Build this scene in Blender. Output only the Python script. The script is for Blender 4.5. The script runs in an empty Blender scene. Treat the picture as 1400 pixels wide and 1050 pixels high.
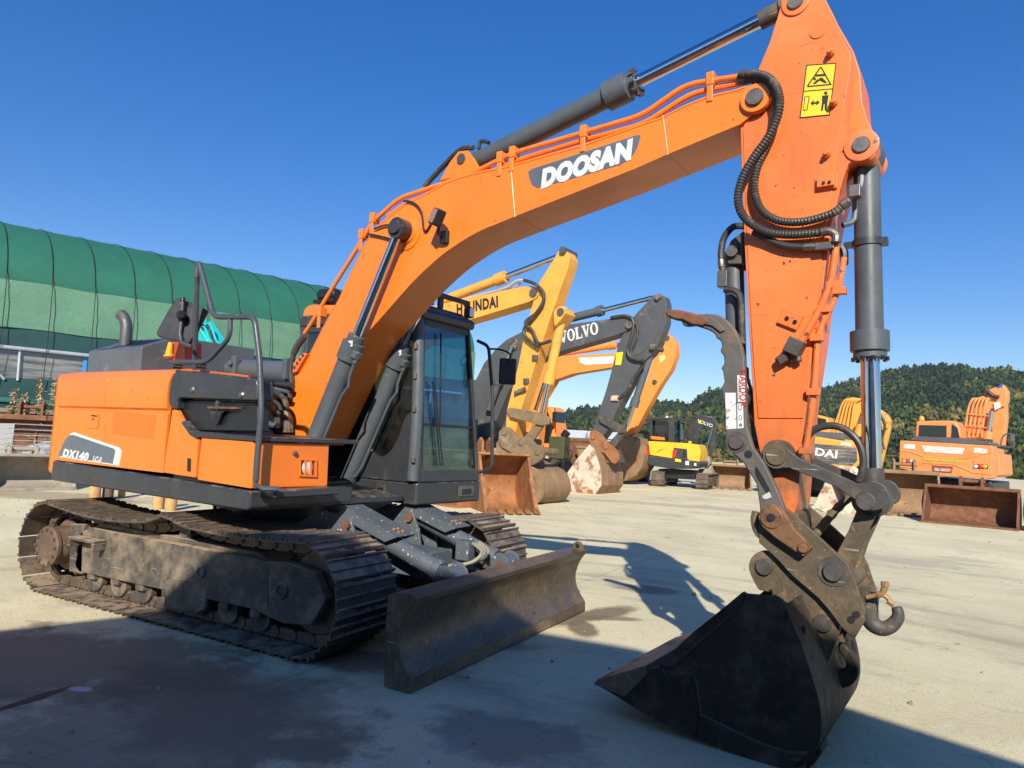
import bpy, math, random
from mathutils import Vector, Matrix
rad = math.radians
C = bpy.context.scene
# ------------------------------------------------------------------ camera
CAM = Vector((5.0601, -4.8049, 1.5197)); YAW, PITCH, ROLL, FPX = 2.0811, 0.0796, 0.0482, 966.66
def cam_axes():
    f = Vector((math.cos(YAW)*math.cos(PITCH), math.sin(YAW)*math.cos(PITCH), math.sin(PITCH)))
    r = Vector((math.sin(YAW), -math.cos(YAW), 0)); u = r.cross(f)
    c, s = math.cos(ROLL), math.sin(ROLL)
    return c*r+s*u, -s*r+c*u, f
AR, AU, AF = cam_axes()
cd = bpy.data.cameras.new('camera'); cam = bpy.data.objects.new('camera', cd); C.collection.objects.link(cam)
cam.matrix_world = Matrix(((AR.x, AU.x, -AF.x, CAM.x), (AR.y, AU.y, -AF.y, CAM.y), (AR.z, AU.z, -AF.z, CAM.z), (0, 0, 0, 1)))
cd.sensor_fit = 'HORIZONTAL'; cd.sensor_width = 36; cd.lens = FPX/1400*36; cd.clip_start = .1; cd.clip_end = 6000
C.camera = cam
# ------------------------------------------------------------------ sky, sun, exposure
SUN_EL = rad(31.0); SDX, SDY = 0.44, -0.90            # horizontal direction towards the sun
n_ = math.hypot(SDX, SDY); SDX /= n_; SDY /= n_
W = bpy.data.worlds.new("World"); C.world = W; W.use_nodes = True
nt = W.node_tree; sky = nt.nodes.new('ShaderNodeTexSky'); sky.sky_type = 'NISHITA'; sky.sun_disc = False
sky.sun_elevation = SUN_EL; sky.sun_rotation = math.atan2(SDX, SDY); sky.ozone_density = 3.6; sky.air_density = 1.05; sky.dust_density = 0.2; sky.altitude = 200
bg = nt.nodes['Background']; bg.inputs[1].default_value = 0.145
hs = nt.nodes.new('ShaderNodeHueSaturation'); hs.inputs['Saturation'].default_value = 1.5; hs.inputs['Hue'].default_value = .517; gm = nt.nodes.new('ShaderNodeGamma'); gm.inputs[1].default_value = .8; nt.links.new(sky.outputs[0], gm.inputs[0]); nt.links.new(gm.outputs[0], hs.inputs['Color']); nt.links.new(hs.outputs[0], bg.inputs[0])   # the clear polarised blue of that day
sd = bpy.data.lights.new('sun', 'SUN'); sd.energy = 5.0; sd.angle = rad(.55); sd.color = (1, .93, .82)
sun = bpy.data.objects.new('sun', sd); C.collection.objects.link(sun)
sun.rotation_euler = Vector((SDX*math.cos(SUN_EL), SDY*math.cos(SUN_EL), math.sin(SUN_EL))).to_track_quat('Z', 'Y').to_euler()
C.view_settings.view_transform = 'Standard'; C.view_settings.look = 'None'; C.view_settings.gamma = 1; C.view_settings.exposure = 0.44
C.render.engine = 'CYCLES'
R0 = random.Random(7)
# ------------------------------------------------------------------ surveyed points: a sight line of the photo cut with a real plane
PSI = -0.094                                            # the main machine's upper body is swung by this much
class Frame:
    def __init__(s, psi=0, org=(0, 0, 0)):
        m = Matrix.Rotation(-psi, 3, 'Z'); s.c = m @ (CAM-Vector(org)); s.r, s.u, s.f = m @ AR, m @ AU, m @ AF
    def ray(s, x, y): return s.f+(x-700)/FPX*s.r-(y-525)/FPX*s.u
    def X(s, x, y, a): d = s.ray(x, y); return s.c+d*((a-s.c.x)/d.x)
    def Y(s, x, y, a): d = s.ray(x, y); return s.c+d*((a-s.c.y)/d.y)
    def Z(s, x, y, a=0): d = s.ray(x, y); return s.c+d*((a-s.c.z)/d.z)
    def D(s, x, y, a): return s.c+s.ray(x, y)*a
FW = Frame(0); FU = Frame(PSI)
def oy(f, y, pts): return [(v.x, v.z) for v in (f.Y(a, b, y) for a, b in pts)]     # outline on a plane y = const
def py(f, y, pts): return [f.Y(a, b, y) for a, b in pts]
# ------------------------------------------------------------------ materials
MATS = {}
def mat(name, col, rough=.5, metal=0., var=.12, vs=3., dirt=None, damt=.35, ds=2.5, dr=.12, chips=None, camt=.3, cs=40., bump=.15, bs=60., coat=0., streak=None, samt=.3, sstr=(1, 1, .08), lowdirt=None, low=(0, 1), spec=.5, top=None, tamt=.6, scr=None, samt2=.5):
    if name in MATS: return MATS[name]
    m = bpy.data.materials.new(name); m.use_nodes = True; t = m.node_tree; N = t.nodes; L = t.links; b = N['Principled BSDF']
    tc = N.new('ShaderNodeTexCoord'); oi = N.new('ShaderNodeObjectInfo'); ov = N.new('ShaderNodeVectorMath'); ov.operation = 'MULTIPLY_ADD'; ov.inputs[1].default_value = (37, 53, 71); L.new(oi.outputs['Random'], ov.inputs[0]); L.new(tc.outputs['Object'], ov.inputs[2]); co = ov.outputs[0]
    def noise(sc, det=6, rg=.6, vec=None, off=0):
        n = N.new('ShaderNodeTexNoise'); n.inputs['Scale'].default_value = sc; n.inputs['Detail'].default_value = det; n.inputs['Roughness'].default_value = rg
        if off:
            mp = N.new('ShaderNodeMapping'); mp.inputs['Location'].default_value = (off, off*.7, off*1.3); L.new(vec or co, mp.inputs[0]); vec = mp.outputs[0]
        L.new(vec or co, n.inputs['Vector']); return n.outputs['Fac']
    def ramp(fac, a, bb, v0=0, v1=1):
        r = N.new('ShaderNodeMapRange'); r.inputs[1].default_value = a; r.inputs[2].default_value = bb; r.inputs[3].default_value = v0; r.inputs[4].default_value = v1; r.clamp = True
        L.new(fac, r.inputs[0]); return r.outputs[0]
    def mix(fac, a, c2):
        x = N.new('ShaderNodeMix'); x.data_type = 'RGBA'; L.new(fac, x.inputs[0])
        for i, v in ((6, a), (7, c2)):
            if isinstance(v, tuple): x.inputs[i].default_value = (*v, 1)
            else: L.new(v, x.inputs[i])
        return x.outputs[2]
    cur = mix(ramp(noise(vs, 8, .65), .3, .7), tuple(min(1, c*(1-var)) for c in col), tuple(min(1, c*(1+var)) for c in col))
    rg = ramp(noise(vs*4, 5, .6, off=3), .3, .7, max(.03, rough-.08), min(1, rough+.1))
    if streak:
        mp = N.new('ShaderNodeMapping'); mp.inputs['Scale'].default_value = sstr; L.new(co, mp.inputs[0])
        cur = mix(ramp(noise(22, 6, .6, vec=mp.outputs[0]), .62-.3*samt, .80-.2*samt, 0, .75), cur, streak)
    if dirt:
        fd = ramp(noise(ds, 10, .72, off=5), .66-.3*damt, .66-.3*damt+dr)
        cur = mix(fd, cur, dirt); a = N.new('ShaderNodeMath'); a.operation = 'MULTIPLY_ADD'; L.new(fd, a.inputs[0]); a.inputs[1].default_value = max(0, .85-rough); L.new(rg, a.inputs[2]); rg = a.outputs[0]
    if lowdirt:
        sx = N.new('ShaderNodeSeparateXYZ'); L.new(tc.outputs['Object'], sx.inputs[0]); g = ramp(sx.outputs[2], low[0], low[1], 1, 0)
        nz = noise(6, 8, .7, off=9); mm = N.new('ShaderNodeMath'); mm.operation = 'MULTIPLY'; L.new(g, mm.inputs[0]); L.new(ramp(nz, .3, .6), mm.inputs[1]); cur = mix(mm.outputs[0], cur, lowdirt)
    if top:                                         # dust lying on whatever faces up
        ge = N.new('ShaderNodeNewGeometry'); sx = N.new('ShaderNodeSeparateXYZ'); L.new(ge.outputs['Normal'], sx.inputs[0]); mm = N.new('ShaderNodeMath'); mm.operation = 'MULTIPLY'; L.new(ramp(sx.outputs[2], .35, .85), mm.inputs[0]); L.new(ramp(noise(7, 9, .75, off=13), .6-.22*tamt, .72-.22*tamt), mm.inputs[1]); cur = mix(mm.outputs[0], cur, top)
    if scr:                                         # fine scratches running two ways, broken up into patches
        for k, (rx, rz) in enumerate(((.6, .9), (-.5, -.35))):
            mp = N.new('ShaderNodeMapping'); mp.inputs['Rotation'].default_value = (rx, rz, .3+k); mp.inputs['Scale'].default_value = (3, 60, 60); L.new(co, mp.inputs[0])
            a = N.new('ShaderNodeMath'); a.operation = 'MULTIPLY'; L.new(ramp(noise(1, 2, .5, vec=mp.outputs[0]), .70, .74), a.inputs[0]); L.new(ramp(noise(2.3, 5, .6, off=17+k), .60-.2*samt2, .70-.2*samt2, 0, .85), a.inputs[1]); cur = mix(a.outputs[0], cur, scr)
    if chips:
        cur = mix(ramp(noise(cs, 4, .6, off=7), .72-.2*camt, .75-.2*camt), cur, chips)
    L.new(cur, b.inputs['Base Color']); L.new(rg, b.inputs['Roughness']); b.inputs['Metallic'].default_value = metal
    b.inputs['Coat Weight'].default_value = coat; b.inputs['Coat Roughness'].default_value = .12; b.inputs['Specular IOR Level'].default_value = spec
    if bump:
        bp = N.new('ShaderNodeBump'); bp.inputs['Strength'].default_value = bump; bp.inputs['Distance'].default_value = .01; L.new(noise(bs, 6, .6), bp.inputs['Height']); L.new(bp.outputs[0], b.inputs['Normal'])
    MATS[name] = m; return m
DUST = (.36, .29, .2); RUST = (.17, .07, .032)
ORG = mat('orange paint', (.83, .192, .016), .34, var=.10, vs=1.3, dirt=(.62, .22, .07), damt=.34, ds=1.1, dr=.45, chips=(.22, .09, .05), camt=.26, cs=30, scr=(.5, .16, .05), samt2=.25, bump=.05, bs=14, coat=.2, streak=(.55, .17, .05), samt=.12, sstr=(.5, .5, .06))
ORA = mat('faded orange paint', (.81, .172, .034), .42, var=.13, vs=1.6, dirt=(.74, .24, .10), damt=.44, ds=1.3, dr=.4, chips=(.13, .05, .03), camt=.34, cs=22, scr=(.22, .07, .03), samt2=.45, bump=.07, bs=18, coat=.08, lowdirt=(.17, .10, .045), low=(1.2, 2.05), streak=(.5, .11, .03), samt=.2, sstr=(.5, .5, .06))
HOD = mat('hood grey paint', (.088, .096, .104), .38, var=.12, dirt=(.22, .2, .17), damt=.3, ds=3, bump=.04, coat=.2)
GRY = mat('grey machine paint', (.082, .095, .105), .42, var=.2, scr=(.2, .2, .19), samt2=.5, dirt=(.15, .135, .11), damt=.36, ds=3, dr=.3, chips=(.28, .26, .22), camt=.04, cs=45, bump=.05)
DGR = mat('dark grey paint', (.034, .037, .042), .38, var=.2, scr=(.16, .155, .14), samt2=.5, top=(.2, .17, .13), tamt=.5, dirt=(.085, .075, .06), damt=.42, ds=3, dr=.3, chips=(.25, .23, .2), camt=.06, cs=50, bump=.05)
BLK = mat('black plastic', (.012, .013, .015), .4, dirt=(.06, .055, .05), damt=.25, ds=4, bump=.08)
RUB = mat('rubber hose', (.035, .032, .028), .5, dirt=(.15, .12, .08), damt=.42, ds=9, bump=.1)
CHR = mat('chrome rod', (.6, .62, .66), .07, 1, var=.03, bump=.0)
STL = mat('worn pin steel', (.2, .18, .16), .42, .8, dirt=(.16, .11, .06), damt=.4, ds=14)
LNK = mat('grimy link steel', (.07, .066, .06), .5, .15, scr=(.4, .37, .32), samt2=.6, var=.25, dirt=(.19, .135, .07), damt=.55, ds=4, dr=.25, chips=(.42, .38, .3), camt=.12, cs=38, bump=.25, bs=40)
GRS = mat('greasy rusty steel', (.10, .075, .045), .6, .1, scr=(.4, .34, .24), samt2=.6, var=.35, vs=6, dirt=(.27, .19, .095), damt=.52, ds=4, dr=.25, chips=(.42, .34, .22), camt=.2, cs=40, bump=.35, bs=40)
BKT = mat('black bucket paint', (.034, .024, .016), .66, .05, spec=.3, scr=(.16, .13, .10), samt2=.3, streak=(.10, .08, .055), samt=.16, sstr=(.8, 1, .25), var=.45, dirt=(.17, .125, .08), damt=.56, ds=3.2, dr=.3, chips=(.2, .17, .13), camt=.16, cs=40, bump=.3, bs=30)
TRK = mat('track shoe steel', (.11, .085, .065), .5, .35, var=.3, vs=8, top=(.42, .32, .22), tamt=.8, dirt=(.24, .17, .10), damt=.5, ds=5, dr=.2, chips=(.2, .09, .04), camt=.3, cs=25, bump=.35, bs=40)
FRM = mat('muddy track frame', (.07, .062, .052), .65, .05, var=.35, top=(.42, .31, .2), tamt=1.0, scr=(.3, .26, .2), samt2=.6, dirt=(.36, .27, .17), damt=.68, ds=4, dr=.3, chips=(.5, .42, .3), camt=.14, cs=55, bump=.3, bs=30)
RST = mat('rusted steel', RUST, .75, .1, var=.4, vs=6, dirt=(.27, .17, .09), damt=.45, ds=4, dr=.3, chips=(.07, .03, .02), camt=.3, cs=30, bump=.4, bs=40)
BLD = mat('blade steel', (.10, .072, .048), .42, .25, scr=(.4, .33, .22), samt2=.55, var=.4, vs=2, dirt=(.33, .215, .085), damt=.58, ds=2.6, dr=.3, chips=(.035, .02, .015), camt=.3, cs=14, bump=.3, bs=24, streak=(.26, .21, .14), samt=.35, sstr=(3, 5, .5))
BGR = mat('blade frame grey', (.085, .1, .115), .48, var=.15, dirt=(.2, .18, .15), damt=.3, ds=4, dr=.3, chips=(.75, .7, .6), camt=.34, cs=38, bump=.15)
WHT = mat('white decal', (.6, .61, .58), .45, var=.06, dirt=(.45, .4, .33), damt=.2, bump=0)
DCL = mat('grey decal', (.1, .12, .145), .35, var=.12, dirt=(.2, .2, .2), damt=.15, bump=0)
YEL = mat('yellow decal', (.85, .55, .02), .5, var=.05, bump=0)
INK = mat('black ink', (.012, .012, .012), .6, var=.05, bump=0)
RED = mat('red ink', (.45, .02, .02), .5, var=.1, bump=0)
LENS = mat('lamp lens', (.75, .74, .68), .12, .3, var=.1, bump=.2, bs=80, coat=.6)
BRS = mat('brass fitting', (.34, .2, .08), .55, .3, var=.2, dirt=(.15, .1, .05), damt=.4, ds=12)
def glass(name, tint, refl=.12, dirt=0.06):
    if name in MATS: return MATS[name]
    m = bpy.data.materials.new(name); m.use_nodes = True; t = m.node_tree; N = t.nodes; L = t.links
    N.remove(N['Principled BSDF']); tr = N.new('ShaderNodeBsdfTransparent'); tr.inputs[0].default_value = (*tint, 1)
    gl = N.new('ShaderNodeBsdfGlossy'); gl.inputs[0].default_value = (.9, .95, 1, 1); gl.inputs[1].default_value = .02
    lw = N.new('ShaderNodeLayerWeight'); pw = N.new('ShaderNodeMath'); pw.operation = 'POWER'; pw.inputs[1].default_value = 4; L.new(lw.outputs['Facing'], pw.inputs[0]); fr = N.new('ShaderNodeMath'); fr.operation = 'MULTIPLY_ADD'; fr.inputs[1].default_value = .7; fr.inputs[2].default_value = .09; L.new(pw.outputs[0], fr.inputs[0]); mx = N.new('ShaderNodeMixShader')
    L.new(fr.outputs[0], mx.inputs[0]); L.new(tr.outputs[0], mx.inputs[1]); L.new(gl.outputs[0], mx.inputs[2])
    df = N.new('ShaderNodeBsdfDiffuse'); df.inputs[0].default_value = (.5, .48, .44, 1); nz = N.new('ShaderNodeTexNoise'); nz.inputs['Scale'].default_value = 5; nz.inputs['Detail'].default_value = 8
    mr = N.new('ShaderNodeMapRange'); mr.inputs[1].default_value = .4; mr.inputs[2].default_value = .75; mr.inputs[4].default_value = dirt*2.5; L.new(nz.outputs[0], mr.inputs[0])
    m2 = N.new('ShaderNodeMixShader'); L.new(mr.outputs[0], m2.inputs[0]); L.new(mx.outputs[0], m2.inputs[1]); L.new(df.outputs[0], m2.inputs[2])
    L.new(m2.outputs[0], N['Material Output'].inputs[0]); MATS[name] = m; return m
GLA = glass('tinted cab glass', (.47, .73, .90), dirt=.015); GLD = glass('dark cab glass', (.3, .36, .36), dirt=.02); GLL = glass('lower cab glass', (.58, .74, .6), dirt=.03)
# ------------------------------------------------------------------ mesh kit
def smooth_path(pts, k=6):
    P = [Vector(p) for p in pts]; out = []
    for i in range(len(P)-1):
        a, b, c, d = P[max(0, i-1)], P[i], P[i+1], P[min(len(P)-1, i+2)]
        for j in range(k):
            t = j/k; out.append(.5*((2*b)+(c-a)*t+(2*a-5*b+4*c-d)*t*t+(3*b-a-3*c+d)*t**3))
    out.append(P[-1]); return out
def sm2(pts, k=4): return [(v.x, v.y) for v in smooth_path([(a, b, 0) for a, b in pts], k)]
class M:
    def __init__(s): s.v = []; s.f = []; s.m = []
    def add(s, vs, fs, mi=0):
        o = len(s.v); s.v += [tuple(x) for x in vs]; s.f += [tuple(i+o for i in f) for f in fs]; s.m += [mi]*len(fs); return s
    def box(s, a, b, mi=0, T=None):
        vs = [Vector((x, y, z)) for x in (a[0], b[0]) for y in (a[1], b[1]) for z in (a[2], b[2])]
        if T: vs = [T @ v for v in vs]
        return s.add(vs, [(0, 1, 3, 2), (4, 6, 7, 5), (0, 4, 5, 1), (2, 3, 7, 6), (0, 2, 6, 4), (1, 5, 7, 3)], mi)
    def prism(s, pts, a, b, mi=0, ax='y', T=None):
        n = len(pts); ar = sum(pts[i][0]*pts[(i+1) % n][1]-pts[(i+1) % n][0]*pts[i][1] for i in range(n))
        if ar < 0: pts = pts[::-1]
        def mk(p, c): return {'y': (p[0], c, p[1]), 'x': (c, p[0], p[1]), 'z': (p[0], p[1], c)}[ax]
        vs = [Vector(mk(p, a)) for p in pts]+[Vector(mk(p, b)) for p in pts]
        if T: vs = [T @ v for v in vs]
        fl = (ax == 'y') != (b < a)
        A = tuple(range(n)); B = tuple(range(2*n-1, n-1, -1)); sd = [(i, i+n, (i+1) % n+n, (i+1) % n) for i in range(n)]
        fs = [A, B]+sd
        if not fl: fs = [f[::-1] for f in fs]
        return s.add(vs, fs, mi)
    def cyl(s, p, q, r, r2=None, n=20, mi=0, cap=True):
        p, q = Vector(p), Vector(q); r2 = r if r2 is None else r2; d = (q-p).normalized(); a = d.orthogonal().normalized(); b = d.cross(a)
        vs = [c+(a*math.cos(t)+b*math.sin(t))*rr for c, rr in ((p, r), (q, r2)) for t in (2*math.pi*i/n for i in range(n))]
        fs = [(i, (i+1) % n, (i+1) % n+n, i+n) for i in range(n)]
        if cap: fs += [tuple(range(n-1, -1, -1)), tuple(range(n, 2*n))]
        return s.add(vs, fs, mi)
    def lathe(s, p, q, prof, n=24, mi=0):
        p, q = Vector(p), Vector(q); d = (q-p); a = d.normalized().orthogonal().normalized(); b = d.normalized().cross(a); k = len(prof)
        vs = [p+d*t+(a*math.cos(w)+b*math.sin(w))*r for t, r in prof for w in (2*math.pi*i/n for i in range(n))]
        fs = [(j*n+i, j*n+(i+1) % n, (j+1)*n+(i+1) % n, (j+1)*n+i) for j in range(k-1) for i in range(n)]
        fs += [tuple(range(n-1, -1, -1)), tuple(range((k-1)*n, k*n))]
        return s.add(vs, fs, mi)
    def tube(s, pts, r, n=8, mi=0, k=0, ring=0):
        P = smooth_path(pts, k) if k else [Vector(p) for p in pts]
        if ring:                                   # corrugated hose: even steps, every other ring thinner
            Q = [P[0]]; acc = 0
            for i in range(1, len(P)):
                seg = (P[i]-P[i-1]); l = seg.length; t = ring-acc
                while t <= l: Q.append(P[i-1]+seg*(t/l)); t += ring
                acc = l-(t-ring)
            P = Q
        a = None; vs = []; R = r if isinstance(r, (list, tuple)) else None
        for i, p in enumerate(P):
            d = (P[min(i+1, len(P)-1)]-P[max(i-1, 0)]).normalized()
            if a is None: a = d.orthogonal().normalized()
            a = (a-d*a.dot(d)).normalized(); b = d.cross(a)
            rr = (R[0]+(R[1]-R[0])*i/(len(P)-1)) if R else r*((1, .84)[i % 2] if ring else 1)
            vs += [p+(a*math.cos(w)+b*math.sin(w))*rr for w in (2*math.pi*j/n for j in range(n))]
        m = len(P); fs = [(j*n+i, j*n+(i+1) % n, (j+1)*n+(i+1) % n, (j+1)*n+i) for j in range(m-1) for i in range(n)]
        fs += [tuple(range(n-1, -1, -1)), tuple(range((m-1)*n, m*n))]
        return s.add(vs, fs, mi)
    def sheet(s, prof, a, b, th, mi=0):            # curved plate: open (x,z) profile with thickness, between y=a and y=b
        n = len(prof); nor = []
        for i in range(n):
            dx = prof[min(i+1, n-1)][0]-prof[max(i-1, 0)][0]; dz = prof[min(i+1, n-1)][1]-prof[max(i-1, 0)][1]; l = math.hypot(dx, dz) or 1; nor.append((-dz/l, dx/l))
        back = [(p[0]+q[0]*th, p[1]+q[1]*th) for p, q in zip(prof, nor)]
        loop = prof+back[::-1]; k = len(loop); vs = [(p[0], y, p[1]) for y in (a, b) for p in loop]
        ar = sum(loop[i][0]*loop[(i+1) % k][1]-loop[(i+1) % k][0]*loop[i][1] for i in range(k)); fs = [(i, i+k, (i+1) % k+k, (i+1) % k) for i in range(k)]
        fs += [(i, i+1, k-2-i, k-1-i) for i in range(n-1)]+[(k-1-i+k, k-2-i+k, i+1+k, i+k) for i in range(n-1)]
        if ar < 0: fs = [f[::-1] for f in fs]
        return s.add(vs, fs, mi)
KEEP = ('lettering', 'pictogram', 'print', 'symbol', 'track', 'chain', 'mesh', 'plume', 'leaf', 'louvre', 'vent', 'slot', 'wall', 'net', 'band')
def pieces(mb):                                    # touching solids stay together, separate ones come apart
    n = len(mb.v); p = list(range(n))
    def fd(i):
        while p[i] != i: p[i] = p[p[i]]; i = p[i]
        return i
    for f in mb.f:
        a = fd(f[0])
        for j in f[1:]: p[fd(j)] = a
    B = {}
    for i, v in enumerate(mb.v):
        b = B.setdefault(fd(i), [list(v), list(v)])
        for k in range(3): b[0][k] = min(b[0][k], v[k]); b[1][k] = max(b[1][k], v[k])
    G = [[{r}, b] for r, b in B.items()]
    if len(G) < 2 or len(G) > 60: return [mb]
    ch = True
    while ch:
        ch = False
        for i in range(len(G)):
            for j in range(i+1, len(G)):
                a, b = G[i][1], G[j][1]
                if all(a[0][k] <= b[1][k]+.002 and b[0][k] <= a[1][k]+.002 for k in range(3)):
                    G[i][0] |= G[j][0]; G[i][1] = [[min(a[0][k], b[0][k]) for k in range(3)], [max(a[1][k], b[1][k]) for k in range(3)]]; del G[j]; ch = True; break
            if ch: break
    if len(G) < 2 or len(G) > 14: return [mb]
    out = []
    for rs, _ in G:
        q = M(); mp = {}
        for f, mi in zip(mb.f, mb.m):
            if fd(f[0]) in rs:
                for i in f:
                    if i not in mp: mp[i] = len(q.v); q.v.append(mb.v[i])
                q.f.append(tuple(mp[i] for i in f)); q.m.append(mi)
        out.append(q)
    return out
def obj(name, mb, mats, parent=None, bevel=0, smooth=35, rot=0, loc=(0, 0, 0), seg=2):
    if parent and not any(k in name for k in KEEP):
        ps = pieces(mb)
        if len(ps) > 1: return [obj1(name, q, mats, parent, bevel, smooth, rot, loc, seg) for q in ps][0]
    return obj1(name, mb, mats, parent, bevel, smooth, rot, loc, seg)
def obj1(name, mb, mats, parent=None, bevel=0, smooth=35, rot=0, loc=(0, 0, 0), seg=2):
    me = bpy.data.meshes.new(name); me.from_pydata(mb.v, [], mb.f); me.polygons.foreach_set('material_index', mb.m)
    for x in (mats if isinstance(mats, (list, tuple)) else [mats]): me.materials.append(x)
    me.polygons.foreach_set('use_smooth', [True]*len(me.polygons)); me.set_sharp_from_angle(angle=rad(smooth)); me.update()
    o = bpy.data.objects.new(name, me); C.collection.objects.link(o); o.location = loc; o.rotation_euler = (0, 0, rot)
    if parent: o.parent = parent
    if bevel:
        b = o.modifiers.new('bevel', 'BEVEL'); b.width = bevel; b.segments = seg; b.limit_method = 'ANGLE'; b.angle_limit = rad(40); b.harden_normals = True
    return o
def empty(name, loc=(0, 0, 0), rot=0):
    o = bpy.data.objects.new(name, None); C.collection.objects.link(o); o.location = loc; o.rotation_euler = (0, 0, rot); o.empty_display_size = .3; return o
def tag(o, label=None, cat=None, group=None, kind=None):
    if label: o['label'] = label
    if cat: o['category'] = cat
    if group: o['group'] = group
    if kind: o['kind'] = kind
    return o
def cylm(p, q, r, n=20): return M().cyl(p, q, r, n=n)
def text_mesh(s, size, T, shear=0, bold=0, ext=.001, sx=1, font_space=1):
    cu = bpy.data.curves.new('lettering', 'FONT'); cu.body = s; cu.size = size; cu.shear = shear; cu.offset = bold; cu.extrude = ext; cu.align_x = 'CENTER'; cu.align_y = 'CENTER'; cu.space_character = font_space; cu.resolution_u = 3
    o = bpy.data.objects.new('lettering', cu); C.collection.objects.link(o); bpy.context.view_layer.update()
    me = bpy.data.meshes.new_from_object(o.evaluated_get(bpy.context.evaluated_depsgraph_get()))
    bpy.data.objects.remove(o); mb = M(); mb.add([T @ Vector((v.co.x*sx, v.co.y, v.co.z)) for v in me.vertices], [tuple(p.vertices) for p in me.polygons]); return mb
def frame_on(o, ex, ey):                           # matrix with origin o, x along ex, y towards ey
    ex = Vector(ex).normalized(); ez = ex.cross(Vector(ey)).normalized(); ey = ez.cross(ex)
    return Matrix(((ex.x, ey.x, ez.x, o[0]), (ex.y, ey.y, ez.y, o[1]), (ex.z, ey.z, ez.z, o[2]), (0, 0, 0, 1)))
# ================================================================== THE MAIN MACHINE
EX = empty('crawler_excavator', (0, 0, 0))
tag(EX, 'large orange crawler excavator with dozer blade and bucket lowered, nearest machine in the yard', 'excavator')
def U(name, mb, mats, bevel=0, par=None, **k): return obj(name, mb, mats, par or EX, bevel, rot=0 if par else PSI, **k)
def Wd(name, mb, mats, bevel=0, par=None, **k): return obj(name, mb, mats, par or EX, bevel, **k)
# ---- crawler tracks
def track_path(sag):
    R = .355; zc = .40; T = 1.517; pts = []
    N = 60
    for i in range(N): pts.append((-T+2*T*i/N, zc-R))                                  # bottom, rear to front
    for i in range(25): a = -math.pi/2+math.pi*i/25; pts.append((T+R*math.cos(a), zc+R*math.sin(a)))
    for i in range(N):                                                                  # top, front to rear, hanging between rollers
        x = T-2*T*i/N; z = zc+R
        z += .035*math.exp(-((x-.1)/.16)**2)-sag*math.sin(math.pi*min(1, max(0, (x+T)/(T+.1))))*.9-(.03*math.sin(math.pi*min(1, max(0, (x-.1)/(T-.1)))))
        pts.append((x, z))
    for i in range(25): a = math.pi/2+math.pi*i/25; pts.append((-T+R*math.cos(a), zc+R*math.sin(a)))
    return pts
def resample(pts, n):
    P = [Vector((a, b, 0)) for a, b in pts]; P.append(P[0]); L = [0]
    for i in range(1, len(P)): L.append(L[-1]+(P[i]-P[i-1]).length)
    out = []; j = 0
    for k in range(n):
        d = L[-1]*k/n
        while L[j+1] < d: j += 1
        t = (d-L[j])/(L[j+1]-L[j]); p = P[j].lerp(P[j+1], t); q = P[(j+1)]; tg = (P[j+1]-P[j]).normalized(); out.append((p.x, p.y, math.atan2(tg.y, tg.x)))
    return out, L[-1]
NS = 48
def shoe_mesh(pitch, w):
    m = M(); h = pitch/2; pr = [(-h+.004, -.012), (-h+.004, -.026), (-h+.012, -.045), (-h+.02, -.045), (-h+.028, -.024), (-.012, -.022), (-.006, -.040), (.004, -.040), (.010, -.022), (h-.028, -.022), (h-.02, -.042), (h-.010, -.042), (h-.002, -.022), (h+.004, -.010)]
    m.prism(pr, -w/2, w/2)
    for sy in (-1, 1):
        for sx in (-1, 1): m.cyl((sx*.033, sy*.072, -.014), (sx*.033, sy*.072, .004), .013, n=6)
    m.box((-.012, -.20, -.0245), (.012, -.16, -.018), 0) if False else None
    return m
def chain(y0, side, sag):
    path = track_path(sag); st, Lt = resample(path, NS); pitch = Lt/NS
    ch = M()
    for (x, z, a) in st:
        ca, sa = math.cos(a), math.sin(a)
        for dy in (-.075, .075):
            pr = [(-.075, .005), (.085, .005), (.095, .05), (.075, .082), (-.055, .082), (-.085, .05)]
            ch.prism([(x+ca*u-sa*v, z+sa*u+ca*v) for u, v in pr], y0+dy-.016, y0+dy+.016)
        u, v = .085, .045
        ch.cyl((x+ca*u-sa*v, y0-.1, z+sa*u+ca*v), (x+ca*u-sa*v, y0+.1, z+sa*u+ca*v), .026, n=8)
    co = Wd('track_chain', ch, TRK)
    sm = None
    for i, (x, z, a) in enumerate(st):
        if sm is None: o = obj('track_shoe', shoe_mesh(pitch, .6), TRK, co, smooth=30); sm = o
        else: o = sm.copy(); C.collection.objects.link(o); o.parent = co
        o.location = (x, y0, z); o.rotation_euler = (R0.uniform(-.004, .004), -a, 0)
    return co
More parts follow.
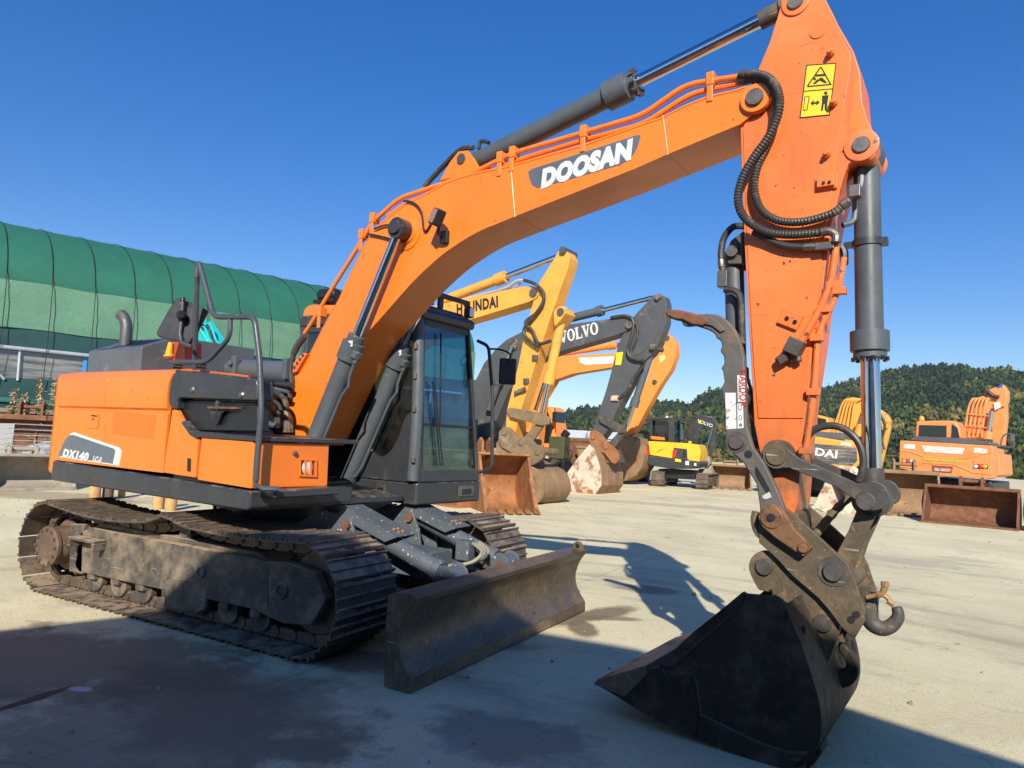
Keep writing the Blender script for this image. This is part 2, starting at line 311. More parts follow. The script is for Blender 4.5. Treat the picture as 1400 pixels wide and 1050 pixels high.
for side, y0 in ((-1, -.995), (1, .995)):
    chain(y0, side, .065)
    f = M(); yo = y0+side*.175; yi = y0-side*.14          # box frame between the two runs
    f.prism([(-1.22, .26), (-1.18, .55), (-1.05, .60), (1.02, .585), (1.12, .53), (1.15, .25), (1.05, .235), (-1.15, .215)], yo, yi)
    f.prism([(-1.2, .5), (-1.02, .64), (.95, .62), (1.02, .585), (-1.05, .60)], yo-side*.06, yi)
    Wd('track_frame', f, FRM, .012)
    g = M(); g.prism([(1.04, .22), (1.04, .57), (1.3, .60), (1.56, .56), (1.68, .40), (1.56, .21), (1.3, .18)], yo-side*.005, y0+side*.09); g.prism([(1.04, .22), (1.04, .57), (1.3, .60), (1.56, .56), (1.68, .40), (1.56, .21), (1.3, .18)], y0-side*.09, yi)
    Wd('idler_guard', g, FRM, .012)
    Wd('idler_wheel', M().lathe((1.517, y0-.08, .40), (1.517, y0+.08, .40), [(0, .2), (0, .27), (.3, .275), (.32, .3), (.68, .3), (.7, .275), (1, .27), (1, .2)], n=32), TRK)
    sp = M(); n = 21; pr = [( -1.517+(.285 if i % 2 else .235)*math.cos(2*math.pi*i/(2*n)), .40+(.285 if i % 2 else .235)*math.sin(2*math.pi*i/(2*n))) for i in range(2*n)]
    sp.prism(pr, y0-.03, y0+.03); Wd('drive_sprocket', sp, TRK)
    d = M().lathe((-1.517, y0+side*.03, .40), (-1.517, y0+side*.27, .40), [(0, .22), (.2, .22), (.25, .17), (.8, .165), (.84, .175), (.95, .175), (1, .16), (1, .05)], n=32)
    for i in range(12): a = i*math.pi/6; d.cyl((-1.517+.145*math.cos(a), y0+side*.265, .40+.145*math.sin(a)), (-1.517+.145*math.cos(a), y0+side*.285, .40+.145*math.sin(a)), .012, n=6)
    Wd('final_drive', d, mat('drive cover brown', (.12, .075, .05), .7, .1, var=.35, vs=6, dirt=(.25, .18, .11), damt=.5, ds=5, chips=(.06, .03, .02), camt=.25, cs=30, bump=.4, bs=40))
    dm = M().prism([(-1.3, .2), (-1.35, .6), (-1.15, .62), (-1.1, .2)], yo, yi); Wd('drive_bracket', dm, FRM, .01)
    for i in range(7):
        x = -1.0+i*.335; Wd('track_roller', M().lathe((x, y0-.12, .175), (x, y0+.12, .175), [(0, .05), (0, .105), (.2, .105), (.22, .075), (.78, .075), (.8, .105), (1, .105), (1, .05)], n=18), FRM)
        f2 = M().box((x-.05, yo-.01*side, .17), (x+.05, yo-.07*side, .25)); Wd('roller_bracket', f2, FRM, .01)
    Wd('carrier_roller', M().lathe((.1, y0-.1, .655), (.1, y0+.1, .655), [(0, .04), (0, .07), (.25, .07), (.27, .05), (.73, .05), (.75, .07), (1, .07), (1, .04)], n=16).box((.06, y0-.03, .58), (.14, y0+.03, .66)), FRM)
    for x in ((-1.02, .12) if side < 0 else ()):
        pass
    st_ = M().box((-1.17, yo+side*.0, .50), (-.80, yo+side*.11, .525)); st_.box((-1.17, yo, .44), (-1.14, yo+side*.11, .50)).box((-.83, yo, .44), (-.80, yo+side*.11, .50)); Wd('side_step', st_, FRM, .006)
    gd = M().prism([(.02, .1), (.02, .3), (.1, .34), (.42, .34), (.5, .3), (.5, .16), (.40, .1)], yo+side*.004, yo-side*.03); Wd('chain_guide', gd, FRM, .01)
    hl = M()
    for x, z, r in ((.42, .42, .032), (1.27, .40, .04)): hl.lathe((x, yo+side*.001, z), (x, yo+side*.012, z), [(0, r*1.5), (1, r*1.35), (1, r), (-1.2, r)], n=18)
    Wd('access_collar', hl, FRM)
# ---- middle frame, turntable
f = M()
f.prism([(-.75, -.82), (-.4, -.5), (.4, -.5), (.9, -.82), (1.05, -.82), (1.05, .82), (.9, .82), (.4, .5), (-.4, .5), (-.75, .82)], .36, .58, ax='z'); f.box((-.6, -.55, .34), (.85, .55, .74)); Wd('centre_frame', f, FRM, .02)
Wd('slewing_ring', M().lathe((0, 0, .72), (0, 0, .93), [(0, .52), (.2, .58), (.75, .58), (.78, .63), (1, .63)], n=48), DGR)
# ---- dozer blade with its arms and rams
hb = .56; XB = 2.51
prof = sm2([(XB+.004, .09), (XB-.075, .2), (XB-.10, .32), (XB-.06, .45), (XB+.0, .53)], 4)
b = M().sheet(prof, -1.299, 1.299, .022)
bl = Wd('blade_plate', b, BLD, .004)
e = M().prism([(XB-.004, .10), (XB+.008, 0.012), (XB-.02, .003), (XB-.045, .006), (XB-.04, .11)], -1.303, 1.303); Wd('cutting_edge', e, BLD, .003, par=bl)
lp = M().prism([(XB-.01, .515), (XB+.012, .555), (XB-.09, .575), (XB-.20, .55), (XB-.20, .53), (XB-.09, .548)], -1.302, 1.302); Wd('top_lip', lp, BLD, .004, par=bl)
for y in (-1.307, 1.287):
    Wd('end_plate', M().prism([(p[0]-.001, p[1]) for p in prof]+[(XB-.01, .556), (XB-.20, .55), (XB-.21, .3), (XB-.19, .01), (XB+.006, .006)], y, y+.02), BLD, .004, par=bl)
lg = M().prism([(XB-.09, .555), (XB-.09, .61), (XB-.06, .635), (XB-.02, .635), (XB+.01, .6), (XB+.012, .555)], 1.18, 1.21); lg.cyl((XB-.04, 1.175, .6), (XB-.04, 1.215, .6), .02, n=12, mi=1); Wd('lifting_lug', lg, [BLD, BLK], .003, par=bl)
bk = M().box((XB-.22, -1.28, .12), (XB-.10, 1.28, .30)); bk.prism([(XB-.35, .30), (XB-.10, .30), (XB-.10, .54), (XB-.15, .54)], -.75, .75); Wd('back_beam', bk, BGR, .01, par=bl)
for s in (-1, 1):
    a = M().prism([(.75, .34), (.75, .52), (1.35, .46), (2.28, .30), (2.28, .12), (1.4, .26)], s*.62, s*.50); Wd('blade_arm', a, BGR, .012)
a = M().prism([(1.35, -.6), (2.1, -.62), (2.28, -.70), (2.28, .70), (2.1, .62), (1.35, .6), (1.45, .4), (2.0, .35), (2.0, -.35), (1.45, -.4)], .30, .36, ax='z')
for y in (-.28, -.20, -.12): a.cyl((1.97+.3, y, .47), (2.0+.3, y, .44), .018, n=10, mi=1)
Wd('arm_brace', a, [BGR, RST], .008)
# towers and rams: line of each ram in the plane y = +-0.36
for s in (-1, 1):
    yb = s*.40
    tw = M()
    for dy in (-.13, .10): tw.prism([(.55, .50), (.62, .72), (1.0, .90), (1.28, .86), (1.36, .70), (1.42, .40), (.9, .34)], yb+dy, yb+dy+.03)
    tw.box((.60, yb-.10, .42), (1.2, yb+.10, .60)); Wd('ram_tower', tw, BGR, .008)
    T0 = Vector((1.26, yb, .80)); T1 = Vector((2.17, yb, .50)); d = (T1-T0).normalized(); up = Vector((-d.z, 0, d.x))
    if up.z < 0: up = -up
    cv = M()                                      # folded guard plate over the ram
    for u0, u1, y0_, y1_, h0, h1 in ((-.12, .46, -.125, .125, .10, .112),): 
        P = [T0+d*u0+up*h0, T0+d*u1+up*h0, T0+d*u1+up*h1, T0+d*u0+up*h1]; cv.prism([(p.x, p.z) for p in P], yb+y0_, yb+y1_)
        for q in (-.125, .113):
            P = [T0+d*u0+up*.02, T0+d*(u1-.08)+up*.03, T0+d*u1+up*h0, T0+d*u0+up*h0]; cv.prism([(p.x, p.z) for p in P], yb+q, yb+q+.012)
    for k in range(2):
        for j in (-.03, .02): q = T0+d*(.36+.05*k)+up*.112; cv.cyl((q.x, yb+j, q.z), (q.x+up.x*.015, yb+j, q.z+up.z*.015), .015, n=8, mi=1)
    Wd('ram_guard', cv, [BGR, BRS], .004)
    c = M().lathe(T0-d*.02, T1-d*.10, [(0, .05), (0, .07), (.93, .07), (.935, .08), (1, .08), (1, .05)], n=28); Wd('blade_ram', c, BGR, .004)
    Wd('ram_rod', M().cyl(T1-d*.10, T1, .035), CHR)
    Wd('ram_eye', M().lathe(T1+Vector((0, -.075, 0)), T1+Vector((0, .075, 0)), [(0, .05), (0, .078), (1, .078), (1, .05)]), BGR)
    Wd('ram_pin', M().lathe(T1+Vector((0, -.105, 0)), T1+Vector((0, .105, 0)), [(0, .01), (0, .036), (1, .036), (1, .01)]), RST)
    Wd('ram_pin', M().cyl(T0+Vector((0, -.16, 0)), T0+Vector((0, .16, 0)), .035), RST)
    lg = M()
    for dy in (-.10, .08): lg.prism(sm2([(T1.x-.09, .50), (T1.x-.07, .57), (T1.x, .60), (T1.x+.07, .56), (T1.x+.10, .48), (XB-.12, .36), (XB-.10, .30)], 3)+[(T1.x-.06, .28)], yb+dy, yb+dy+.02)
    Wd('ram_lug', lg, BGR, .004)
vb = M().box((1.45, -.22, .42), (1.85, .08, .62)); vb.prism([(1.3, .5), (1.3, .78), (1.5, .62), (1.5, .5)], -.03, .0); Wd('valve_cover', vb, BGR, .01)
hs = M()
for k, y in enumerate((.0, .05, .1)): hs.tube([(1.8, y-.12, .5), (2.0, y-.1, .53-.01*k), (2.1, y, .56), (2.1, y+.12, .62), (1.95, y+.22, .66)], .014, k=6)
Wd('ram_hose', hs, mat('dusty pale hose', (.3, .28, .2), .6, dirt=(.1, .09, .07), damt=.4, ds=12))
cb = M().box((1.82, .16, .52), (1.95, .26, .68)); Wd('ram_valve', cb, BGR, .008)
# ---- upper body
PO = -1.25
sk = M().prism([(-1.79, .945), (1.20, .945), (1.225, .965), (1.225, 1.085), (-1.79, 1.13)], PO, -.30); sk.prism([(-1.79, .945), (.60, .945), (.60, 1.08), (-1.79, 1.12)], -.30, 1.25)
U('revolving_frame', sk, DGR, .018, seg=3)
U('front_crossmember', M().prism([(.5, .93), (1.22, .95), (1.22, 1.0), (.5, 1.06)], -.6, .30), DGR, .01)
cwp = [(-1.80, -1.25)]+[(-1.80-.42*math.sin(a)**.8, -1.25*math.cos(a)) for a in [math.pi*k/16 for k in range(1, 16)]]+[(-1.80, 1.25)]
U('counterweight', M().prism(cwp, .99, 1.95, ax='z'), ORG, .06, seg=4)
def sidepanel(name, x0, x1, top=True, zb=1.135, lab=None):
    pr = [(-1.25, zb), (-1.25, 1.60), (-1.236, 1.612), (-1.236, 1.622), (-1.262, 1.640), (-1.272, 1.75), (-1.268, 1.86), (-1.24, 1.92), (-1.19, 1.955), (-1.10, 1.972), (-.5, 1.975), (-.5, 1.93), (-1.15, 1.92), (-1.215, 1.88), (-1.23, zb)]
    return U(name, M().prism(pr, x0, x1, ax='x'), ORG, .004, smooth=40)
sidepanel('rear_door', -1.785, -.873); mid = sidepanel('middle_door', -.867, .10)
# lower ends of the doors lean forward at the front: a filler under the black cover
U('front_door', M().prism(oy(FU, PO, [(223, 646), (235.5, 560), (243, 561), (252, 579), (258, 588), (271, 598), (267, 653), (245, 650)]), PO, PO+.03), ORG, .006)
U('storage_side', M().prism([(.575, 1.115), (.585, 1.43), (1.20, 1.425), (1.225, 1.40), (1.225, 1.10)], PO, PO+.03), ORG, .008)
U('storage_front', M().prism([(-1.22, 1.10), (-1.21, 1.425), (-.585, 1.425), (-.575, 1.10)], 1.195, 1.235, ax='x'), ORG, .010, seg=3)
U('storage_core', M().box((.2, -1.215, 1.10), (1.19, -.60, 1.42)).box((-1.78, -1.22, 1.14), (.15, 1.2, 1.92)), BLK)
dk = M().prism([(.50, 1.445), (.50, 1.43), (1.26, 1.428), (1.26, 1.462), (.50, 1.475)], -1.262, -.30); dk.prism(oy(FU, PO, [(252, 575), (262, 589), (271, 596), (271, 601), (260, 594), (249, 578)]), -1.262, -1.1); U('deck_plate', dk, DGR, .008)
# black plastic shoulder and the recess under it
sh = oy(FU, PO, sm2([(246, 506), (238, 512), (233, 530), (232, 550), (236, 558), (243, 560)], 3)+[(244, 548), (247, 544), (352, 548), (354, 528), (352, 519), (300, 511)])
U('black_shoulder', M().prism(sh, PO-.012, -1.12), DGR, .02, seg=3)
rc = M().prism(oy(FU, -1.2, [(244, 546), (352, 550), (352, 590), (262, 588), (252, 575), (243, 560)]), -1.20, -1.10); U('recess_panel', rc, BLK, .01)
U('recess_bracket', M().prism(oy(FU, -1.22, [(283, 562), (310, 562), (305, 566), (300, 580), (297, 581), (288, 566)]), -1.235, -1.21).box((.62, -1.245, 1.648), (.98, -1.20, 1.664), 1), [BLK, RST], .003)
bo = M()
for q in ((263, 533), (330, 540)): v = FU.Y(*q, -1.262); bo.lathe(v, v-Vector((0, .012, 0)), [(0, .03), (.4, .026), (1, .018), (1, .004)], n=14)
for q in ((298, 551), (298, 557)): v = FU.Y(*q, -1.235); bo.lathe(v, v-Vector((0, .012, 0)), [(0, .02), (1, .018)], n=6)
U('panel_bolt', bo, STL)
U('inner_wall', M().box((.1, -.75, 1.42), (.2, -.3, 1.9)).box((-1.2, -1.1, 1.9), (.16, 1.0, 1.955)), BLK, .02)
# stickers, latches, door furniture
lt = M().prism(oy(FU, PO-.003, [(122, 565.5), (135, 566), (133.5, 586), (119.5, 585)]), PO-.007, PO-.001); lt.prism(oy(FU, PO-.008, [(125, 567), (133, 568), (132, 570), (124.5, 569)]), PO-.009, PO-.003, 1); v = FU.Y(127.5, 573, PO-.008); lt.lathe(v, v-Vector((0, .006, 0)), [(0, .012), (1, .012)], n=14, mi=2)
U('door_latch', lt, [ORG, BLK, STL], .0015)
U('door_grip', M().prism(oy(FU, PO-.002, [(256.5, 626), (261, 627), (260.5, 645), (256, 644)]), PO-.005, PO+.002), BLK, .002)
dw = oy(FU, PO-.001, sm2([(82.5, 625), (86, 612), (91, 601), (97, 592.5)], 2)+[(102, 591), (163, 612), (166.5, 616), (163, 637)])
U('model_decal', M().prism(dw, PO-.0025, PO+.001), WHT)
U('model_decal_panel', M().prism(oy(FU, PO-.003, sm2([(80, 623), (85, 609), (90, 600), (95, 595)], 2)+[(100, 594.5), (156, 613.5), (157.5, 617), (154, 634)]), PO-.004, PO-.001), DCL)
U('sun_bleached_patch', M().prism(oy(FU, PO-.001, [(157, 562), (214, 568), (209, 600), (153, 593)]), PO-.0018, PO+.001), mat('bright patch paint', (.88, .16, .012), .4, var=.05, bump=.02))
a, b_, c_ = FU.Y(83, 621, PO-.006), FU.Y(122, 628, PO-.006), FU.Y(135.5, 630.5, PO-.006)
ex = (b_-a).normalized()
t = text_mesh('DX140', .098, frame_on((a+b_)/2+Vector((0, 0, .012)), ex, (0, 0, 1)), shear=.25, bold=.0065, ext=.0008, sx=1.5, font_space=1.14)
U('model_lettering', t, WHT); U('suffix_lettering', text_mesh('LC-5', .06, frame_on(c_-Vector((.04, 0, -.012)), ex, (0, 0, 1)), shear=.25, bold=.003, ext=.0008, sx=1.25), WHT)
# front lamp and key lock
XF = 1.2365
yz = lambda q: (lambda v: (v.y, v.z))(FU.X(*q, XF))
def fp(pts, x0, x1, mi=0, m=None): return (m or M()).prism([yz(q) for q in pts], x0, x1, mi, ax='x')
lp = fp([(408, 628), (432, 629), (432, 650), (408, 649)], XF-.02, XF+.002); U('lamp_recess', lp, mat('lamp recess', (.25, .06, .02), .5))
for k in range(3): fp([(410+7.3*k, 630), (415+7.3*k, 630), (415+7.3*k, 648), (410+7.3*k, 648)], XF-.02, XF+.004, 1, lp)
U('headlight', M().lathe((XF-.01, *yz((420, 639))), (XF+.010, *yz((420, 639))), [(0, .05), (.6, .05), (1, .03)], n=20), LENS)
gr = M()
for k in range(4): fp([(408+7.3*k, 628), (410+7.3*k, 628), (410+7.3*k, 650), (408+7.3*k, 650)], XF+.002, XF+.014, 0, gr)
fp([(408, 627), (432, 628), (432, 630), (408, 629)], XF+.002, XF+.0135, 0, gr); fp([(408, 649), (432, 650), (432, 652), (408, 651)], XF+.002, XF+.0135, 0, gr)
U('lamp_grille', gr, ORG); v = FU.X(403, 620, XF); U('key_lock', M().lathe(v, v+Vector((.02, 0, 0)), [(0, .018), (.7, .018), (1, .008)], n=14), STL)
# boarding step at the front corner
s_ = M().prism([(-1.18, 1.045), (-1.18, 1.095), (-.60, 1.105), (-.60, 1.05)], 1.22, 1.40, ax='x'); U('boarding_step', s_, DGR, .012)
# ---- raised engine hood
hy = -.72
near = [FU.Y(a, b, hy) for a, b in [(119, 504), (123.5, 473), (194, 474), (190.5, 504)]]
x0, x1 = near[0].x, near[2].x; zt = near[2].z; z1 = zt+.15; yb = .55
h = M(); A = [(x0, hy, 1.95), (x1, hy, 1.95), (x1, hy, zt), (x0, hy, zt-.01)]; B = [(x0, yb, 1.95), (x1, yb, 1.95), (x1, yb, z1), (x0, yb, z1)]
h.add(A+B+[(x1, hy+.36, z1), (x0, hy+.36, z1)], [(0, 1, 2, 3), (5, 4, 7, 6), (1, 5, 6, 8, 2), (4, 0, 3, 9, 7), (3, 2, 8, 9), (9, 8, 6, 7), (0, 4, 5, 1)]); hood = U('engine_hood', h, HOD, .012)
sl = M(); 
for k in range(6):
    xx = x1-.62+.085*k; sl.prism([(hy+.08, zt+.033), (hy+.08, zt+.036), (hy+.30, z1-.022), (hy+.30, z1-.028)], xx, xx+.035, ax='x')
U('hood_slot', sl, BLK)
vt = M()
for k in range(2):
    for j in range(6): y = hy+.33+.26*k; vt.box((x1-.002, y, 1.99+.032*j), (x1+.004, y+.10, 2.006+.032*j))
U('hood_vent', vt, BLK)
U('intake_plate', M().prism([(hy+.03, zt+.012), (hy+.03, zt+.018), (hy+.34, z1-.002), (hy+.34, z1-.008)], x0+.12, x0+.42, ax='x'), GRY, .002)
e0 = Vector((x0+.42, hy+.16, zt+.03))
U('exhaust_pipe', M().tube([e0, e0+Vector((0, 0, .14)), e0+Vector((-.01, 0, .24)), e0+Vector((-.05, -.01, .32)), e0+Vector((-.10, -.02, .36))], .058, n=18, k=5, mi=0), mat('exhaust steel', (.12, .12, .13), .5, .5, var=.2, dirt=(.12, .08, .05), damt=.35, ds=6), par=None)
# ---- hand rails, mirror
RL = mat('rail paint', (.055, .065, .075), .4, dirt=(.2, .19, .17), damt=.25, ds=8)
def rail(pts, y, r=.021, k=0): return M().tube(smooth_corner([FU.Y(a, b, y) for a, b in pts]), r, n=12)
def smooth_corner(P, q=.07, n=5):
    out = [P[0]]
    for i in range(1, len(P)-1):
        a, b, c = P[i-1], P[i], P[i+1]; la = min(q, (a-b).length/2.1); lc = min(q, (c-b).length/2.1); p = b+(a-b).normalized()*la; r = b+(c-b).normalized()*lc
        for j in range(n+1): t = j/n; out.append(p*(1-t)**2+b*2*t*(1-t)+r*t*t)
    out.append(P[-1]); return out
U('hand_rail', rail([(350, 657), (351.5, 630), (357.5, 560), (355, 490), (348, 433), (292, 433), (271, 355), (268.5, 380)], -1.285), RL)
U('hand_rail', M().tube(smooth_corner([FU.Y(269.5, 372, -1.25), FU.Y(268, 420, -1.2), FU.Y(266, 505, -1.1)]), .021, n=12), RL)
U('hand_rail', rail([(315, 436), (314.5, 461), (284, 494.5), (233, 495)], -1.28, .018), RL)
ft = M(); v = FU.Y(350, 657, -1.285); ft.tube([v+Vector((0, 0, .02)), v+Vector((0, 0, -.03)), v+Vector((.06, .02, -.05)), v+Vector((.12, .1, -.05))], .02); U('rail_foot', ft, RL)
U('mirror_post', M().tube([FU.Y(250, 409, -1.22), FU.Y(249, 430, -1.22), FU.Y(246, 455, -1.22), FU.Y(248, 468, -1.22), FU.Y(262, 474, -1.2)], .014, n=10), RL)
fm = FU.D(0, 0, 1); mc = FU.Y(247, 441, -1.19); ex = Vector((.80, .55, .05)).normalized(); ey = Vector((-.25, -.05, 1)).normalized(); T = frame_on(mc, ex, ey)
mo = sm2([(-.17, -.06), (-.16, -.12), (.05, -.17), (.10, -.16), (.2, .06), (.19, .11), (-.0, .19), (-.06, .17), (-.17, -.06)], 3)[:-1]
U('side_mirror', M().prism(mo, -.02, .02, ax='z', T=T), BLK, .01, seg=3); U('mirror_clamp', M().lathe(FU.Y(248, 431, -1.255), FU.Y(248, 431, -1.2), [(0, .02), (.3, .04), (.8, .04), (1, .02)], n=16).lathe(FU.Y(250, 407, -1.22), FU.Y(250, 412, -1.22), [(0, .02), (1, .02)], n=12), BLK)
v = FU.Y(233, 495, -1.1); U('red_tank_cap', M().prism(oy(FU, -1.02, [(234, 497), (236, 480), (241, 468), (258, 467), (258, 497)]), -1.05, -.9), mat('red service cap', (.36, .075, .04), .5, dirt=(.4, .3, .25), damt=.3), .01)
U('yellow_cap', M().cyl(FU.Y(231, 484, -1.08), FU.Y(233.5, 468, -1.08), .03, .018).cyl(FU.Y(231, 485, -1.08), FU.Y(231, 488, -1.08), .04), mat('yellow rubber', (.85, .4, .01), .5), .003)
# pipes and hoses between the shoulder and the boom foot
a, b = FU.Y(282, 503, .30), FU.Y(402, 511, .30)
U('hydraulic_tank', M().lathe(a, b, [(0, .02), (0, .08), (.03, .118), (.97, .118), (1, .08), (1, .02)], n=28), HOD)
a = FU.Y(321, 503, .17); U('pipe_clamp', M().box((a.x-.04, .14, a.z-.12), (a.x+.04, .20, a.z+.13)).cyl((a.x-.02, .10, a.z+.04), (a.x-.02, .14, a.z+.04), .03), GRY, .008); a = FU.Y(392, 505, .17); U('pipe_clamp', M().box((a.x-.04, .14, a.z-.10), (a.x+.02, .20, a.z+.11)), GRY, .008)
for k, pts in enumerate((((352, 521), (370, 524), (398, 527)), ((352, 529), (372, 531), (394, 536)), ((356, 540), (372, 535), (388, 545), (392, 560)), ((354, 556), (366, 560), (376, 572), (388, 570)), ((352, 548), (366, 546), (380, 552), (384, 562)), ((360, 572), (368, 580), (380, 582)))): U('hose', M().tube([FU.Y(*q, -.30-.04*(k % 3)) for q in pts], (.022, .018, .026)[k % 3], k=5), RUB if k % 4 != 1 else GRY)
U('valve_block', M().prism(oy(FU, -.2, [(352, 518), (384, 520), (392, 545), (390, 592), (352, 590)]), -.2, .1), BLK, .02)
m = M(); a = FU.Y(389, 578, -.24); m.prism(oy(FU, -.24, [(382, 592), (381, 570), (386, 562), (395, 562), (401, 572), (402, 592)]), -.30, -.24); m.lathe(a-Vector((0, .085, 0)), a-Vector((0, .05, 0)), [(0, .04), (0, .06), (1, .06)], n=18); U('boom_foot_bracket', m, FRM, .008)
# post seen left of the boom foot
yb_ = .35; cp_ = oy(FU, yb_, sm2([(413, 434), (415, 424), (420, 418), (427, 416)], 2)+[(470, 417), (470, 440), (440, 438)])
U('rear_pillar_cap', M().prism(cp_, yb_, yb_+.3), ORG, .02, seg=3)
U('rear_pillar', M().prism(oy(FU, yb_, [(407, 498), (410, 470), (417, 434), (445, 436), (436, 470), (428, 498)]), yb_+.01, yb_+.28), GRY, .02)
a, b = FU.Y(438, 404, .45), FU.Y(462, 403, .45); U('beacon_mount', M().lathe(a, b, [(0, .05), (.1, .065), (.9, .065), (1, .05)], n=18).box((a.x-.03, .38, a.z-.09), (b.x, .54, a.z-.055)).box((a.x+.05, .42, a.z-.13), (a.x+.1, .5, a.z-.02)), BLK, .008)
# ---- cab
yR, yL = .33, 1.25
U('cab_base', M().prism([(-.35, yR), (1.32, yR), (1.345, yR+.02), (1.345, yL-.02), (1.32, yL), (-.35, yL)], .92, 1.112, ax='z'), DGR, .02, seg=3)
def FC(u, v, o=0):
    a = Vector((1.335, yR+.005, 1.115)).lerp(Vector((1.335, 1.235, 1.115)), u); b = Vector((1.27, yR+.005, 2.57)).lerp(Vector((1.26, 1.06, 2.57)), u); return a.lerp(b, v)+Vector((o, 0, 0))
def fbox(m, u0, u1, v0, v1, o0=-.06, o1=0, mi=0):
    vs = [FC(u, v, o) for o in (o0, o1) for v in (v0, v1) for u in (u0, u1)]
    return m.add(vs, [(0, 2, 3, 1), (4, 5, 7, 6), (0, 1, 5, 4), (2, 6, 7, 3), (0, 4, 6, 2), (1, 3, 7, 5)], mi)
m = M(); fbox(m, 0, .075, 0, 1); fbox(m, .955, 1, 0, 1); fbox(m, .075, .955, 0, .075); fbox(m, .075, .955, .96, 1); U('windshield_frame', m, DGR, .012, seg=3)
m = M().tube([(1.285, yR+.0, 1.13), (1.29, yR-.0, 1.8), (1.25, yR+.0, 2.45), (1.22, yR+.01, 2.56)], .052, n=14, k=4); U('front_pillar', m, GRY)
m = M(); fbox(m, .075, .955, .355, .96, -.03, -.022); gl = U('upper_windshield', m, GLA)
m = M(); fbox(m, .075, .955, .075, .345, -.03, -.022); U('lower_windshield', m, GLL)
m = M(); fbox(m, .075, .955, .342, .358, -.035, -.012); fbox(m, .075, .09, .09, .95, -.02, -.01); fbox(m, .942, .955, .09, .95, -.02, -.01); U('glass_seal', m, BLK)
pan = oy(FU, yR, [(491, 652), (480, 640), (486, 610), (502, 608), (508, 617), (514, 623), (522, 625)]+sm2([(529, 622), (536, 615), (545, 600), (553, 576), (558, 567), (564, 563)], 3)+[(573, 562)])+[(1.30, 1.115), (.6, 1.115)]
U('cab_side_panel', M().prism(pan, yR-.01, yR+.03), DGR, .012, seg=3)
U('cab_rear_panel', M().prism([(-.35, 1.115), (-.35, 1.75), (.35, 1.75), (.62, 1.45), (.75, 1.115)], yR, yR+.03).box((-.36, yR, 1.115), (-.33, yL, 1.75)).prism([(-.35, 1.115), (-.35, 1.6), (.3, 1.6), (.5, 1.35), (1.2, 1.3), (1.3, 1.115)], yL-.03, yL), DGR, .01)
m = M()
for x, y0, x1, y1 in ((-.33, yR+.02, -.28, yR+.05), (.42, yR+.02, .36, yR+.04), (-.33, yL-.03, -.28, 1.08), (.30, yL-.03, .25, 1.08)): m.tube([(x, y0, 1.5), (x1, y1, 2.6)], .035, n=8)
m.box((-.34, yR+.01, 2.50), (1.2, yR+.05, 2.60)).box((-.34, 1.04, 2.50), (1.2, 1.09, 2.60)).box((-.36, yR, 2.50), (-.3, 1.09, 2.6)); U('cab_pillar', m, DGR, .01)
U('side_window', M().box((-.3, yR+.022, 1.3), (1.24, yR+.028, 2.52)), GLD)
U('side_window', M().add([(-.3, yL-.03, 1.3), (1.28, yL-.03, 1.3), (1.22, 1.07, 2.52), (-.3, 1.07, 2.52)], [(0, 1, 2, 3)]), GLA)
U('rear_window', M().box((-.345, yR+.05, 1.75), (-.339, 1.1, 2.5)), GLA)
m = M().prism([(yR-.01, 2.56), (yR-.01, 2.66), (yR+.06, 2.72), (1.0, 2.72), (1.09, 2.66), (1.09, 2.56)], -.38, 1.21, ax='x'); m.prism([(1.20, 2.56), (1.30, 2.57), (1.31, 2.64), (1.20, 2.70)], yR-.01, 1.08); U('cab_roof', m, DGR, .025, seg=3)
U('roof_hatch', M().box((.2, yR+.15, 2.715), (.9, .95, 2.745)), GLA)
g = M(); P = lambda y, z, x=1.30: (x, y, z)
for a, b in (((.34, 2.70), (.34, 2.83)), ((.60, 2.70), (.60, 2.84)), ((1.02, 2.68), (1.02, 2.80))): g.box((1.24, a[0]-.035, a[1]), (1.27, a[0]+.035, b[1]))
g.box((1.235, .30, 2.80), (1.275, 1.02, 2.845)); U('light_guard', g, BLK, .012, seg=3)
for y in (.44, 1.03):
    z = 2.755-(.02 if y > 1 else 0); U('work_light', M().box((1.22, y-.045, z-.05), (1.29, y+.045, z+.05)), BLK, .014); U('work_light_lens', M().prism([(y-.036, z-.04), (y-.036, z+.04), (y+.036, z+.04), (y+.036, z-.04)], 1.288, 1.295, ax='x'), LENS, .004)
U('grab_bar', M().tube(smooth_corner([FU.Y(a, b, 1.28) for a, b in ((653, 466), (668, 473), (673.5, 540), (672.5, 640), (655, 646))], .06), .017, n=10), DGR)
U('mirror_stay', M().tube([FU.Y(a, b, 1.34) for a, b in ((668, 477), (684, 478), (697, 484), (697, 495))], .01, n=8, k=3), DGR)
v = FU.Y(694, 508, 1.36); T = frame_on(v, (.75, .66, 0), (0, 0, 1)); U('cab_mirror', M().box((-.085, -.13, -.02), (.085, .13, .02), T=T), BLK, .02, seg=3)
v = FU.Y(521, 668, yR); U('tie_down_plate', M().box((v.x-.06, yR-.008, v.z-.045), (v.x+.06, yR-.001, v.z+.045)).box((v.x-.035, yR-.012, v.z-.03), (v.x+.035, yR-.006, v.z+.01), 1), [STL, BLK], .003)
v = FU.X(638, 671, 1.345); U('tie_down_plate', M().box((1.344, v.y-.13, v.z-.05), (1.356, v.y+.1, v.z+.05)).box((1.35, v.y-.08, v.z-.035), (1.36, v.y+.06, v.z+.02), 1), [STL, BLK], .004)
w = M(); w.tube([FC(.20, .62, .012), FC(.33, .10, .012)], .007).tube([FC(.24, .60, .012), FC(.37, .10, .012)], .006); w.tube([FC(.36, .93, .01), FC(.33, .35, .012)], .008); U('wiper', w, BLK)
hg = M()
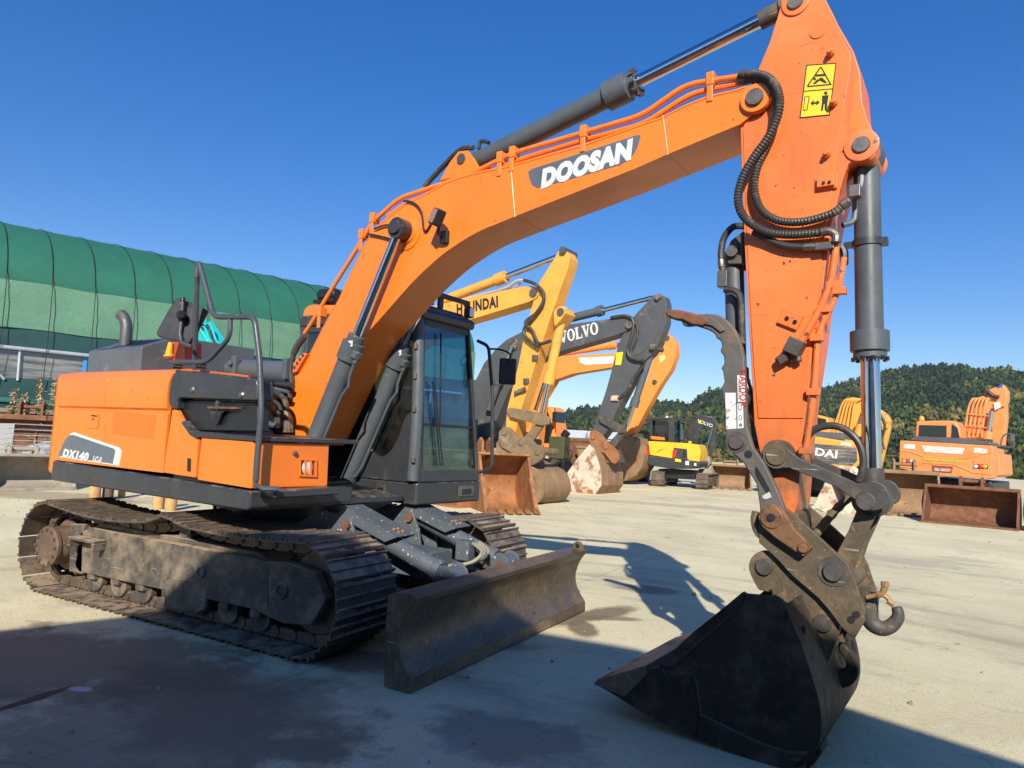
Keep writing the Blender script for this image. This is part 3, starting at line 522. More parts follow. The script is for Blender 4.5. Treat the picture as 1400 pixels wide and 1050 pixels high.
for v_ in (.12, .42, .62, .8): hg.cyl(FC(.0, v_, .0)+Vector((0, -.06, 0)), FC(.0, v_+.03, .0)+Vector((0, -.06, 0)), .018, n=8)
U('hinge', hg, STL)
st = M().box((.15, .52, 1.35), (.65, 1.02, 1.50)).prism([(.02, 1.45), (.18, 1.45), (.05, 2.25), (-.1, 2.25)], .53, 1.01).box((.1, .42, 1.55), (.6, .50, 1.62)).box((.1, 1.04, 1.55), (.6, 1.12, 1.62)); st.box((-.06, .66, 2.25), (.03, .88, 2.42)); U('driver_seat', st, mat('seat cloth', (.055, .06, .075), .8, var=.2), .04, seg=3)
cn = M().box((-.3, .38, 1.12), (.6, .50, 1.50)); cn.box((-.3, .36, 1.10), (1.28, 1.2, 1.14)); cn.prism([(.95, 1.14), (1.0, 1.75), (1.1, 1.75), (1.15, 1.14)], .42, .55); U('cab_console', cn, BLK, .02)
ls = M()
for y in (.66, .82): ls.tube([(1.0, y, 1.14), (1.05, y, 1.5), (.95, y, 1.62)], .012).box((.93, y-.04, 1.14), (1.1, y+.04, 1.17))
for y in (.46, 1.08): ls.tube([(.55, y, 1.6), (.6, y, 1.78)], .014).cyl((.6, y, 1.78), (.61, y, 1.86), .026, .03)
U('control_lever', ls, mat('lever grey', (.14, .15, .17), .4))
U('side_cushion', M().box((.95, .95, 1.12), (1.2, 1.15, 1.2)), mat('lime cloth', (.25, .4, .08), .8), .03)
# ---- boom
BY = .196
top = [(392, 606), (384, 590), (381, 572)]+sm2([(393, 549), (404, 512), (420, 489), (436, 458), (449, 433), (466, 403), (474, 384), (502, 327), (517, 307), (537, 291), (557, 276), (583, 263), (612, 247), (646, 236), (697, 225)], 3)+[(799, 196), (907, 158)]+sm2([(936, 143), (969, 130), (1000, 123), (1019, 117)], 2)
tip = [(1032+17.5*math.cos(a), 133+17.5*math.sin(a)) for a in [math.radians(t) for t in (-70, -45, -20, 5, 30, 55, 75)]]
bot = [(1012, 170), (913, 211), (870, 230), (780, 266)]+sm2([(704, 296), (680, 306), (658, 315), (636, 327), (612, 343), (598, 354), (580, 370), (562, 388), (545, 407), (530, 424), (516, 440), (500, 458), (480, 490)], 3)+[(432, 592), (424, 608)]
bm = oy(FU, -BY, top+tip+bot)
boom = U('boom', M().prism(bm, -BY, BY), ORG, .004, smooth=25, seg=2)
# flange lips along the edges of the side plate
def edge_strip(pts, y, w=.012, h=.006): return M().tube([Vector((a, y, b)) for a, b in pts], h, n=6)
U('boom_edge_weld', edge_strip(oy(FU, -BY, [(x-1, y+3.2) for x, y in top[4:]]), -BY-.0005, h=.004), ORG, par=None)
for a, b in (((698, 226), (704, 296)), ((906, 158), (913, 211))):
    U('plate_seam', M().tube([FU.Y(*a, -BY), FU.Y(*b, -BY), FU.Y(*b, -BY)+Vector((0, 2*BY, 0))], .0045, n=6), ORG)
p_, q_ = FU.Y(466, 404, -BY), FU.Y(500, 440, -BY); U('plate_seam', M().tube([p_, q_], .0045, n=6), ORG)
P1 = FU.Y(1032, 133, -BY-.03); zz = lambda v, a, b: (Vector((v.x, a, v.z)), Vector((v.x, b, v.z)))
for s in (-1, 1):
    U('boom_tip_boss', M().lathe(*zz(P1, s*(BY-.01), s*(BY+.028)), [(0, .09), (.8, .09), (1, .085), (1, .05)], n=36), ORA if s > 0 else ORG)
U('arm_pivot_pin', M().lathe(*zz(P1, -(BY+.047), BY+.047), [(0, .02), (0, .048), (.01, .052), (.99, .052), (1, .048), (1, .02)], n=28), STL)
# boss for the boom rams and its pin caps
PB = FU.Y(546, 313, -.29); PBW = FU.Y(553, 327, -.20)
PB = Vector((PB.x, 0, PB.z))
for s in (-1, 1): U('ram_boss', M().lathe(*zz(PB, s*(BY-.01), s*(BY+.03)), [(0, .15), (.45, .15), (.6, .11), (1, .10)], n=36), ORG)
U('boom_ram_pin', M().lathe(*zz(PB, -.36, .36), [(0, .03), (0, .05), (.02, .058), (.05, .058), (.05, .062), (.95, .062), (.98, .058), (1, .05), (1, .03)], n=28), DGR)
# logo decal
dd = sm2([(722, 235), (725, 247), (729, 254), (737, 257)], 2)+[(846, 226)]+sm2([(858, 220), (867, 210), (873, 197), (876, 185)], 2)+[(871, 184.5), (727, 231)]
U('logo_decal', M().prism(oy(FU, -BY-.001, dd), -BY-.0025, -BY+.001), DCL)
a, b = FU.Y(738, 246, -BY-.004), FU.Y(863, 204, -BY-.004)
U('boom_lettering', text_mesh('DOOSAN', .172, frame_on((a+b)/2+Vector((0, 0, -.006)), (b-a), (0, 0, 1)), shear=.22, bold=.0135, ext=.0008, sx=.90, font_space=1.08), WHT)
# work lamp on the boom
v = FU.Y(597, 297, -.34); T = frame_on(v, (.72, -.3, -.3), (.25, .1, 1))
U('boom_lamp', M().box((-.05, -.065, -.045), (.05, .065, .035), T=T), BLK, .012); U('boom_lamp_lens', M().box((-.042, -.055, .036), (.042, .055, .041), T=T), mat('amber shaded lens', (.35, .18, .1), .15, coat=.5), .003)
U('lamp_bracket', M().tube([v+Vector((0, .03, -.05)), v+Vector((-.02, .05, -.11)), v+Vector((-.02, .15, -.12))], .014).box((v.x-.05, -.235, v.z-.17), (v.x+.02, -.2, v.z-.07)), BLK, .004)
wr = M(); wr.tube([FU.Y(*q, -.21) for q in ((552, 275), (562, 276), (572, 283), (577, 295), (579, 312), (583, 316), (590, 304))], .009, k=4).tube([FU.Y(*q, -.215) for q in ((512, 313), (525, 308), (536, 308))], .008, k=3).tube([FU.Y(*q, -.215) for q in ((505, 320), (520, 323), (535, 327))], .008, k=3); U('wiring', wr, BLK)
# pipes along the boom
def pline(pts, y, r=.019, m=None): return (m or M()).tube(smooth_corner([FU.Y(a, b, y) for a, b in pts], .09), r, n=10)
pm = pline([(407, 470), (424, 445), (455, 393), (496, 327), (508, 305), (546, 271), (640, 240), (700, 210), (800, 181), (878, 158), (938, 116), (1010, 105)], -.175)
U('boom_pipe', pm, ORG)
U('boom_pipe', pline([(530, 296), (556, 277), (643, 247), (720, 215), (800, 191), (880, 170), (945, 128), (1010, 114)], -.15), ORG)
cl = M()
for (a, b), (dx, dz) in (((497, 322), (.0, .0)), ((512, 300), (0, 0)), ((686, 218), (0, 0)), ((703, 211), (0, 0)), ((800, 183), (0, 0)), ((973, 112), (0, 0)), ((440, 428), (0, 0))):
    v = FU.Y(a, b, -.17); cl.box((v.x-.025, -.21, v.z-.035), (v.x+.025, -.13, v.z+.05)); cl.box((v.x-.02, -.205, v.z-.14), (v.x+.02, -.19, v.z-.03))
U('pipe_bracket', cl, ORG, .006)
U('base_hose', M().tube([FU.Y(*q, -.22) for q in ((412, 466), (403, 478), (398, 505), (399, 525), (395, 548), (382, 563), (370, 562), (362, 550))], .028, n=10, k=5, ring=.02), RUB)
U('hose_ferrule', M().tube([FU.Y(*q, -.22) for q in ((417, 459), (408, 470), (402, 482))], .031, n=10), STL)
U('boom_hose_guard', M().prism(oy(FU, -.2, [(404, 511), (405, 497), (418, 483), (424, 484), (410, 508)]), -.235, -.18), ORA, .005)
sb = M()
for k in range(4): v = FU.Y(404+3.8*k, 502-5.5*k, -.23); sb.cyl(v, v-Vector((.0, .02, 0)), .013, n=8)
U('guard_bolt', sb, STL)
# boom rams
F0, RG = Vector((.50, 0, 1.02)), Vector((1.085, 0, 2.245))
dv = (Vector((PB.x, 0, PB.z))-F0); Lr = dv.length; dv.normalize()
for s in (-1, 1):
    o = Vector((0, s*.285, 0)); g1 = (RG-F0).length/Lr
    U('boom_ram', M().lathe(F0+o, F0+o+dv*Lr*(g1+.02), [(0, .05), (0, .076), (.87, .076), (.872, .095), (.985, .095), (.987, .07), (1.03, .07), (1.03, .04)], n=32), GRY, .003)
    U('boom_ram_rod', M().cyl(F0+o+dv*Lr*g1, Vector((PB.x, o.y, PB.z)), .041, n=32), CHR)
    U('rod_eye', M().lathe(Vector((PB.x, o.y-.05, PB.z)), Vector((PB.x, o.y+.05, PB.z)), [(0, .06), (0, .085), (1, .085), (1, .06)], n=28), DGR)
    U('ram_foot', M().lathe(F0+o+Vector((0, -.06, 0)), F0+o+Vector((0, .06, 0)), [(0, .05), (0, .10), (1, .10), (1, .05)]), DGR)
    nx = Vector((dv.z, 0, -dv.x)); gp = F0+o+dv*Lr*g1; q = lambda t, n: F0+o+dv*Lr*t+nx*n+Vector((0, -.02, 0))
    U('ram_pipe', M().tube([q(g1-.02, .11), q(g1-.10, .12), q(g1-.13, .15), q(g1-.17, .12), q(.12, .11), q(.07, .09), q(.05, .04)], .013, n=8), GRY)
    U('ram_port', M().box((-.035, -.03, -.035), (.03, .03, .035), T=frame_on(q(g1-.02, .10), nx, dv)).cyl(q(g1-.005, .11), q(g1-.05, .115), .022, n=8), GRY, .008)
    U('gland_tag', M().box((-.025, -.002, -.025), (.025, .002, .025), T=frame_on(q(g1+.01, .045)+Vector((0, -.055, 0)), (1, 0, 0), (0, 1, 0))), WHT)
# arm ram on top of the boom
A0, A1, PT = FU.Y(645, 225, 0), FU.Y(862, 132, 0), FU.Y(1088, 4, 0)
dv = (PT-A0); La = dv.length; dv.normalize(); ga = (A1-A0).length/La
U('arm_ram', M().lathe(A0, A0+dv*La*(ga+.01), [(0, .04), (0, .075), (.86, .077), (.862, .103), (.98, .103), (.985, .08), (1.025, .08), (1.025, .05)], n=36), GRY, .003)
U('arm_ram_rod', M().cyl(A0+dv*La*ga, PT-dv*.1, .043, n=32), CHR); U('rod_eye', M().cyl(PT-dv*.22, PT, .058, n=24).lathe(PT+Vector((0, -.07, 0)), PT+Vector((0, .07, 0)), [(0, .05), (0, .09), (1, .09), (1, .05)], n=28), LNK)
for k in range(8):
    pass
bl_ = M(); up = Vector((-dv.z, 0, dv.x)); gp = A0+dv*La*(ga+.02)
for k in range(10): a = 2*math.pi*k/10; c = gp+up*.09*math.cos(a)+Vector((0, .09*math.sin(a), 0)); bl_.cyl(c-dv*.01, c+dv*.025, .012, n=6)
U('gland_bolt', bl_, STL)
lg = M()
for y in (-.13, .10): lg.prism([(A0.x-.22, A0.z-.14), (A0.x-.12, A0.z-.0), (A0.x-.04, A0.z+.07), (A0.x+.05, A0.z+.06), (A0.x+.12, A0.z-.02), (A0.x+.2, A0.z-.14)], y, y+.03)
U('ram_lug', lg, ORG, .006); U('lug_pin', M().cyl((A0.x, -.145, A0.z), (A0.x, .145, A0.z), .04), STL)
U('arm_ram_hose', M().tube([A0+Vector((.05, -.05, .11)), A0+Vector((-.08, -.05, .12)), A0+Vector((-.3, 0, .04)), A0+Vector((-.5, 0, -.1))], .022, k=5).tube([A0+Vector((.1, -.05, .09)), A0+Vector((.12, -.05, .15)), A0+Vector((.2, -.05, .12))], .016, k=3), RUB)
# ---- arm
AY = .165
left = [(1066, -8), (1068, 5), (1052, 58), (1035, 98), (1020, 130), (1012, 172), (1014, 232), (1017, 320), (1021, 400), (1027, 500), (1031, 580), (1045, 650), (1050, 700)]
right = [(1068, 716), (1085, 706), (1090, 690), (1097, 600), (1106, 530), (1117, 460), (1128, 370), (1137, 305), (1146, 270), (1153, 242), (1160, 224), (1168, 220)]+sm2([(1183, 219), (1192, 217), (1198, 208), (1199, 194), (1194, 181), (1187, 166)], 3)+[(1179, 140), (1176, 100), (1167, 70), (1146, 34), (1137, 15), (1126, -6), (1108, -20), (1085, -24), (1072, -18)]
arm = U('arm', M().prism(oy(FU, -AY, left+right), -AY, AY), ORA, .006, smooth=25)
inner = [(1022, 135), (1036, 100), (1060, 56), (1078, 36), (1096, 23), (1116, 18), (1134, 25), (1147, 45), (1156, 62), (1164, 76), (1162, 104), (1152, 160), (1140, 245), (1131, 300), (1122, 372), (1112, 460), (1102, 535), (1099, 572), (1037, 572), (1031, 500), (1025, 400), (1020, 300), (1018, 232), (1016, 180)]
U('arm_side_plate', M().prism(oy(FU, -AY, inner), -AY-.008, -AY+.002), ORA, .004, smooth=25)
ap = AY+.008
for q, r in (((1088, 4), .078), ((1178, 199), .088)):
    v = FU.Y(*q, -AY)
    for s in (-1, 1): U('arm_boss', M().lathe(*zz(v, s*(AY-.01), s*(AY+.012)), [(0, r), (.9, r), (1, r-.006), (1, .05)], n=36), ORA)
    U('arm_pin', M().lathe(*zz(v, -(AY+.026), AY+.026), [(0, .02), (0, .042), (.02, .046), (.98, .046), (1, .042), (1, .02)], n=28), STL)
PC = FU.Y(1178, 199, -AY)
cr = M().lathe(*zz(FU.Y(1118, 43, -ap), -ap-.006, -ap+.001), [(0, .035), (0, .042), (1, .042), (1, .03)], n=20); U('cable_port', cr, ORA)
bk = M()
for q in ((1136, 74), (1140, 142), (1131, 212)):
    v = FU.Y(*q, -ap); bk.lathe(v, v-Vector((0, .05, 0)), [(0, .022), (.6, .02), (.61, .014), (1, .014)], n=10)
v = FU.Y(1130, 250, -ap); bk.box((v.x-.045, v.y-.035, v.z-.03), (v.x+.045, v.y, v.z+.03)); bk.box((v.x-.06, v.y-.01, v.z-.04), (v.x+.06, v.y, v.z+.04))
v = FU.Y(1081, 437, -ap); T = frame_on(v, (.9, 0, -.42), (.42, 0, .9)); bk.box((-.06, -.045, 0), (.06, .045, .022), T=T)
U('hose_bracket', bk, ORA, .005)
bq = M()
for q in ((1076, 435), (1087, 440)): v = FU.Y(*q, -ap-.024); bq.cyl(v, v-Vector((0, .006, 0)), .012, n=8)
for q in ((1126, 250), (1134, 249)): v = FU.Y(*q, -ap-.036); bq.cyl(v, v-Vector((0, .006, 0)), .009, n=8)
U('bracket_bolt', bq, BLK)
# safety sticker: two pictograms
sy = -ap-.001; S = lambda pts, o=0: oy(FU, sy, pts)
U('safety_sticker', M().prism(S([(1103, 90), (1143, 87), (1134, 157), (1094, 161)]), sy-.0012, sy+.002), YEL)
m = M(); c0, c1 = sy-.0024, sy-.0008
def bar(a, b, w):
    a, b = Vector(a), Vector(b); d = (b-a).normalized(); n = Vector((-d.y, d.x))*w/2; m.prism(S([tuple(a+n), tuple(b+n), tuple(b-n), tuple(a-n)]), c0, c1)
for a, b in (((1102, 89.5), (1143.5, 86.5)), ((1143, 87), (1134, 157.5)), ((1134.5, 157), (1093.5, 161)), ((1094, 161), (1103, 90)), ((1099, 125), (1139, 121.5))): bar(a, b, 1.3)
for a, b in (((1122, 92), (1104, 118)), ((1104, 118.5), (1137, 115.5)), ((1136, 116), (1122.5, 91.5))): bar(a, b, 1.8)
for pts in ([(1115, 102), (1128, 101), (1128, 104), (1115, 105)], [(1120, 107), (1124, 106), (1131, 113), (1128, 114), (1120, 110)], [(1111, 115), (1118, 108), (1121, 110), (1115, 115)], [(1100, 132), (1107, 131.5), (1104, 151), (1098, 151.5)], [(1108, 141), (1113, 137), (1112.6, 140), (1116.5, 139.6), (1117, 136.8), (1121, 140.3), (1116, 144.3), (1116.3, 142), (1112.3, 142.4), (1112, 145)]): m.prism(S(pts), c0, c1)
for pts in ([(1124, 131), (1133, 130), (1131.5, 140), (1130, 151), (1127.5, 151), (1127.6, 142), (1126.5, 142), (1125, 151.5), (1122.4, 151.5), (1124, 139.5)],): m.prism(S(pts), c0, c1)
v = FU.Y(1129, 127, 0); m.prism(S([(1129+2.4*math.cos(t), 127.4+2.4*math.sin(t)) for t in [k*math.pi/5 for k in range(10)]]), c0, c1); m.prism(S([(1114+2*math.cos(t), 108+2*math.sin(t)) for t in [k*math.pi/4 for k in range(8)]]), c0, c1)
U('sticker_pictogram', m, INK)
m = M(); m.prism(S([(1101.2, 133), (1105.7, 132.7), (1103, 150), (1099, 150.4)]), c0-.001, c0-.0002); U('sticker_box_inset', m, YEL)
U('blank_label', M().prism(S([(1164, 150), (1176, 149), (1172, 175), (1160, 177)]), -AY-.0015, -AY+.001), ORG)
# corrugated hoses
hr = .0255
U('arm_hose', M().tube([FU.Y(*q, y) for q, y in (((1012, 102), -.2), ((1040, 102), -.24), ((1058, 113), -.26), ((1066, 135), -.27), ((1063, 160), -.27), ((1050, 188), -.27), ((1030, 216), -.27), ((1014, 246), -.27), ((1009, 276), -.27), ((1020, 300), -.26), ((1048, 317), -.24), ((1082, 321), -.23), ((1122, 318), -.23))], hr, n=12, k=16, ring=.009), RUB)
U('arm_hose', M().tube([FU.Y(*q, y) for q, y in (((1012, 110), -.18), ((1040, 109), -.21), ((1056, 120), -.22), ((1061, 146), -.225), ((1054, 185), -.225), ((1040, 215), -.225), ((1032, 245), -.225), ((1033, 268), -.225), ((1043, 289), -.225), ((1066, 302), -.225), ((1098, 303), -.23), ((1135, 293), -.23), ((1152, 281), -.22))], hr*.96, n=12, k=16, ring=.009), RUB)
U('arm_hose', M().tube([FU.Y(*q, -.21) for q in ((1030, 317), (1052, 328), (1075, 336), (1100, 338))], .02, n=10, k=6), RUB)
fe = M(); fe.tube([FU.Y(*q, -.23) for q in ((1122, 318), (1134, 316), (1143, 321), (1143, 332))], .025, n=10, k=3).tube([FU.Y(*q, -.22) for q in ((1150, 282), (1162, 274))], .028, n=10); fe.tube([FU.Y(*q, -.21) for q in ((1098, 338), (1118, 337), (1134, 337))], .022, n=10)
v = FU.Y(1128, 337, -.21); fe.box((v.x-.05, v.y-.022, v.z-.022), (v.x+.05, v.y+.022, v.z+.022)); v = FU.Y(1172, 262, -.15); fe.box((v.x-.04, v.y-.03, v.z-.035), (v.x+.02, v.y+.03, v.z+.035)); fe.tube([FU.Y(*q, -.19) for q in ((1010, 101), (1022, 101))], .026, n=10).tube([FU.Y(*q, -.17) for q in ((1008, 112), (1022, 110))], .026, n=10)
U('hose_fitting', fe, STL, .006)
U('arm_pipe', pline([(1143, 332), (1142, 350), (1136, 388), (1120, 425), (1096, 466)], -.20, .019), ORA); U('arm_pipe', pline([(1154, 352), (1148, 392), (1132, 430), (1118, 455), (1113, 540), (1101, 618)], -.18, .016), ORA)
U('arm_pipe', pline([(1137, 340), (1126, 440), (1119, 470), (1108, 560)], -.185, .010), ORA)
pb = M()
for q in ((1139, 390), (1148, 398), (1126, 423), (1117, 462), (1112, 536), (1102, 616)): v = FU.Y(*q, -.19); pb.box((v.x-.035, -.215, v.z-.02), (v.x+.035, -.165, v.z+.02))
U('pipe_bracket', pb, ORA, .005)
U('pipe_elbow', M().tube([FU.Y(*q, -.16) for q in ((1150, 338), (1154, 345), (1154, 362))], .022, k=3), BLK)
v = FU.Y(1085, 478, -.21); T = frame_on(v, (.45, 0, .9), (-.9, 0, .45)); U('hose_coupling', M().box((-.03, -.045, -.05), (.06, .045, .045), T=T).cyl(T @ Vector((-.03, .02, 0)), T @ Vector((-.10, .05, 0)), .022).cyl(T @ Vector((-.02, -.03, 0)), T @ Vector((-.05, -.06, 0)), .018), LNK, .008); U('coupling_nut', M().cyl(FU.Y(1076, 489, -.22), FU.Y(1064, 494, -.23), .02, n=6), STL)
# ---- bucket ram
B0, B1, PE = FU.Y(1181, 226, 0), FU.Y(1187, 478, 0), FU.Y(1193, 683, 0); PE = Vector((PE.x, 0, PE.z))
PC0 = Vector((PC.x, 0, PC.z)); dv = (PE-PC0); Lb = dv.length; dv.normalize(); tb = lambda q: (FU.Y(*q, 0)-PC0).dot(dv)/Lb
U('bucket_ram', M().lathe(PC0+dv*.07, PC0+dv*Lb*tb((1187, 490)), [(0, .03), (0, .068), (.86, .072), (.862, .10), (.965, .10), (.967, .085), (1, .085), (1, .055)], n=36), GRY, .003)
U('bucket_ram_rod', M().cyl(PC0+dv*Lb*tb((1187, 488)), PE-dv*.08, .049, n=32), CHR)
U('rod_eye', M().lathe(PE+Vector((0, -.08, 0)), PE+Vector((0, .08, 0)), [(0, .05), (0, .095), (1, .095), (1, .05)], n=28).cyl(PE-dv*.17, PE, .06), LNK); U('ram_head', M().lathe(PC0+Vector((0, -.07, 0)), PC0+Vector((0, .07, 0)), [(0, .05), (0, .09), (1, .09), (1, .05)], n=28).cyl(PC0, PC0+dv*.15, .06), GRY)
up = Vector((dv.z, 0, -dv.x)); cp = PC0+dv*Lb*tb((1184, 333)); U('ram_band', M().lathe(cp-dv*.02, cp+dv*.02, [(0, .07), (0, .078), (1, .078), (1, .07)], n=28).box((cp.x-.12, -.02, cp.z-.015), (cp.x-.06, .02, cp.z+.015)).box((cp.x+.06, -.03, cp.z-.02), (cp.x+.10, .03, cp.z+.02)), DGR)
U('ram_pipe', M().tube([FU.Y(1177, 232, -.07), FU.Y(1177, 252, -.08), FU.Y(1171, 265, -.1)], .02, k=3).tube([FU.Y(1168, 268, -.06), FU.Y(1168, 300, -.06), FU.Y(1152, 308, -.1)], .016, k=3), GRY)
bg_ = M()
gp = PC0+dv*Lb*tb((1187, 491)); ux = Vector((dv.z, 0, -dv.x))
for k in range(10): a = 2*math.pi*k/10; c = gp+ux*.085*math.cos(a)+Vector((0, .085*math.sin(a), 0)); bg_.cyl(c-dv*.01, c+dv*.012, .012, n=6)
U('gland_bolt', bg_, BLK)
# ---- links between arm, ram and coupler
LY = .215
lk = sm2([(1048, 611), (1055, 607), (1063, 606), (1072, 609), (1082, 618), (1092, 626)], 2)+[(1146, 649)]+sm2([(1172, 661), (1184, 660), (1196, 658), (1208, 663), (1215, 673), (1217, 683), (1213, 692), (1202, 697), (1190, 698), (1181, 694), (1170, 684)], 2)+[(1142, 665), (1094, 646)]+sm2([(1080, 640), (1070, 640), (1060, 641), (1050, 636), (1044, 627), (1043, 618)], 2)
for s in (-1, 1): U('side_link', M().prism([(x, z) for x, z in oy(FU, -LY-.03, lk)], s*LY, s*(LY+.035)), LNK, .006, smooth=30)
PL = FU.Y(1061, 623, -LY-.035)
U('link_pin', M().lathe(*zz(PL, -LY-.05, LY+.05), [(0, .02), (0, .05), (.01, .055), (.99, .055), (1, .05), (1, .02)], n=28).lathe(*zz(PL, -LY-.037, -LY-.03), [(0, .07), (1, .072)], n=28).lathe(*zz(PL, -LY, -AY), [(0, .09), (1, .09)], n=28), GRS)
U('link_pin', M().lathe(*zz(PE, -LY-.043, LY+.043), [(0, .02), (0, .042), (.01, .047), (.99, .047), (1, .042), (1, .02)], n=28), STL)
PK = FU.Y(1139, 782, -.27)
hl = M()
hp = [(1172, 690), (1198, 702), (1192, 715), (1176, 750), (1168, 775), (1160, 795), (1130, 795), (1128, 772), (1143, 757), (1160, 725), (1170, 700)]
for s in (-1, 1): hl.prism(oy(FU, -.15, hp), s*.10, s*.15)
hl.box((PK.x+.05, -.1, PK.z+.1), (PK.x+.12, .1, PK.z+.25)) if False else None
hl.lathe(*zz(PE, -.15, .15), [(0, .085), (1, .085)], n=28); U('bucket_link', hl, GRS, .008)
# ---- quick coupler, pins, rusty lock bar
CP = [(1041, 694), (1048, 688), (1060, 688), (1068, 691), (1080, 699), (1114, 729), (1146, 759), (1158, 770), (1167, 788), (1173, 808), (1182, 832), (1182, 850), (1168, 874), (1160, 868), (1149, 857), (1133, 835), (1118, 818), (1102, 804), (1083, 788), (1062, 765), (1048, 752), (1037, 742), (1037, 712)]
for s in (-1, 1):
    m = M(); m.prism(oy(FU, -.26, CP), s*.225, s*.255); U('coupler_plate', m, GRS, .006, smooth=30)
m = M(); v = FU.Y(1165, 840, -.26)
for q, r in (((1171, 840), .018), ((1164, 847), .018), ((1167, 870), .0)):
    if r: v = FU.Y(*q, -.257); m.cyl(v, v-Vector((0, .004, 0)), r, n=14)
U('coupler_hole', m, INK)
q = [FU.Y(*k, -.26) for k in ((1150, 800), (1170, 835))]; U('coupler_crossmember', M().cyl((q[0].x, -.22, q[0].z), (q[0].x, .22, q[0].z), .05).box((q[1].x-.05, -.22, q[1].z-.05), (q[1].x+.02, .22, q[1].z+.05)), GRS, .008)
PA_ = FU.Y(1056, 707, -.26)
for v, r in ((PK, .048),): U('coupler_pin', M().lathe(*zz(v, -.285, .285), [(0, .02), (0, r-.004), (.01, r), (.99, r), (1, r-.004), (1, .02)], n=28).lathe(*zz(v, -.262, -.25), [(0, .075), (1, .078)], n=28), LNK)
m = M(); rb = FU.Y(1056, 707, -.30); re = FU.Y(1099, 749, -.30); d = (re-rb).normalized(); n = Vector((-d.z, 0, d.x))
bar_ = [rb+n*.075, rb+n*.04+d*.12, re+n*.04-d*.03, re+n*.035+d*.03, re-n*.035+d*.03, re-n*.05-d*.04, rb-n*.07+d*.08, rb-n*.075, rb-d*.05-n*.055, rb-d*.075, rb-d*.05+n*.055]
m.prism([(p.x, p.z) for p in bar_], -.315, -.262); m.lathe(*zz(rb, -.325, -.31), [(0, .03), (0, .06), (1, .062)], n=24); m.lathe(*zz(re, -.335, -.31), [(0, .025), (1, .028)], n=12); U('lock_bar', m, mat('rusty lock bar', (.2, .1, .045), .6, .2, var=.3, dirt=(.1, .05, .03), damt=.5, ds=9, bump=.3, chips=(.3, .2, .1), camt=.2), .008)
U('lock_bar_pin', M().lathe(*zz(rb, -.334, -.32), [(0, .012), (0, .02), (1, .022)], n=16), INK)
m = M(); m.tube([FU.Y(*k, -.22) for k in ((1034, 700), (1032, 712), (1037, 728), (1052, 738))], .024, k=3); U('grab_handle', m, GRS)
v1, v2 = FU.Y(1041, 735, -.2), FU.Y(1110, 800, -.2)
U('arm_nose', M().prism(oy(FU, -.2, [(1045, 700), (1090, 700), (1092, 740), (1080, 760), (1065, 765), (1038, 745)]), -.16, .16), GRS, .02)
U('bucket_hose', M().tube([FU.Y(*q, -.16) for q in ((1101, 606), (1106, 594), (1119, 585), (1137, 582), (1155, 587), (1171, 601), (1179, 619), (1180, 640), (1174, 658))], .02, n=10, k=6), RUB)
U('bucket_hose', M().tube([FU.Y(*q, .1) for q in ((1176, 660), (1160, 680), (1142, 698), (1114, 732), (1090, 760))], .026, n=10, k=6, ring=.03), mat('dusty spiral hose', (.14, .12, .08), .6, dirt=(.3, .25, .15), damt=.4, ds=20))
# hook and bleed tap
hk = M().tube([FU.Y(*q, 0) for q in ((1188, 810), (1187, 830), (1191, 850), (1205, 859), (1219, 855), (1228, 843), (1226, 830))], [.055, .026], n=14, k=5); U('lifting_hook', hk, LNK)
m = M(); a, b, c, e = [FU.Y(*q, -.1) for q in ((1184, 817), (1206, 812), (1210, 802), (1217, 824))]; m.cyl(a, b, .012, n=10).cyl(b, a.lerp(b, .7), .019, n=6).cyl(c, b, .017, n=8).tube([b, b.lerp(e, .5)+Vector((.01, 0, 0)), e], .013, n=8).cyl(e+Vector((-.012, 0, .008)), e+Vector((.018, 0, -.008)), .018, n=6); m.cyl(c, c+Vector((0, 0, .025)), .022, n=6); U('grease_fitting', m, BRS, .003)
# ---- bucket
KY = .58
side = sm2([(813, 933), (846, 952), (885, 977), (904, 987), (960, 1013), (1020, 1037), (1061, 1051), (1082, 1051), (1100, 1046), (1112, 1036), (1119, 1020), (1123, 1000), (1122, 975), (1117, 948), (1111, 927), (1103, 903), (1095, 879), (1086, 858), (1078, 839), (1069, 820)], 2)+[(1062, 816), (1020, 812), (1016, 809), (976, 842), (948, 864), (935, 876), (916, 898), (900, 912), (880, 914), (846, 936)]
sp = [(x, max(z, .008)) for x, z in oy(FU, -KY, side)]
shell = sp[0:38]
bk = None
m = M(); m.sheet([(p[0], p[1]+.0) for p in shell[2:]], -KY+.02, KY-.02, .022); bk = U('bucket_shell', m, BKT, .002)
for s in (-1, 1):
    U('bucket_side', M().prism(sp, s*KY, s*(KY-.028)), BKT, .004, par=bk, smooth=30)
wr_ = [(813, 933), (846, 952), (885, 977), (904, 986), (952, 1009), (957, 975), (950, 930), (945, 924), (922, 924), (918, 935), (905, 914), (880, 912), (846, 936)]
U('wear_plate', M().prism(oy(FU, -KY, wr_), -KY-.018, -KY+.001), BKT, .005, par=bk)
U('wear_plate', M().prism(oy(FU, -KY, [(952, 1009), (957, 978), (1032, 1014), (1080, 1030), (1105, 1030), (1085, 1049), (1060, 1049), (1000, 1028)]), -KY-.012, -KY+.001), BKT, .004, par=bk)
U('rim_strip', M().prism(oy(FU, -KY, [(1020, 812), (1016, 809), (976, 842), (948, 864), (935, 876), (903, 908), (918, 912), (950, 880), (980, 855), (1012, 830)]), -KY-.012, -KY+.001), BKT, .003, par=bk)
wl = M()
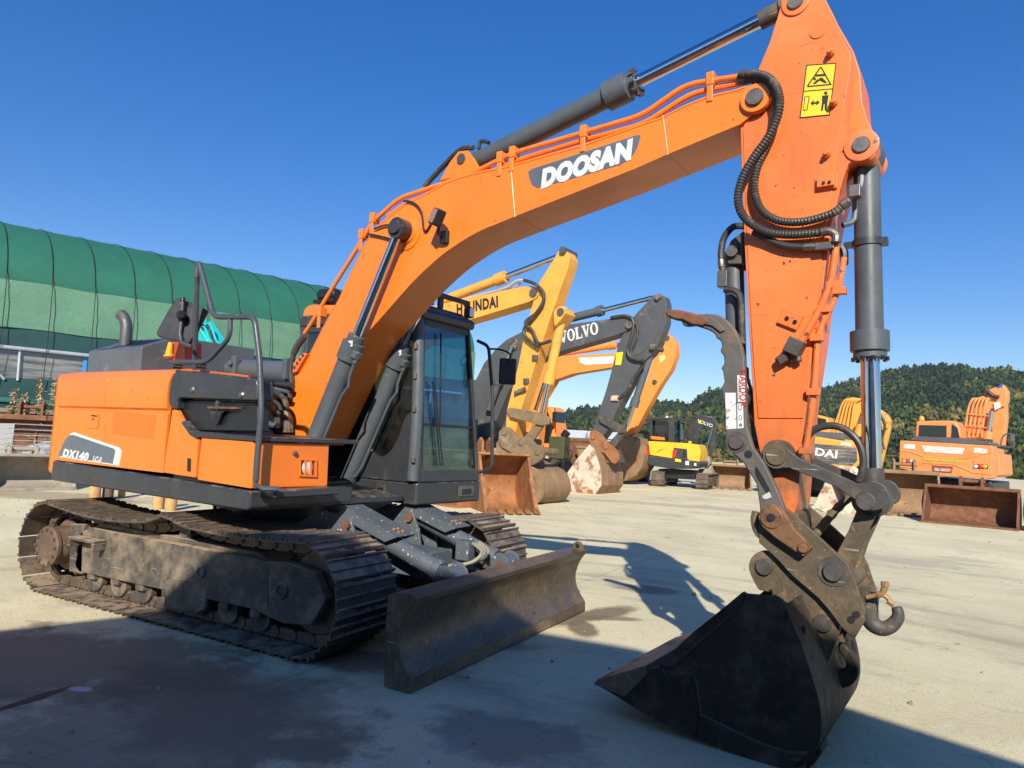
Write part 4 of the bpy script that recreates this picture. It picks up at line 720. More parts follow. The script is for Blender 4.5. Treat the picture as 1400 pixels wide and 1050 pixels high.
for q in ([(950, 928), (958, 974), (952, 1008)], [(905, 914), (918, 934), (945, 924)], [(957, 976), (1032, 1013), (1080, 1029), (1104, 1029)], [(1012, 828), (980, 856), (948, 884), (918, 912)]): wl.tube([FU.Y(*k, -KY-.002) for k in q], .009, n=6, k=3)
U('weld_seam', wl, mat('weld steel', (.085, .07, .05), .5, .2, dirt=(.03, .022, .015), damt=.4, ds=8, bump=.8, bs=60), par=bk)
lipA = FU.Y(813, 933, -KY); lipB = FU.Y(884, 914, -KY)
lipC = FU.Y(856, 952, -KY); lipp = [(lipA.x, lipA.z-.008), (lipA.x+.02, lipA.z+.025), (lipB.x, lipB.z+.02), (lipB.x+.02, lipB.z-.02), (lipC.x, lipC.z)]
U('cutting_lip', M().prism(lipp, -KY-.02, KY+.02), mat('worn lip steel', (.16, .11, .07), .55, .3, var=.2, dirt=(.08, .06, .045), damt=.4, ds=5, bump=.25, streak=(.3, .22, .14), samt=.3, sstr=(1, .2, 1)), .008, par=bk)
U('dirt_in_bucket', M().tube([(lipB.x+.1, -.5, lipB.z-.02), (lipB.x+.15, -.2, lipB.z+.0), (lipB.x+.12, .3, lipB.z-.03), (lipB.x+.1, .5, lipB.z)], .05, n=7), RST, par=bk)
ea = sm2([(1127, 922), (1110, 885), (1095, 850), (1075, 825), (1056, 812), (1036, 806)], 1)+sm2([(1030, 795), (1023, 778), (1026, 764), (1034, 756), (1044, 753), (1054, 757), (1064, 768)], 2)+sm2([(1100, 798), (1125, 818), (1140, 834), (1147, 850), (1147, 866), (1138, 892), (1130, 916)], 2)
for s in (-1, 1): U('bucket_ear', M().prism(oy(FU, -.22, ea), s*.175, s*.215), GRS if s < 0 else GRS, .006, par=bk, smooth=30)
for q in ((1045, 775), (1125, 852)): v = FU.Y(*q, -.22); U('bucket_pin', M().lathe(*zz(v, -.235, .235), [(0, .02), (0, .042), (.01, .046), (.99, .046), (1, .042), (1, .02)], n=24), STL, par=bk)
gt = M(); q = [FU.Y(*k, -.4) for k in ((1052, 816), (1062, 792), (1066, 812))]; gt.prism([(p.x, p.z) for p in q], -.36, -.33); U('ear_gusset', gt, GRS, .003, par=bk)
v = FU.Y(1096, 872, -.45); U('shell_slot', M().box((v.x-.012, v.y-.02, v.z-.06), (v.x+.02, v.y+.02, v.z+.06)), BKT, .004, par=bk)
hk = sm2([(1146, 878), (1156, 880), (1168, 893), (1175, 912), (1172, 928), (1160, 938), (1146, 938), (1134, 925), (1130, 905)], 2)+sm2([(1140, 909), (1149, 915), (1157, 911), (1156, 900), (1149, 891)], 2)
U('rear_hook', M().prism(oy(FU, 0, hk), -.035, .035), BKT, .012, par=bk)
U('heel_pad', M().prism(oy(FU, .4, [(1139, 946), (1150, 942), (1158, 950), (1154, 962), (1140, 974), (1132, 975)]), .30, .50), BKT, .012, par=bk); U('heel_pad', M().prism(oy(FU, -.5, [(1110, 1018), (1124, 1015), (1128, 1024), (1116, 1040), (1104, 1050)]), -.56, -.4), BKT, .012, par=bk)
# ---- thumb
th = [(910, 426), (922, 425), (936, 427), (948, 430)]+sm2([(958, 429), (969, 429), (980, 430), (990, 435), (999, 443), (1007, 455), (1013, 470), (1017, 487)], 2)+[(1019, 525), (1021, 583), (1030, 612), (1045, 633), (1063, 670), (1075, 700), (1071, 716), (1056, 731), (1042, 727)]+[(1038, 690), (1034, 662), (1016, 633), (1002, 620), (996, 612), (992, 598), (992, 583), (989, 550), (986, 530), (990, 522), (988, 507), (985, 503), (990, 497), (989, 486), (984, 480), (987, 472), (984, 464), (979, 463), (977, 456), (966, 450), (950, 445), (939, 446), (933, 445), (931, 438), (922, 437), (914, 434)]
TY = -.275
THM = mat('rusty thumb steel', (.10, .092, .08), .6, .1, scr=(.4, .36, .3), samt2=.6, var=.3, dirt=(.27, .165, .08), damt=.52, ds=3.5, dr=.3, chips=(.35, .3, .25), camt=.06, cs=35, bump=.3, bs=40)
thn = U('thumb', M().prism(oy(FU, TY, th), TY, TY+.045), THM, .010, smooth=30)
U('thumb', M().prism(oy(FU, TY, th[22:40]), -TY-.045, -TY), THM, .01, smooth=30)
tt = [(909, 427), (914, 423.5), (930, 424), (950, 429), (966, 434), (972, 440), (962, 446), (946, 444), (934, 438), (924, 437), (914, 433)]
U('thumb_tooth', M().prism(oy(FU, TY, tt), TY-.02, TY+.065), RST, .012, par=None)
U('thumb_rib', M().prism(oy(FU, TY, [(958, 434), (970, 433), (984, 440), (992, 452), (986, 455), (974, 446), (960, 443)]), TY-.014, TY+.001), THM, .006)
cbx = FU.Y(1005, 560, TY); U('thumb_crossbar', M().cyl((cbx.x, TY+.04, cbx.z+.1), (cbx.x, -TY-.04, cbx.z-.02), .04), THM)
v = FU.Y(1007, 604, TY); U('thumb_pin', M().lathe(*zz(v, TY-.022, -TY+.02), [(0, .03), (0, .04), (.01, .044), (.99, .044), (1, .04), (1, .03)], n=24).lathe(*zz(v, TY-.005, TY+.01), [(0, .06), (1, .06)], n=24), STL)
sl_ = sm2([(1032, 640), (1036, 640), (1052, 668), (1053, 675), (1049, 676), (1033, 650)], 2); U('thumb_slot', M().prism(oy(FU, TY, sl_), TY-.002, TY+.001), INK, par=None); v = FU.Y(1023, 621, TY); U('thumb_hole', M().cyl(v, v-Vector((0, .003, 0)), .022, n=16), INK)
U('slot_grease', M().prism(oy(FU, TY, [(1042, 678), (1052, 672), (1055, 680), (1048, 683), (1043, 682)]), TY-.006, TY+.001), mat('white grease', (.5, .5, .48), .6, bump=.5, bs=60), .003)
U('thumb_label', M().prism(oy(FU, TY, [(1008, 513), (1018.5, 512), (1019, 549), (1009, 550)]), TY-.002, TY+.001), WHT)
a, b = FU.Y(1015, 516, TY-.003), FU.Y(1015.3, 546, TY-.003); U('label_lettering', text_mesh('HARDOX', .05, frame_on((a+b)/2, b-a, (1, 0, 0)), bold=.0008, ext=.0006, sx=1.0), RED)
U('label_small_print', (lambda m: [m.prism(oy(FU, TY, [(1010, 518+3.2*k), (1011.2, 518+3.2*k), (1011.4, 520+3.2*k), (1010.2, 520+3.2*k)]), TY-.003, TY-.001) for k in range(9)] and m)(M()), INK)
U('thumb_label', M().prism(oy(FU, TY, [(991.5, 537), (1006, 537), (1007, 586), (993, 587)]), TY-.002, TY+.001), mat('scratched label', (.62, .62, .6), .5, var=.1, dirt=(.12, .11, .1), damt=.42, ds=14, dr=.05, bump=0)); U('thumb_label', M().prism(oy(FU, TY, [(1008, 552), (1016, 551), (1017, 585), (1008.5, 586)]), TY-.002, TY+.001), WHT)
m = M()
for q, rx, ry in (((1012, 557), 2.8, 4), ((1012.5, 571), 2.4, 3.6), ((1012.7, 581), 2.2, 2.2)):
    m.prism(oy(FU, TY, [(q[0]+rx*math.cos(t), q[1]+ry*math.sin(t)) for t in [k*math.pi/8 for k in range(16)]]), TY-.003, TY-.0015)
U('label_symbol', m, mat('blue grey ink', (.1, .16, .3), .5)); m = M()
for q, rx, ry in (((1012, 557), 1.9, 3), ((1012.5, 571), 1.5, 2.6)): m.prism(oy(FU, TY, [(q[0]+rx*math.cos(t), q[1]+ry*math.sin(t)) for t in [k*math.pi/8 for k in range(16)]]), TY-.004, TY-.0025)
U('label_symbol_inner', m, WHT)
# thumb ram on the back of the arm
t0, t1 = FU.Y(1003, 345, -.02), FU.Y(1010, 600, -.02); U('thumb_ram', M().lathe(t0, t1, [(0, .03), (0, .058), (.62, .058), (.63, .07), (.7, .07), (.7, .035), (1, .035)], n=24), GRY); U('thumb_ram_lug', M().prism(oy(FU, -.08, [(994, 345), (1000, 330), (1018, 316), (1018, 362), (996, 362)]), -.10, -.06).prism(oy(FU, -.08, [(994, 345), (1000, 330), (1018, 316), (1018, 362), (996, 362)]), .06, .10), LNK, .008)
v = FU.Y(1002, 344, -.1); U('thumb_ram_pin', M().lathe(*zz(v, -.125, .125), [(0, .035), (1, .035)], n=20), STL)
U('thumb_hose', M().tube([FU.Y(*q, -.12) for q in ((1020, 310), (1003, 310), (990, 325), (986, 345), (987, 362), (990, 380))], .02, n=10, k=5), RUB); U('thumb_hose_fitting', M().tube([FU.Y(*q, -.12) for q in ((986, 355), (987, 366))], .024).box((FU.Y(989, 382, -.12).x-.03, -.15, FU.Y(989, 382, -.12).z-.05), (FU.Y(989, 382, -.12).x+.03, -.09, FU.Y(989, 382, -.12).z+.05)), STL, .004)
U('thumb_hose', M().tube([FU.Y(*q, -.13) for q in ((990, 396), (1003, 397), (1012, 406), (1014, 430), (1015, 470))], .02, n=10, k=4), RUB)
# ================================================================== SETTING
def conc():
    m = bpy.data.materials.new('concrete yard'); m.use_nodes = True; t = m.node_tree; N = t.nodes; L = t.links; b = N['Principled BSDF']; tc = N.new('ShaderNodeTexCoord'); co = tc.outputs['Object']
    def nz(sc, det=8, rg=.6, loc=0, scl=None):
        n = N.new('ShaderNodeTexNoise'); n.inputs['Scale'].default_value = sc; n.inputs['Detail'].default_value = det; n.inputs['Roughness'].default_value = rg; mp = N.new('ShaderNodeMapping'); mp.inputs['Location'].default_value = (loc, loc, 0)
        if scl: mp.inputs['Scale'].default_value = scl
        L.new(co, mp.inputs[0]); L.new(mp.outputs[0], n.inputs['Vector']); return n.outputs['Fac']
    def rp(f, a, c, v0=0, v1=1):
        r = N.new('ShaderNodeMapRange'); r.inputs[1].default_value = a; r.inputs[2].default_value = c; r.inputs[3].default_value = v0; r.inputs[4].default_value = v1; L.new(f, r.inputs[0]); return r.outputs[0]
    def mx(f, a, c):
        x = N.new('ShaderNodeMix'); x.data_type = 'RGBA'; L.new(f, x.inputs[0])
        for i, v in ((6, a), (7, c)):
            if isinstance(v, tuple): x.inputs[i].default_value = (*v, 1)
            else: L.new(v, x.inputs[i])
        return x.outputs[2]
    c = mx(rp(nz(.5, 8, .62), .32, .68), (.61, .54, .325), (.79, .715, .45))
    c = mx(rp(nz(.25, 8, .7, 3), .5, .7, 0, .6), c, (.47, .36, .22))               # rusty, sandy run-off
    c = mx(rp(nz(1.1, 9, .7, 11, (.5, 1.4, 1)), .54, .68, 0, .65), c, (.34, .295, .225))     # grime
    c = mx(rp(nz(5, 10, .78, 7), .55, .62, 0, .6), c, (.74, .69, .56)); c = mx(rp(nz(6, 10, .8, 31), .58, .63, 0, .5), c, (.33, .28, .2)); c = mx(rp(nz(17, 9, .8, 37), .60, .64, 0, .5), c, (.27, .23, .17))
    c = mx(rp(nz(.9, 6, .6, 21), .66, .70, 0, .65), c, (.13, .115, .10))             # oil
    c = mx(rp(nz(70, 4, .7, 5), .56, .62, 0, .55), c, (.25, .21, .16))                # aggregate
    c = mx(rp(nz(40, 4, .7, 9), .64, .70, 0, .6), c, (.62, .57, .5))
    v = N.new('ShaderNodeTexVoronoi'); v.feature = 'DISTANCE_TO_EDGE'; v.inputs['Scale'].default_value = .13; wn = N.new('ShaderNodeTexNoise'); wn.inputs['Scale'].default_value = 1.2; wn.inputs['Detail'].default_value = 8
    ad = N.new('ShaderNodeMix'); ad.data_type = 'RGBA'; ad.inputs[0].default_value = .12; L.new(co, ad.inputs[6]); L.new(wn.outputs[1], ad.inputs[7]); L.new(co, wn.inputs[0]); L.new(ad.outputs[2], v.inputs[0])
    c = mx(rp(v.outputs[0], .0005, .0013, .4, 0), c, (.2, .175, .15))
    # worn-in marks with a place of their own: (pixel of the photo, radii in metres, turn, colour, strength, raggedness)
    MK = [((808, 842), (.16, .62), -.3, (.19, .14, .085), .9, .5), ((796, 858), (.12, .3), .5, (.19, .14, .085), .9, .5), ((826, 845), (.30, .09), .5, (.19, .14, .085), .8, .5), ((886, 806), (.42, .22), .1, (.20, .16, .12), .75, .5), ((905, 690), (3.2, .5), .2, (.36, .31, .24), .5, .6), ((40, 676), (3.0, .8), .4, (.34, .25, .15), .7, .6), ((30, 905), (1.5, .7), .6, (.16, .12, .065), .7, .7), ((330, 960), (.9, .6), -.2, (.2, .16, .1), .6, .8), ((200, 1000), (1.0, .7), .3, (.2, .16, .1), .6, .8), ((700, 1010), (.5, .3), 0, (.2, .17, .14), .6, .8), ((520, 905), (.6, .25), .4, (.15, .115, .07), .7, .8), ((110, 942), (.07, .04), .3, (.6, .6, .62), .9, .3), ((1180, 760), (1.4, .4), -.2, (.42, .37, .29), .6, .7), ((640, 870), (.5, .25), 0, (.15, .12, .1), .6, .8)]
    dn = N.new('ShaderNodeTexNoise'); dn.inputs['Scale'].default_value = 2.4; dn.inputs['Detail'].default_value = 8; dn.inputs['Roughness'].default_value = .7; L.new(co, dn.inputs[0])
    for (q, (rx, ry), rot, colr, st_, rag) in MK:
        p = FW.Z(*q); mp = N.new('ShaderNodeMapping'); mp.vector_type = 'TEXTURE'; mp.inputs['Location'].default_value = (p.x, p.y, 0); mp.inputs['Rotation'].default_value = (0, 0, rot); mp.inputs['Scale'].default_value = (rx, ry, 1); L.new(co, mp.inputs[0])
        ln = N.new('ShaderNodeVectorMath'); ln.operation = 'LENGTH'; L.new(mp.outputs[0], ln.inputs[0]); am = N.new('ShaderNodeMath'); am.operation = 'MULTIPLY_ADD'; L.new(dn.outputs['Fac'], am.inputs[0]); am.inputs[1].default_value = 3*rag; L.new(ln.outputs['Value'], am.inputs[2])
        c = mx(rp(am.outputs[0], .75+1.5*rag, 1.15+1.5*rag, st_, 0), c, colr)
    # curved tyre and track scuffs
    for (q, rad_, w_, st_) in (((300, 1300), 6.5, .16, .3), ((300, 1300), 7.3, .16, .3), ((1500, 700), 6.0, .22, .28), ((1500, 700), 8.2, .22, .28), ((900, 640), 14.0, .25, .25), ((900, 640), 16.2, .25, .25)):
        p = FW.Z(*q); vm = N.new('ShaderNodeVectorMath'); vm.operation = 'DISTANCE'; L.new(co, vm.inputs[0]); vm.inputs[1].default_value = (p.x, p.y, 0); a1 = N.new('ShaderNodeMath'); a1.operation = 'SUBTRACT'; L.new(vm.outputs['Value'], a1.inputs[0]); a1.inputs[1].default_value = rad_; a2 = N.new('ShaderNodeMath'); a2.operation = 'ABSOLUTE'; L.new(a1.outputs[0], a2.inputs[0])
        a3 = N.new('ShaderNodeMath'); a3.operation = 'MULTIPLY_ADD'; L.new(dn.outputs['Fac'], a3.inputs[0]); a3.inputs[1].default_value = .5; L.new(a2.outputs[0], a3.inputs[2]); c = mx(rp(a3.outputs[0], .2, .25+w_, st_*1.6, 0), c, (.27, .235, .19))
    L.new(c, b.inputs['Base Color']); b.inputs['Roughness'].default_value = .85; b.inputs['Specular IOR Level'].default_value = .3
    bp = N.new('ShaderNodeBump'); bp.inputs['Strength'].default_value = .6; bp.inputs['Distance'].default_value = .02; L.new(nz(30, 9, .8), bp.inputs['Height']); L.new(bp.outputs[0], b.inputs['Normal']); return m
g = M(); n = 60
for i in range(n+1):
    for j in range(n+1):
        x = -70+i*150/n; y = -40+j*150/n; g.v.append((x, y, 0))
g.f = [(i*(n+1)+j, (i+1)*(n+1)+j, (i+1)*(n+1)+j+1, i*(n+1)+j+1) for i in range(n) for j in range(n)]; g.m = [0]*len(g.f)
tag(obj('yard_ground', g, conc()), kind='structure')
g = M(); g.add([(-900, -700, -.4), (900, -700, -.4), (900, 1500, -.4), (-900, 1500, -.4)], [(0, 1, 2, 3)])
tag(obj('outer_ground', g, mat('dry field soil', (.16, .15, .08), .95, var=.4, vs=.05, dirt=(.08, .1, .04), damt=.5, ds=.03, bump=0)), kind='structure')
def stain(pts, z, name, m): s = M(); s.add([(v.x, v.y, z) for v in (FW.Z(a, b) for a, b in pts)], [tuple(range(len(pts)))]); return tag(obj(name, s, m), kind='structure')
stain([(0, 968), (60, 948), (100, 938), (60, 955), (0, 972)], .004, 'tar_joint', mat('tar', (.03, .03, .03), .6))
gr = M(); rg_ = random.Random(11)
for k in range(900):
    x, y = rg_.uniform(-12, 12), rg_.uniform(-4, 22); r = rg_.uniform(.006, .022)*(1 if rg_.random() < .93 else 1.8); vs = [Vector((rg_.uniform(.6, 1)*r*math.cos(a), rg_.uniform(.6, 1)*r*math.sin(a), 0)) for a in (0, 1.2, 2.4, 3.7, 5)]
    gr.add([v+Vector((x, y, .001)) for v in vs]+[Vector((x+v.x*.5, y+v.y*.5, r*.8)) for v in vs], [(4, 3, 2, 1, 0), (5, 6, 7, 8, 9)]+[(i, (i+1) % 5, (i+1) % 5+5, i+5) for i in range(5)])
tag(obj('loose_grit', gr, mat('grit', (.3, .26, .21), .9, var=.4, vs=4)), 'small loose stones and grit scattered over the concrete', 'grit', kind='stuff')
# hill: ground mesh from the surveyed crest line, with trees on it
crest = [(300, 600), (500, 600), (700, 592), (745, 578), (775, 566), (800, 561), (830, 563), (860, 561), (880, 556), (900, 552), (925, 553), (945, 556), (958, 546), (972, 537), (990, 534), (1020, 537), (1060, 541), (1100, 541), (1140, 532), (1180, 520), (1220, 509), (1260, 504), (1300, 503), (1350, 508), (1400, 513), (1460, 524), (1560, 545), (1700, 590), (1900, 640)]
def crest_at(px):
    for (a, b), (c, d) in zip(crest, crest[1:]):
        if a <= px <= c: return b+(d-b)*(px-a)/(c-a)
    return 620
NA, ND = 110, 26; D0, D1, D2 = 190, 470, 700; HV = []; hillpt = {}
from mathutils import noise as NZ
def hill_point(px, t):
    r = FW.ray(px, 560); h = Vector((r.x, r.y, 0)); hl = h.length; h /= hl
    d = D0+(D2-D0)*t
    c = FW.ray(px, crest_at(px)+4); top = 1.52+c.z/math.hypot(c.x, c.y)*D1
    near = .5*top if px < 900 else top
    u = min(1, max(0, (d-D0)/(D1-D0))); s = u**1.15*(1-.12*math.sin(u*math.pi)); z = top*s
    if d > D1: z = top*(1-.3*(d-D1)/(D2-D1))
    p = CAM.xy+h.xy*d; z += 2.2*NZ.noise((p.x*.02, p.y*.02, 0))*min(1, u*4)*(1 if u < .9 else .3)
    return Vector((p.x, p.y, max(-.4, z)))
m = M()
for i in range(NA+1):
    for j in range(ND+1): m.v.append(tuple(hill_point(300+1600*i/NA, j/ND)))
m.f = [(i*(ND+1)+j, (i+1)*(ND+1)+j, (i+1)*(ND+1)+j+1, i*(ND+1)+j+1) for i in range(NA) for j in range(ND)]; m.m = [0]*len(m.f)
tag(obj('hill', m, mat('hill undergrowth', (.07, .075, .03), .95, var=.3, vs=.03, dirt=(.14, .12, .05), damt=.45, ds=.02, bump=0), smooth=180), kind='structure')
import numpy as np
rng = np.random.default_rng(5)
def leafmat(name, cols):
    m = bpy.data.materials.new(name); m.use_nodes = True; t = m.node_tree; N = t.nodes; L = t.links; b = N['Principled BSDF']
    at = N.new('ShaderNodeAttribute'); at.attribute_name = 'tint'; cr = N.new('ShaderNodeValToRGB'); L.new(at.outputs['Fac'], cr.inputs[0]); e = cr.color_ramp.elements
    for k, (p, c) in enumerate(cols):
        el = e[k] if k < 2 else e.new(p)
        el.position = p; el.color = (*c, 1)
    L.new(cr.outputs[0], b.inputs['Base Color']); b.inputs['Roughness'].default_value = .7; b.inputs['Specular IOR Level'].default_value = .2; return m
LF = leafmat('hill foliage', [(0, (.016, .034, .012)), (.35, (.036, .06, .016)), (.6, (.065, .09, .02)), (.78, (.13, .12, .03)), (.9, (.16, .10, .035)), (1, (.2, .18, .055))])
def crown(nq, pine):
    v = rng.normal(size=(nq, 3)); v /= np.linalg.norm(v, axis=1)[:, None]; v[:, 2] = np.abs(v[:, 2])*1.0-.25
    lump = 1+.28*np.sin(v[:, 0]*5+rng.uniform(0, 6))*np.sin(v[:, 1]*5+rng.uniform(0, 6))+.15*np.sin(v[:, 2]*9)
    c = v*lump[:, None]*rng.uniform(.55, 1, (nq, 1))
    if pine: c[:, 2] = c[:, 2]*1.25; c[:, :2] *= np.clip(1.1-.55*c[:, 2:3], .3, 1.2)
    a = rng.normal(size=(nq, 3)); a /= np.linalg.norm(a, axis=1)[:, None]; b = np.cross(a, v+rng.normal(size=(nq, 3))*.6); b /= np.linalg.norm(b, axis=1)[:, None]+1e-6
    s = rng.uniform(.12, .26, (nq, 1)); q = np.stack([c-a*s-b*s*.8, c+a*s-b*s*.8, c+a*s*.8+b*s*.8, c-a*s*.7+b*s], 1)
    return q.astype(np.float32)
TMPL = [crown(60, k % 2) for k in range(10)]
def forest(name, pts, label_kind=True, mat_=None):
    Q = []; T = []
    for (x, y, z, r, tint) in pts:
        q = TMPL[int(rng.integers(len(TMPL)))]; a = rng.uniform(0, 6.28); ca, sa = math.cos(a), math.sin(a); R = np.array([[ca, -sa, 0], [sa, ca, 0], [0, 0, 1]], np.float32)
        Q.append((q @ R.T)*np.float32([r, r, r*rng.uniform(.85, 1.6)])+np.float32([x, y, z+r*.55])); T.append(np.clip(tint+rng.normal(0, .07, q.shape[0]), 0, 1))
    Q = np.concatenate(Q); n = len(Q); me = bpy.data.meshes.new(name); me.vertices.add(n*4); me.vertices.foreach_set('co', Q.reshape(-1)); me.loops.add(n*4); me.loops.foreach_set('vertex_index', np.arange(n*4, dtype=np.int32)); me.polygons.add(n); me.polygons.foreach_set('loop_start', np.arange(0, n*4, 4, dtype=np.int32)); me.polygons.foreach_set('loop_total', np.full(n, 4, np.int32)); me.update(calc_edges=True)
    at = me.attributes.new('tint', 'FLOAT', 'FACE'); at.data.foreach_set('value', np.concatenate(T).astype(np.float32)); me.materials.append(mat_ or LF); o = bpy.data.objects.new(name, me); C.collection.objects.link(o); return o
pts = []
k = 0
while k < 15000:
    px = rng.uniform(560, 1800); t = rng.uniform(0, 1)**.8*.60; d = D0+(D2-D0)*t
    if rng.uniform() > (d/500): continue
    p = hill_point(px, t); u = (d-D0)/(D1-D0)
    clear = NZ.noise((p.x*.018+3, p.y*.018, 0)); k += 1
    if clear > .28 and u < .8 and rng.uniform() < .75:
        r = rng.uniform(.5, .9); tint = rng.uniform(.75, 1)
    else:
        r = (1.2+2.3*rng.uniform()**1.8)*(.75 if u < .3 else 1); z = NZ.noise((p.x*.03, p.y*.03, 5)); tint = np.clip(.34+.7*z+rng.normal(0, .24)+(.12 if u < .45 else 0)-.04, 0, 1)
        if u > .75: tint *= .8
    pts.append((p.x, p.y, p.z, r, tint))
o = forest('hillside_trees', pts); tag(o, 'dense mixed autumn woodland covering the far hillside', 'woodland', kind='stuff')
pts = []
for k in range(420):
    px = rng.uniform(700, 1500); p = CAM.xy+FW.ray(px, 560).xy.normalized()*rng.uniform(90, 190); pts.append((p.x, p.y, -.4, rng.uniform(.5, 1.5), rng.uniform(.3, .85)))
tag(forest('roadside_bushes', pts), 'low olive bushes and weeds between the yard and the hill', 'bushes', kind='stuff')
# unseen shadow caster behind the viewer, gable outline shaped to throw the foreground shadow
DB = 9.0; sx_, sy_ = -SDX, -SDY; ux, uy = sy_, -sx_
prof = [(-9, -8.6), (-1.4, -1.58), (-.78, -1.0), (-.02, -.30), (.5, -.13), (1.17, -.27), (2.1, -.60), (3.16, -1.02), (4.31, -1.98), (4.93, -2.65), (9, -7.3)]
te = math.tan(SUN_EL); pr = [(u, (v+DB)*te) for u, v in prof]; pr = [(-9, 0)]+pr+[(9, 0)]
Tm = Matrix(((ux, -sx_, 0, -sx_*DB), (uy, -sy_, 0, -sy_*DB), (0, 0, 1, 0), (0, 0, 0, 1)))
mt = mat('workshop cladding', (.45, .45, .43), .6, dirt=(.3, .25, .2), damt=.3, ds=1)
wb = empty('shadow_caster'); tag(wb, 'unseen pale gabled block behind the viewer, shaped to cast the broad foreground shadow', 'shadow_caster')
m = M(); m.prism(pr, 0, 8, T=Tm); obj('wall', m, mt, wb)
m = M(); m.box((-1.5, -.06, .02), (1.5, -.01, 3.2), T=Tm); obj('door', m, GRY, wb)
# ================================================================== GREEN NETTED SHED
HB = 1.2549; FB = Frame(HB); YB = 17.0; XA, XZ = -7.0, 16.2
def netmat(name, col, dens, sc=(260, 160), col2=None, wr=.35):
    m = mat(name, col, .75, var=.16, vs=.9, bump=wr, bs=14, streak=col2 or tuple(c*1.5 for c in col), samt=.5, sstr=(.4, .4, 9))
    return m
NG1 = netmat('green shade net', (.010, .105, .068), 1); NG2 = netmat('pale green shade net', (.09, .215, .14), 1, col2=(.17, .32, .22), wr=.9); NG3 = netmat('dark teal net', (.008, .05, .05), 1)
SH = empty('green_net_shed'); tag(SH, 'long arched shed wrapped in green shade netting at the left', 'shed')
def S_(name, m, mt, b=0, **k): return obj(name, m, mt, SH, b, rot=HB, **k)
arc = [(YB, 5.2)]+[(YB+4.2-4.2*math.cos(t), 5.2+2.3*math.sin(t)) for t in [math.pi*k/28 for k in range(1, 28)]]+[(YB+8.4, 5.2)]
m = M()
nx = 41
for i in range(nx*2+1):
    x = XA+(XZ-XA)*i/(nx*2); sg = -.012*(i % 2)
    for (y, z) in arc: m.v.append((x, y-sg*.6, z+sg))
k = len(arc); m.f = [(i*k+j, i*k+j+1, (i+1)*k+j+1, (i+1)*k+j) for i in range(nx*2) for j in range(k-1)]; m.m = [0]*len(m.f); S_('net_roof', m, NG1, smooth=60)
def wavy(z0, z1, y, ni=120, nj=8, amp=.02, seed=0):
    m = M()
    for i in range(ni+1):
        x = XA+(XZ-XA)*i/ni
        for j in range(nj+1):
            z = z0+(z1-z0)*j/nj; m.v.append((x, y+amp*NZ.noise((x*1.3, z*3, seed)), z+.03*NZ.noise((x*.9, seed, j*.01))))
    m.f = [(i*(nj+1)+j, (i+1)*(nj+1)+j, (i+1)*(nj+1)+j+1, i*(nj+1)+j+1) for i in range(ni) for j in range(nj)]; m.m = [0]*len(m.f); return m
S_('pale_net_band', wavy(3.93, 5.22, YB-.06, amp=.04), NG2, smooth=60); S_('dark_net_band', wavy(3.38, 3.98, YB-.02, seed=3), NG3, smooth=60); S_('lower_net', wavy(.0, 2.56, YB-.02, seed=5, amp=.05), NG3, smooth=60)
S_('net_hem', wavy(1.9, 2.02, YB-.09, seed=6, nj=2), mat('teal hem', (.02, .13, .11), .7), smooth=60)
S_('gutter_pipe', M().cyl((XA, YB-.1, 3.37), (XZ, YB-.1, 3.37), .055, n=10), mat('galvanised pipe', (.4, .44, .5), .4, .3))
S_('batten', M().box((XA, YB-.14, 1.62), (XZ, YB-.08, 1.74)), mat('weathered timber', (.25, .2, .15), .8, bump=.3))
film = glass('plastic film', (.55, .6, .68), dirt=.25)
S_('film_window', M().box((XA, YB+.02, 2.55), (1.7, YB+.03, 3.34)), film); S_('film_window', M().box((1.75, YB+.1, 2.55), (XZ, YB+.11, 3.34)), glass('dark film', (.25, .3, .4), dirt=.08))
S_('film_edge', M().box((1.66, YB-.02, 2.55), (1.76, YB+.02, 3.34)), mat('blue tape', (.05, .25, .6), .5))
for x in (-3.4, -.95, .15, 3.1, 5.2, 8, 11, 14, 17, 20): S_('frame_post', M().cyl((x, YB-.04, 2.5), (x-.02, YB-.04, 3.4), .035, n=8), mat('galvanised pipe', (.4, .44, .5)))
for x in (-.85,): S_('frame_brace', M().cyl((x, YB-.05, 3.35), (x+.7, YB-.05, 2.5), .035, n=8), mat('galvanised pipe', (.4, .44, .5)))
S_('inner_wall', M().box((XA, YB+3.0, 0), (XZ, YB+3.1, 5.1)).box((XA-.05, YB, 0), (XA, YB+8.4, 5.2)).box((XZ, YB, 0), (XZ+.05, YB+8.4, 5.2)).box((XA, YB+.3, 2.45), (XZ, YB+3, 2.5)), mat('grey block wall', (.2, .19, .18), .9, dirt=(.1, .09, .08), damt=.4, ds=2))
S_('back_net', M().box((XA, YB+8.35, 0), (XZ, YB+8.4, 5.2)), NG3)
x = -6.7; first = None
while x < XZ:
    if first is None:
        rp_ = [(0, YB-.12, 2.3)]+[(0, YB-.2, 3.3), (0, YB-.2, 4.5), (0, YB-.14, 5.15)]+[(0, YB+4.2-4.215*math.cos(t), 5.2+2.315*math.sin(t)) for t in [math.pi*k/28 for k in range(1, 28)]]
        first = S_('tie_cord', M().tube(rp_, .011, n=5), INK); first.location = Matrix.Rotation(HB, 3, 'Z') @ Vector((x, 0, 0))
        base = first
    else:
        o = base.copy(); C.collection.objects.link(o); o.parent = SH; o.location = Matrix.Rotation(HB, 3, 'Z') @ Vector((x, 0, 0))
    x += 1.06

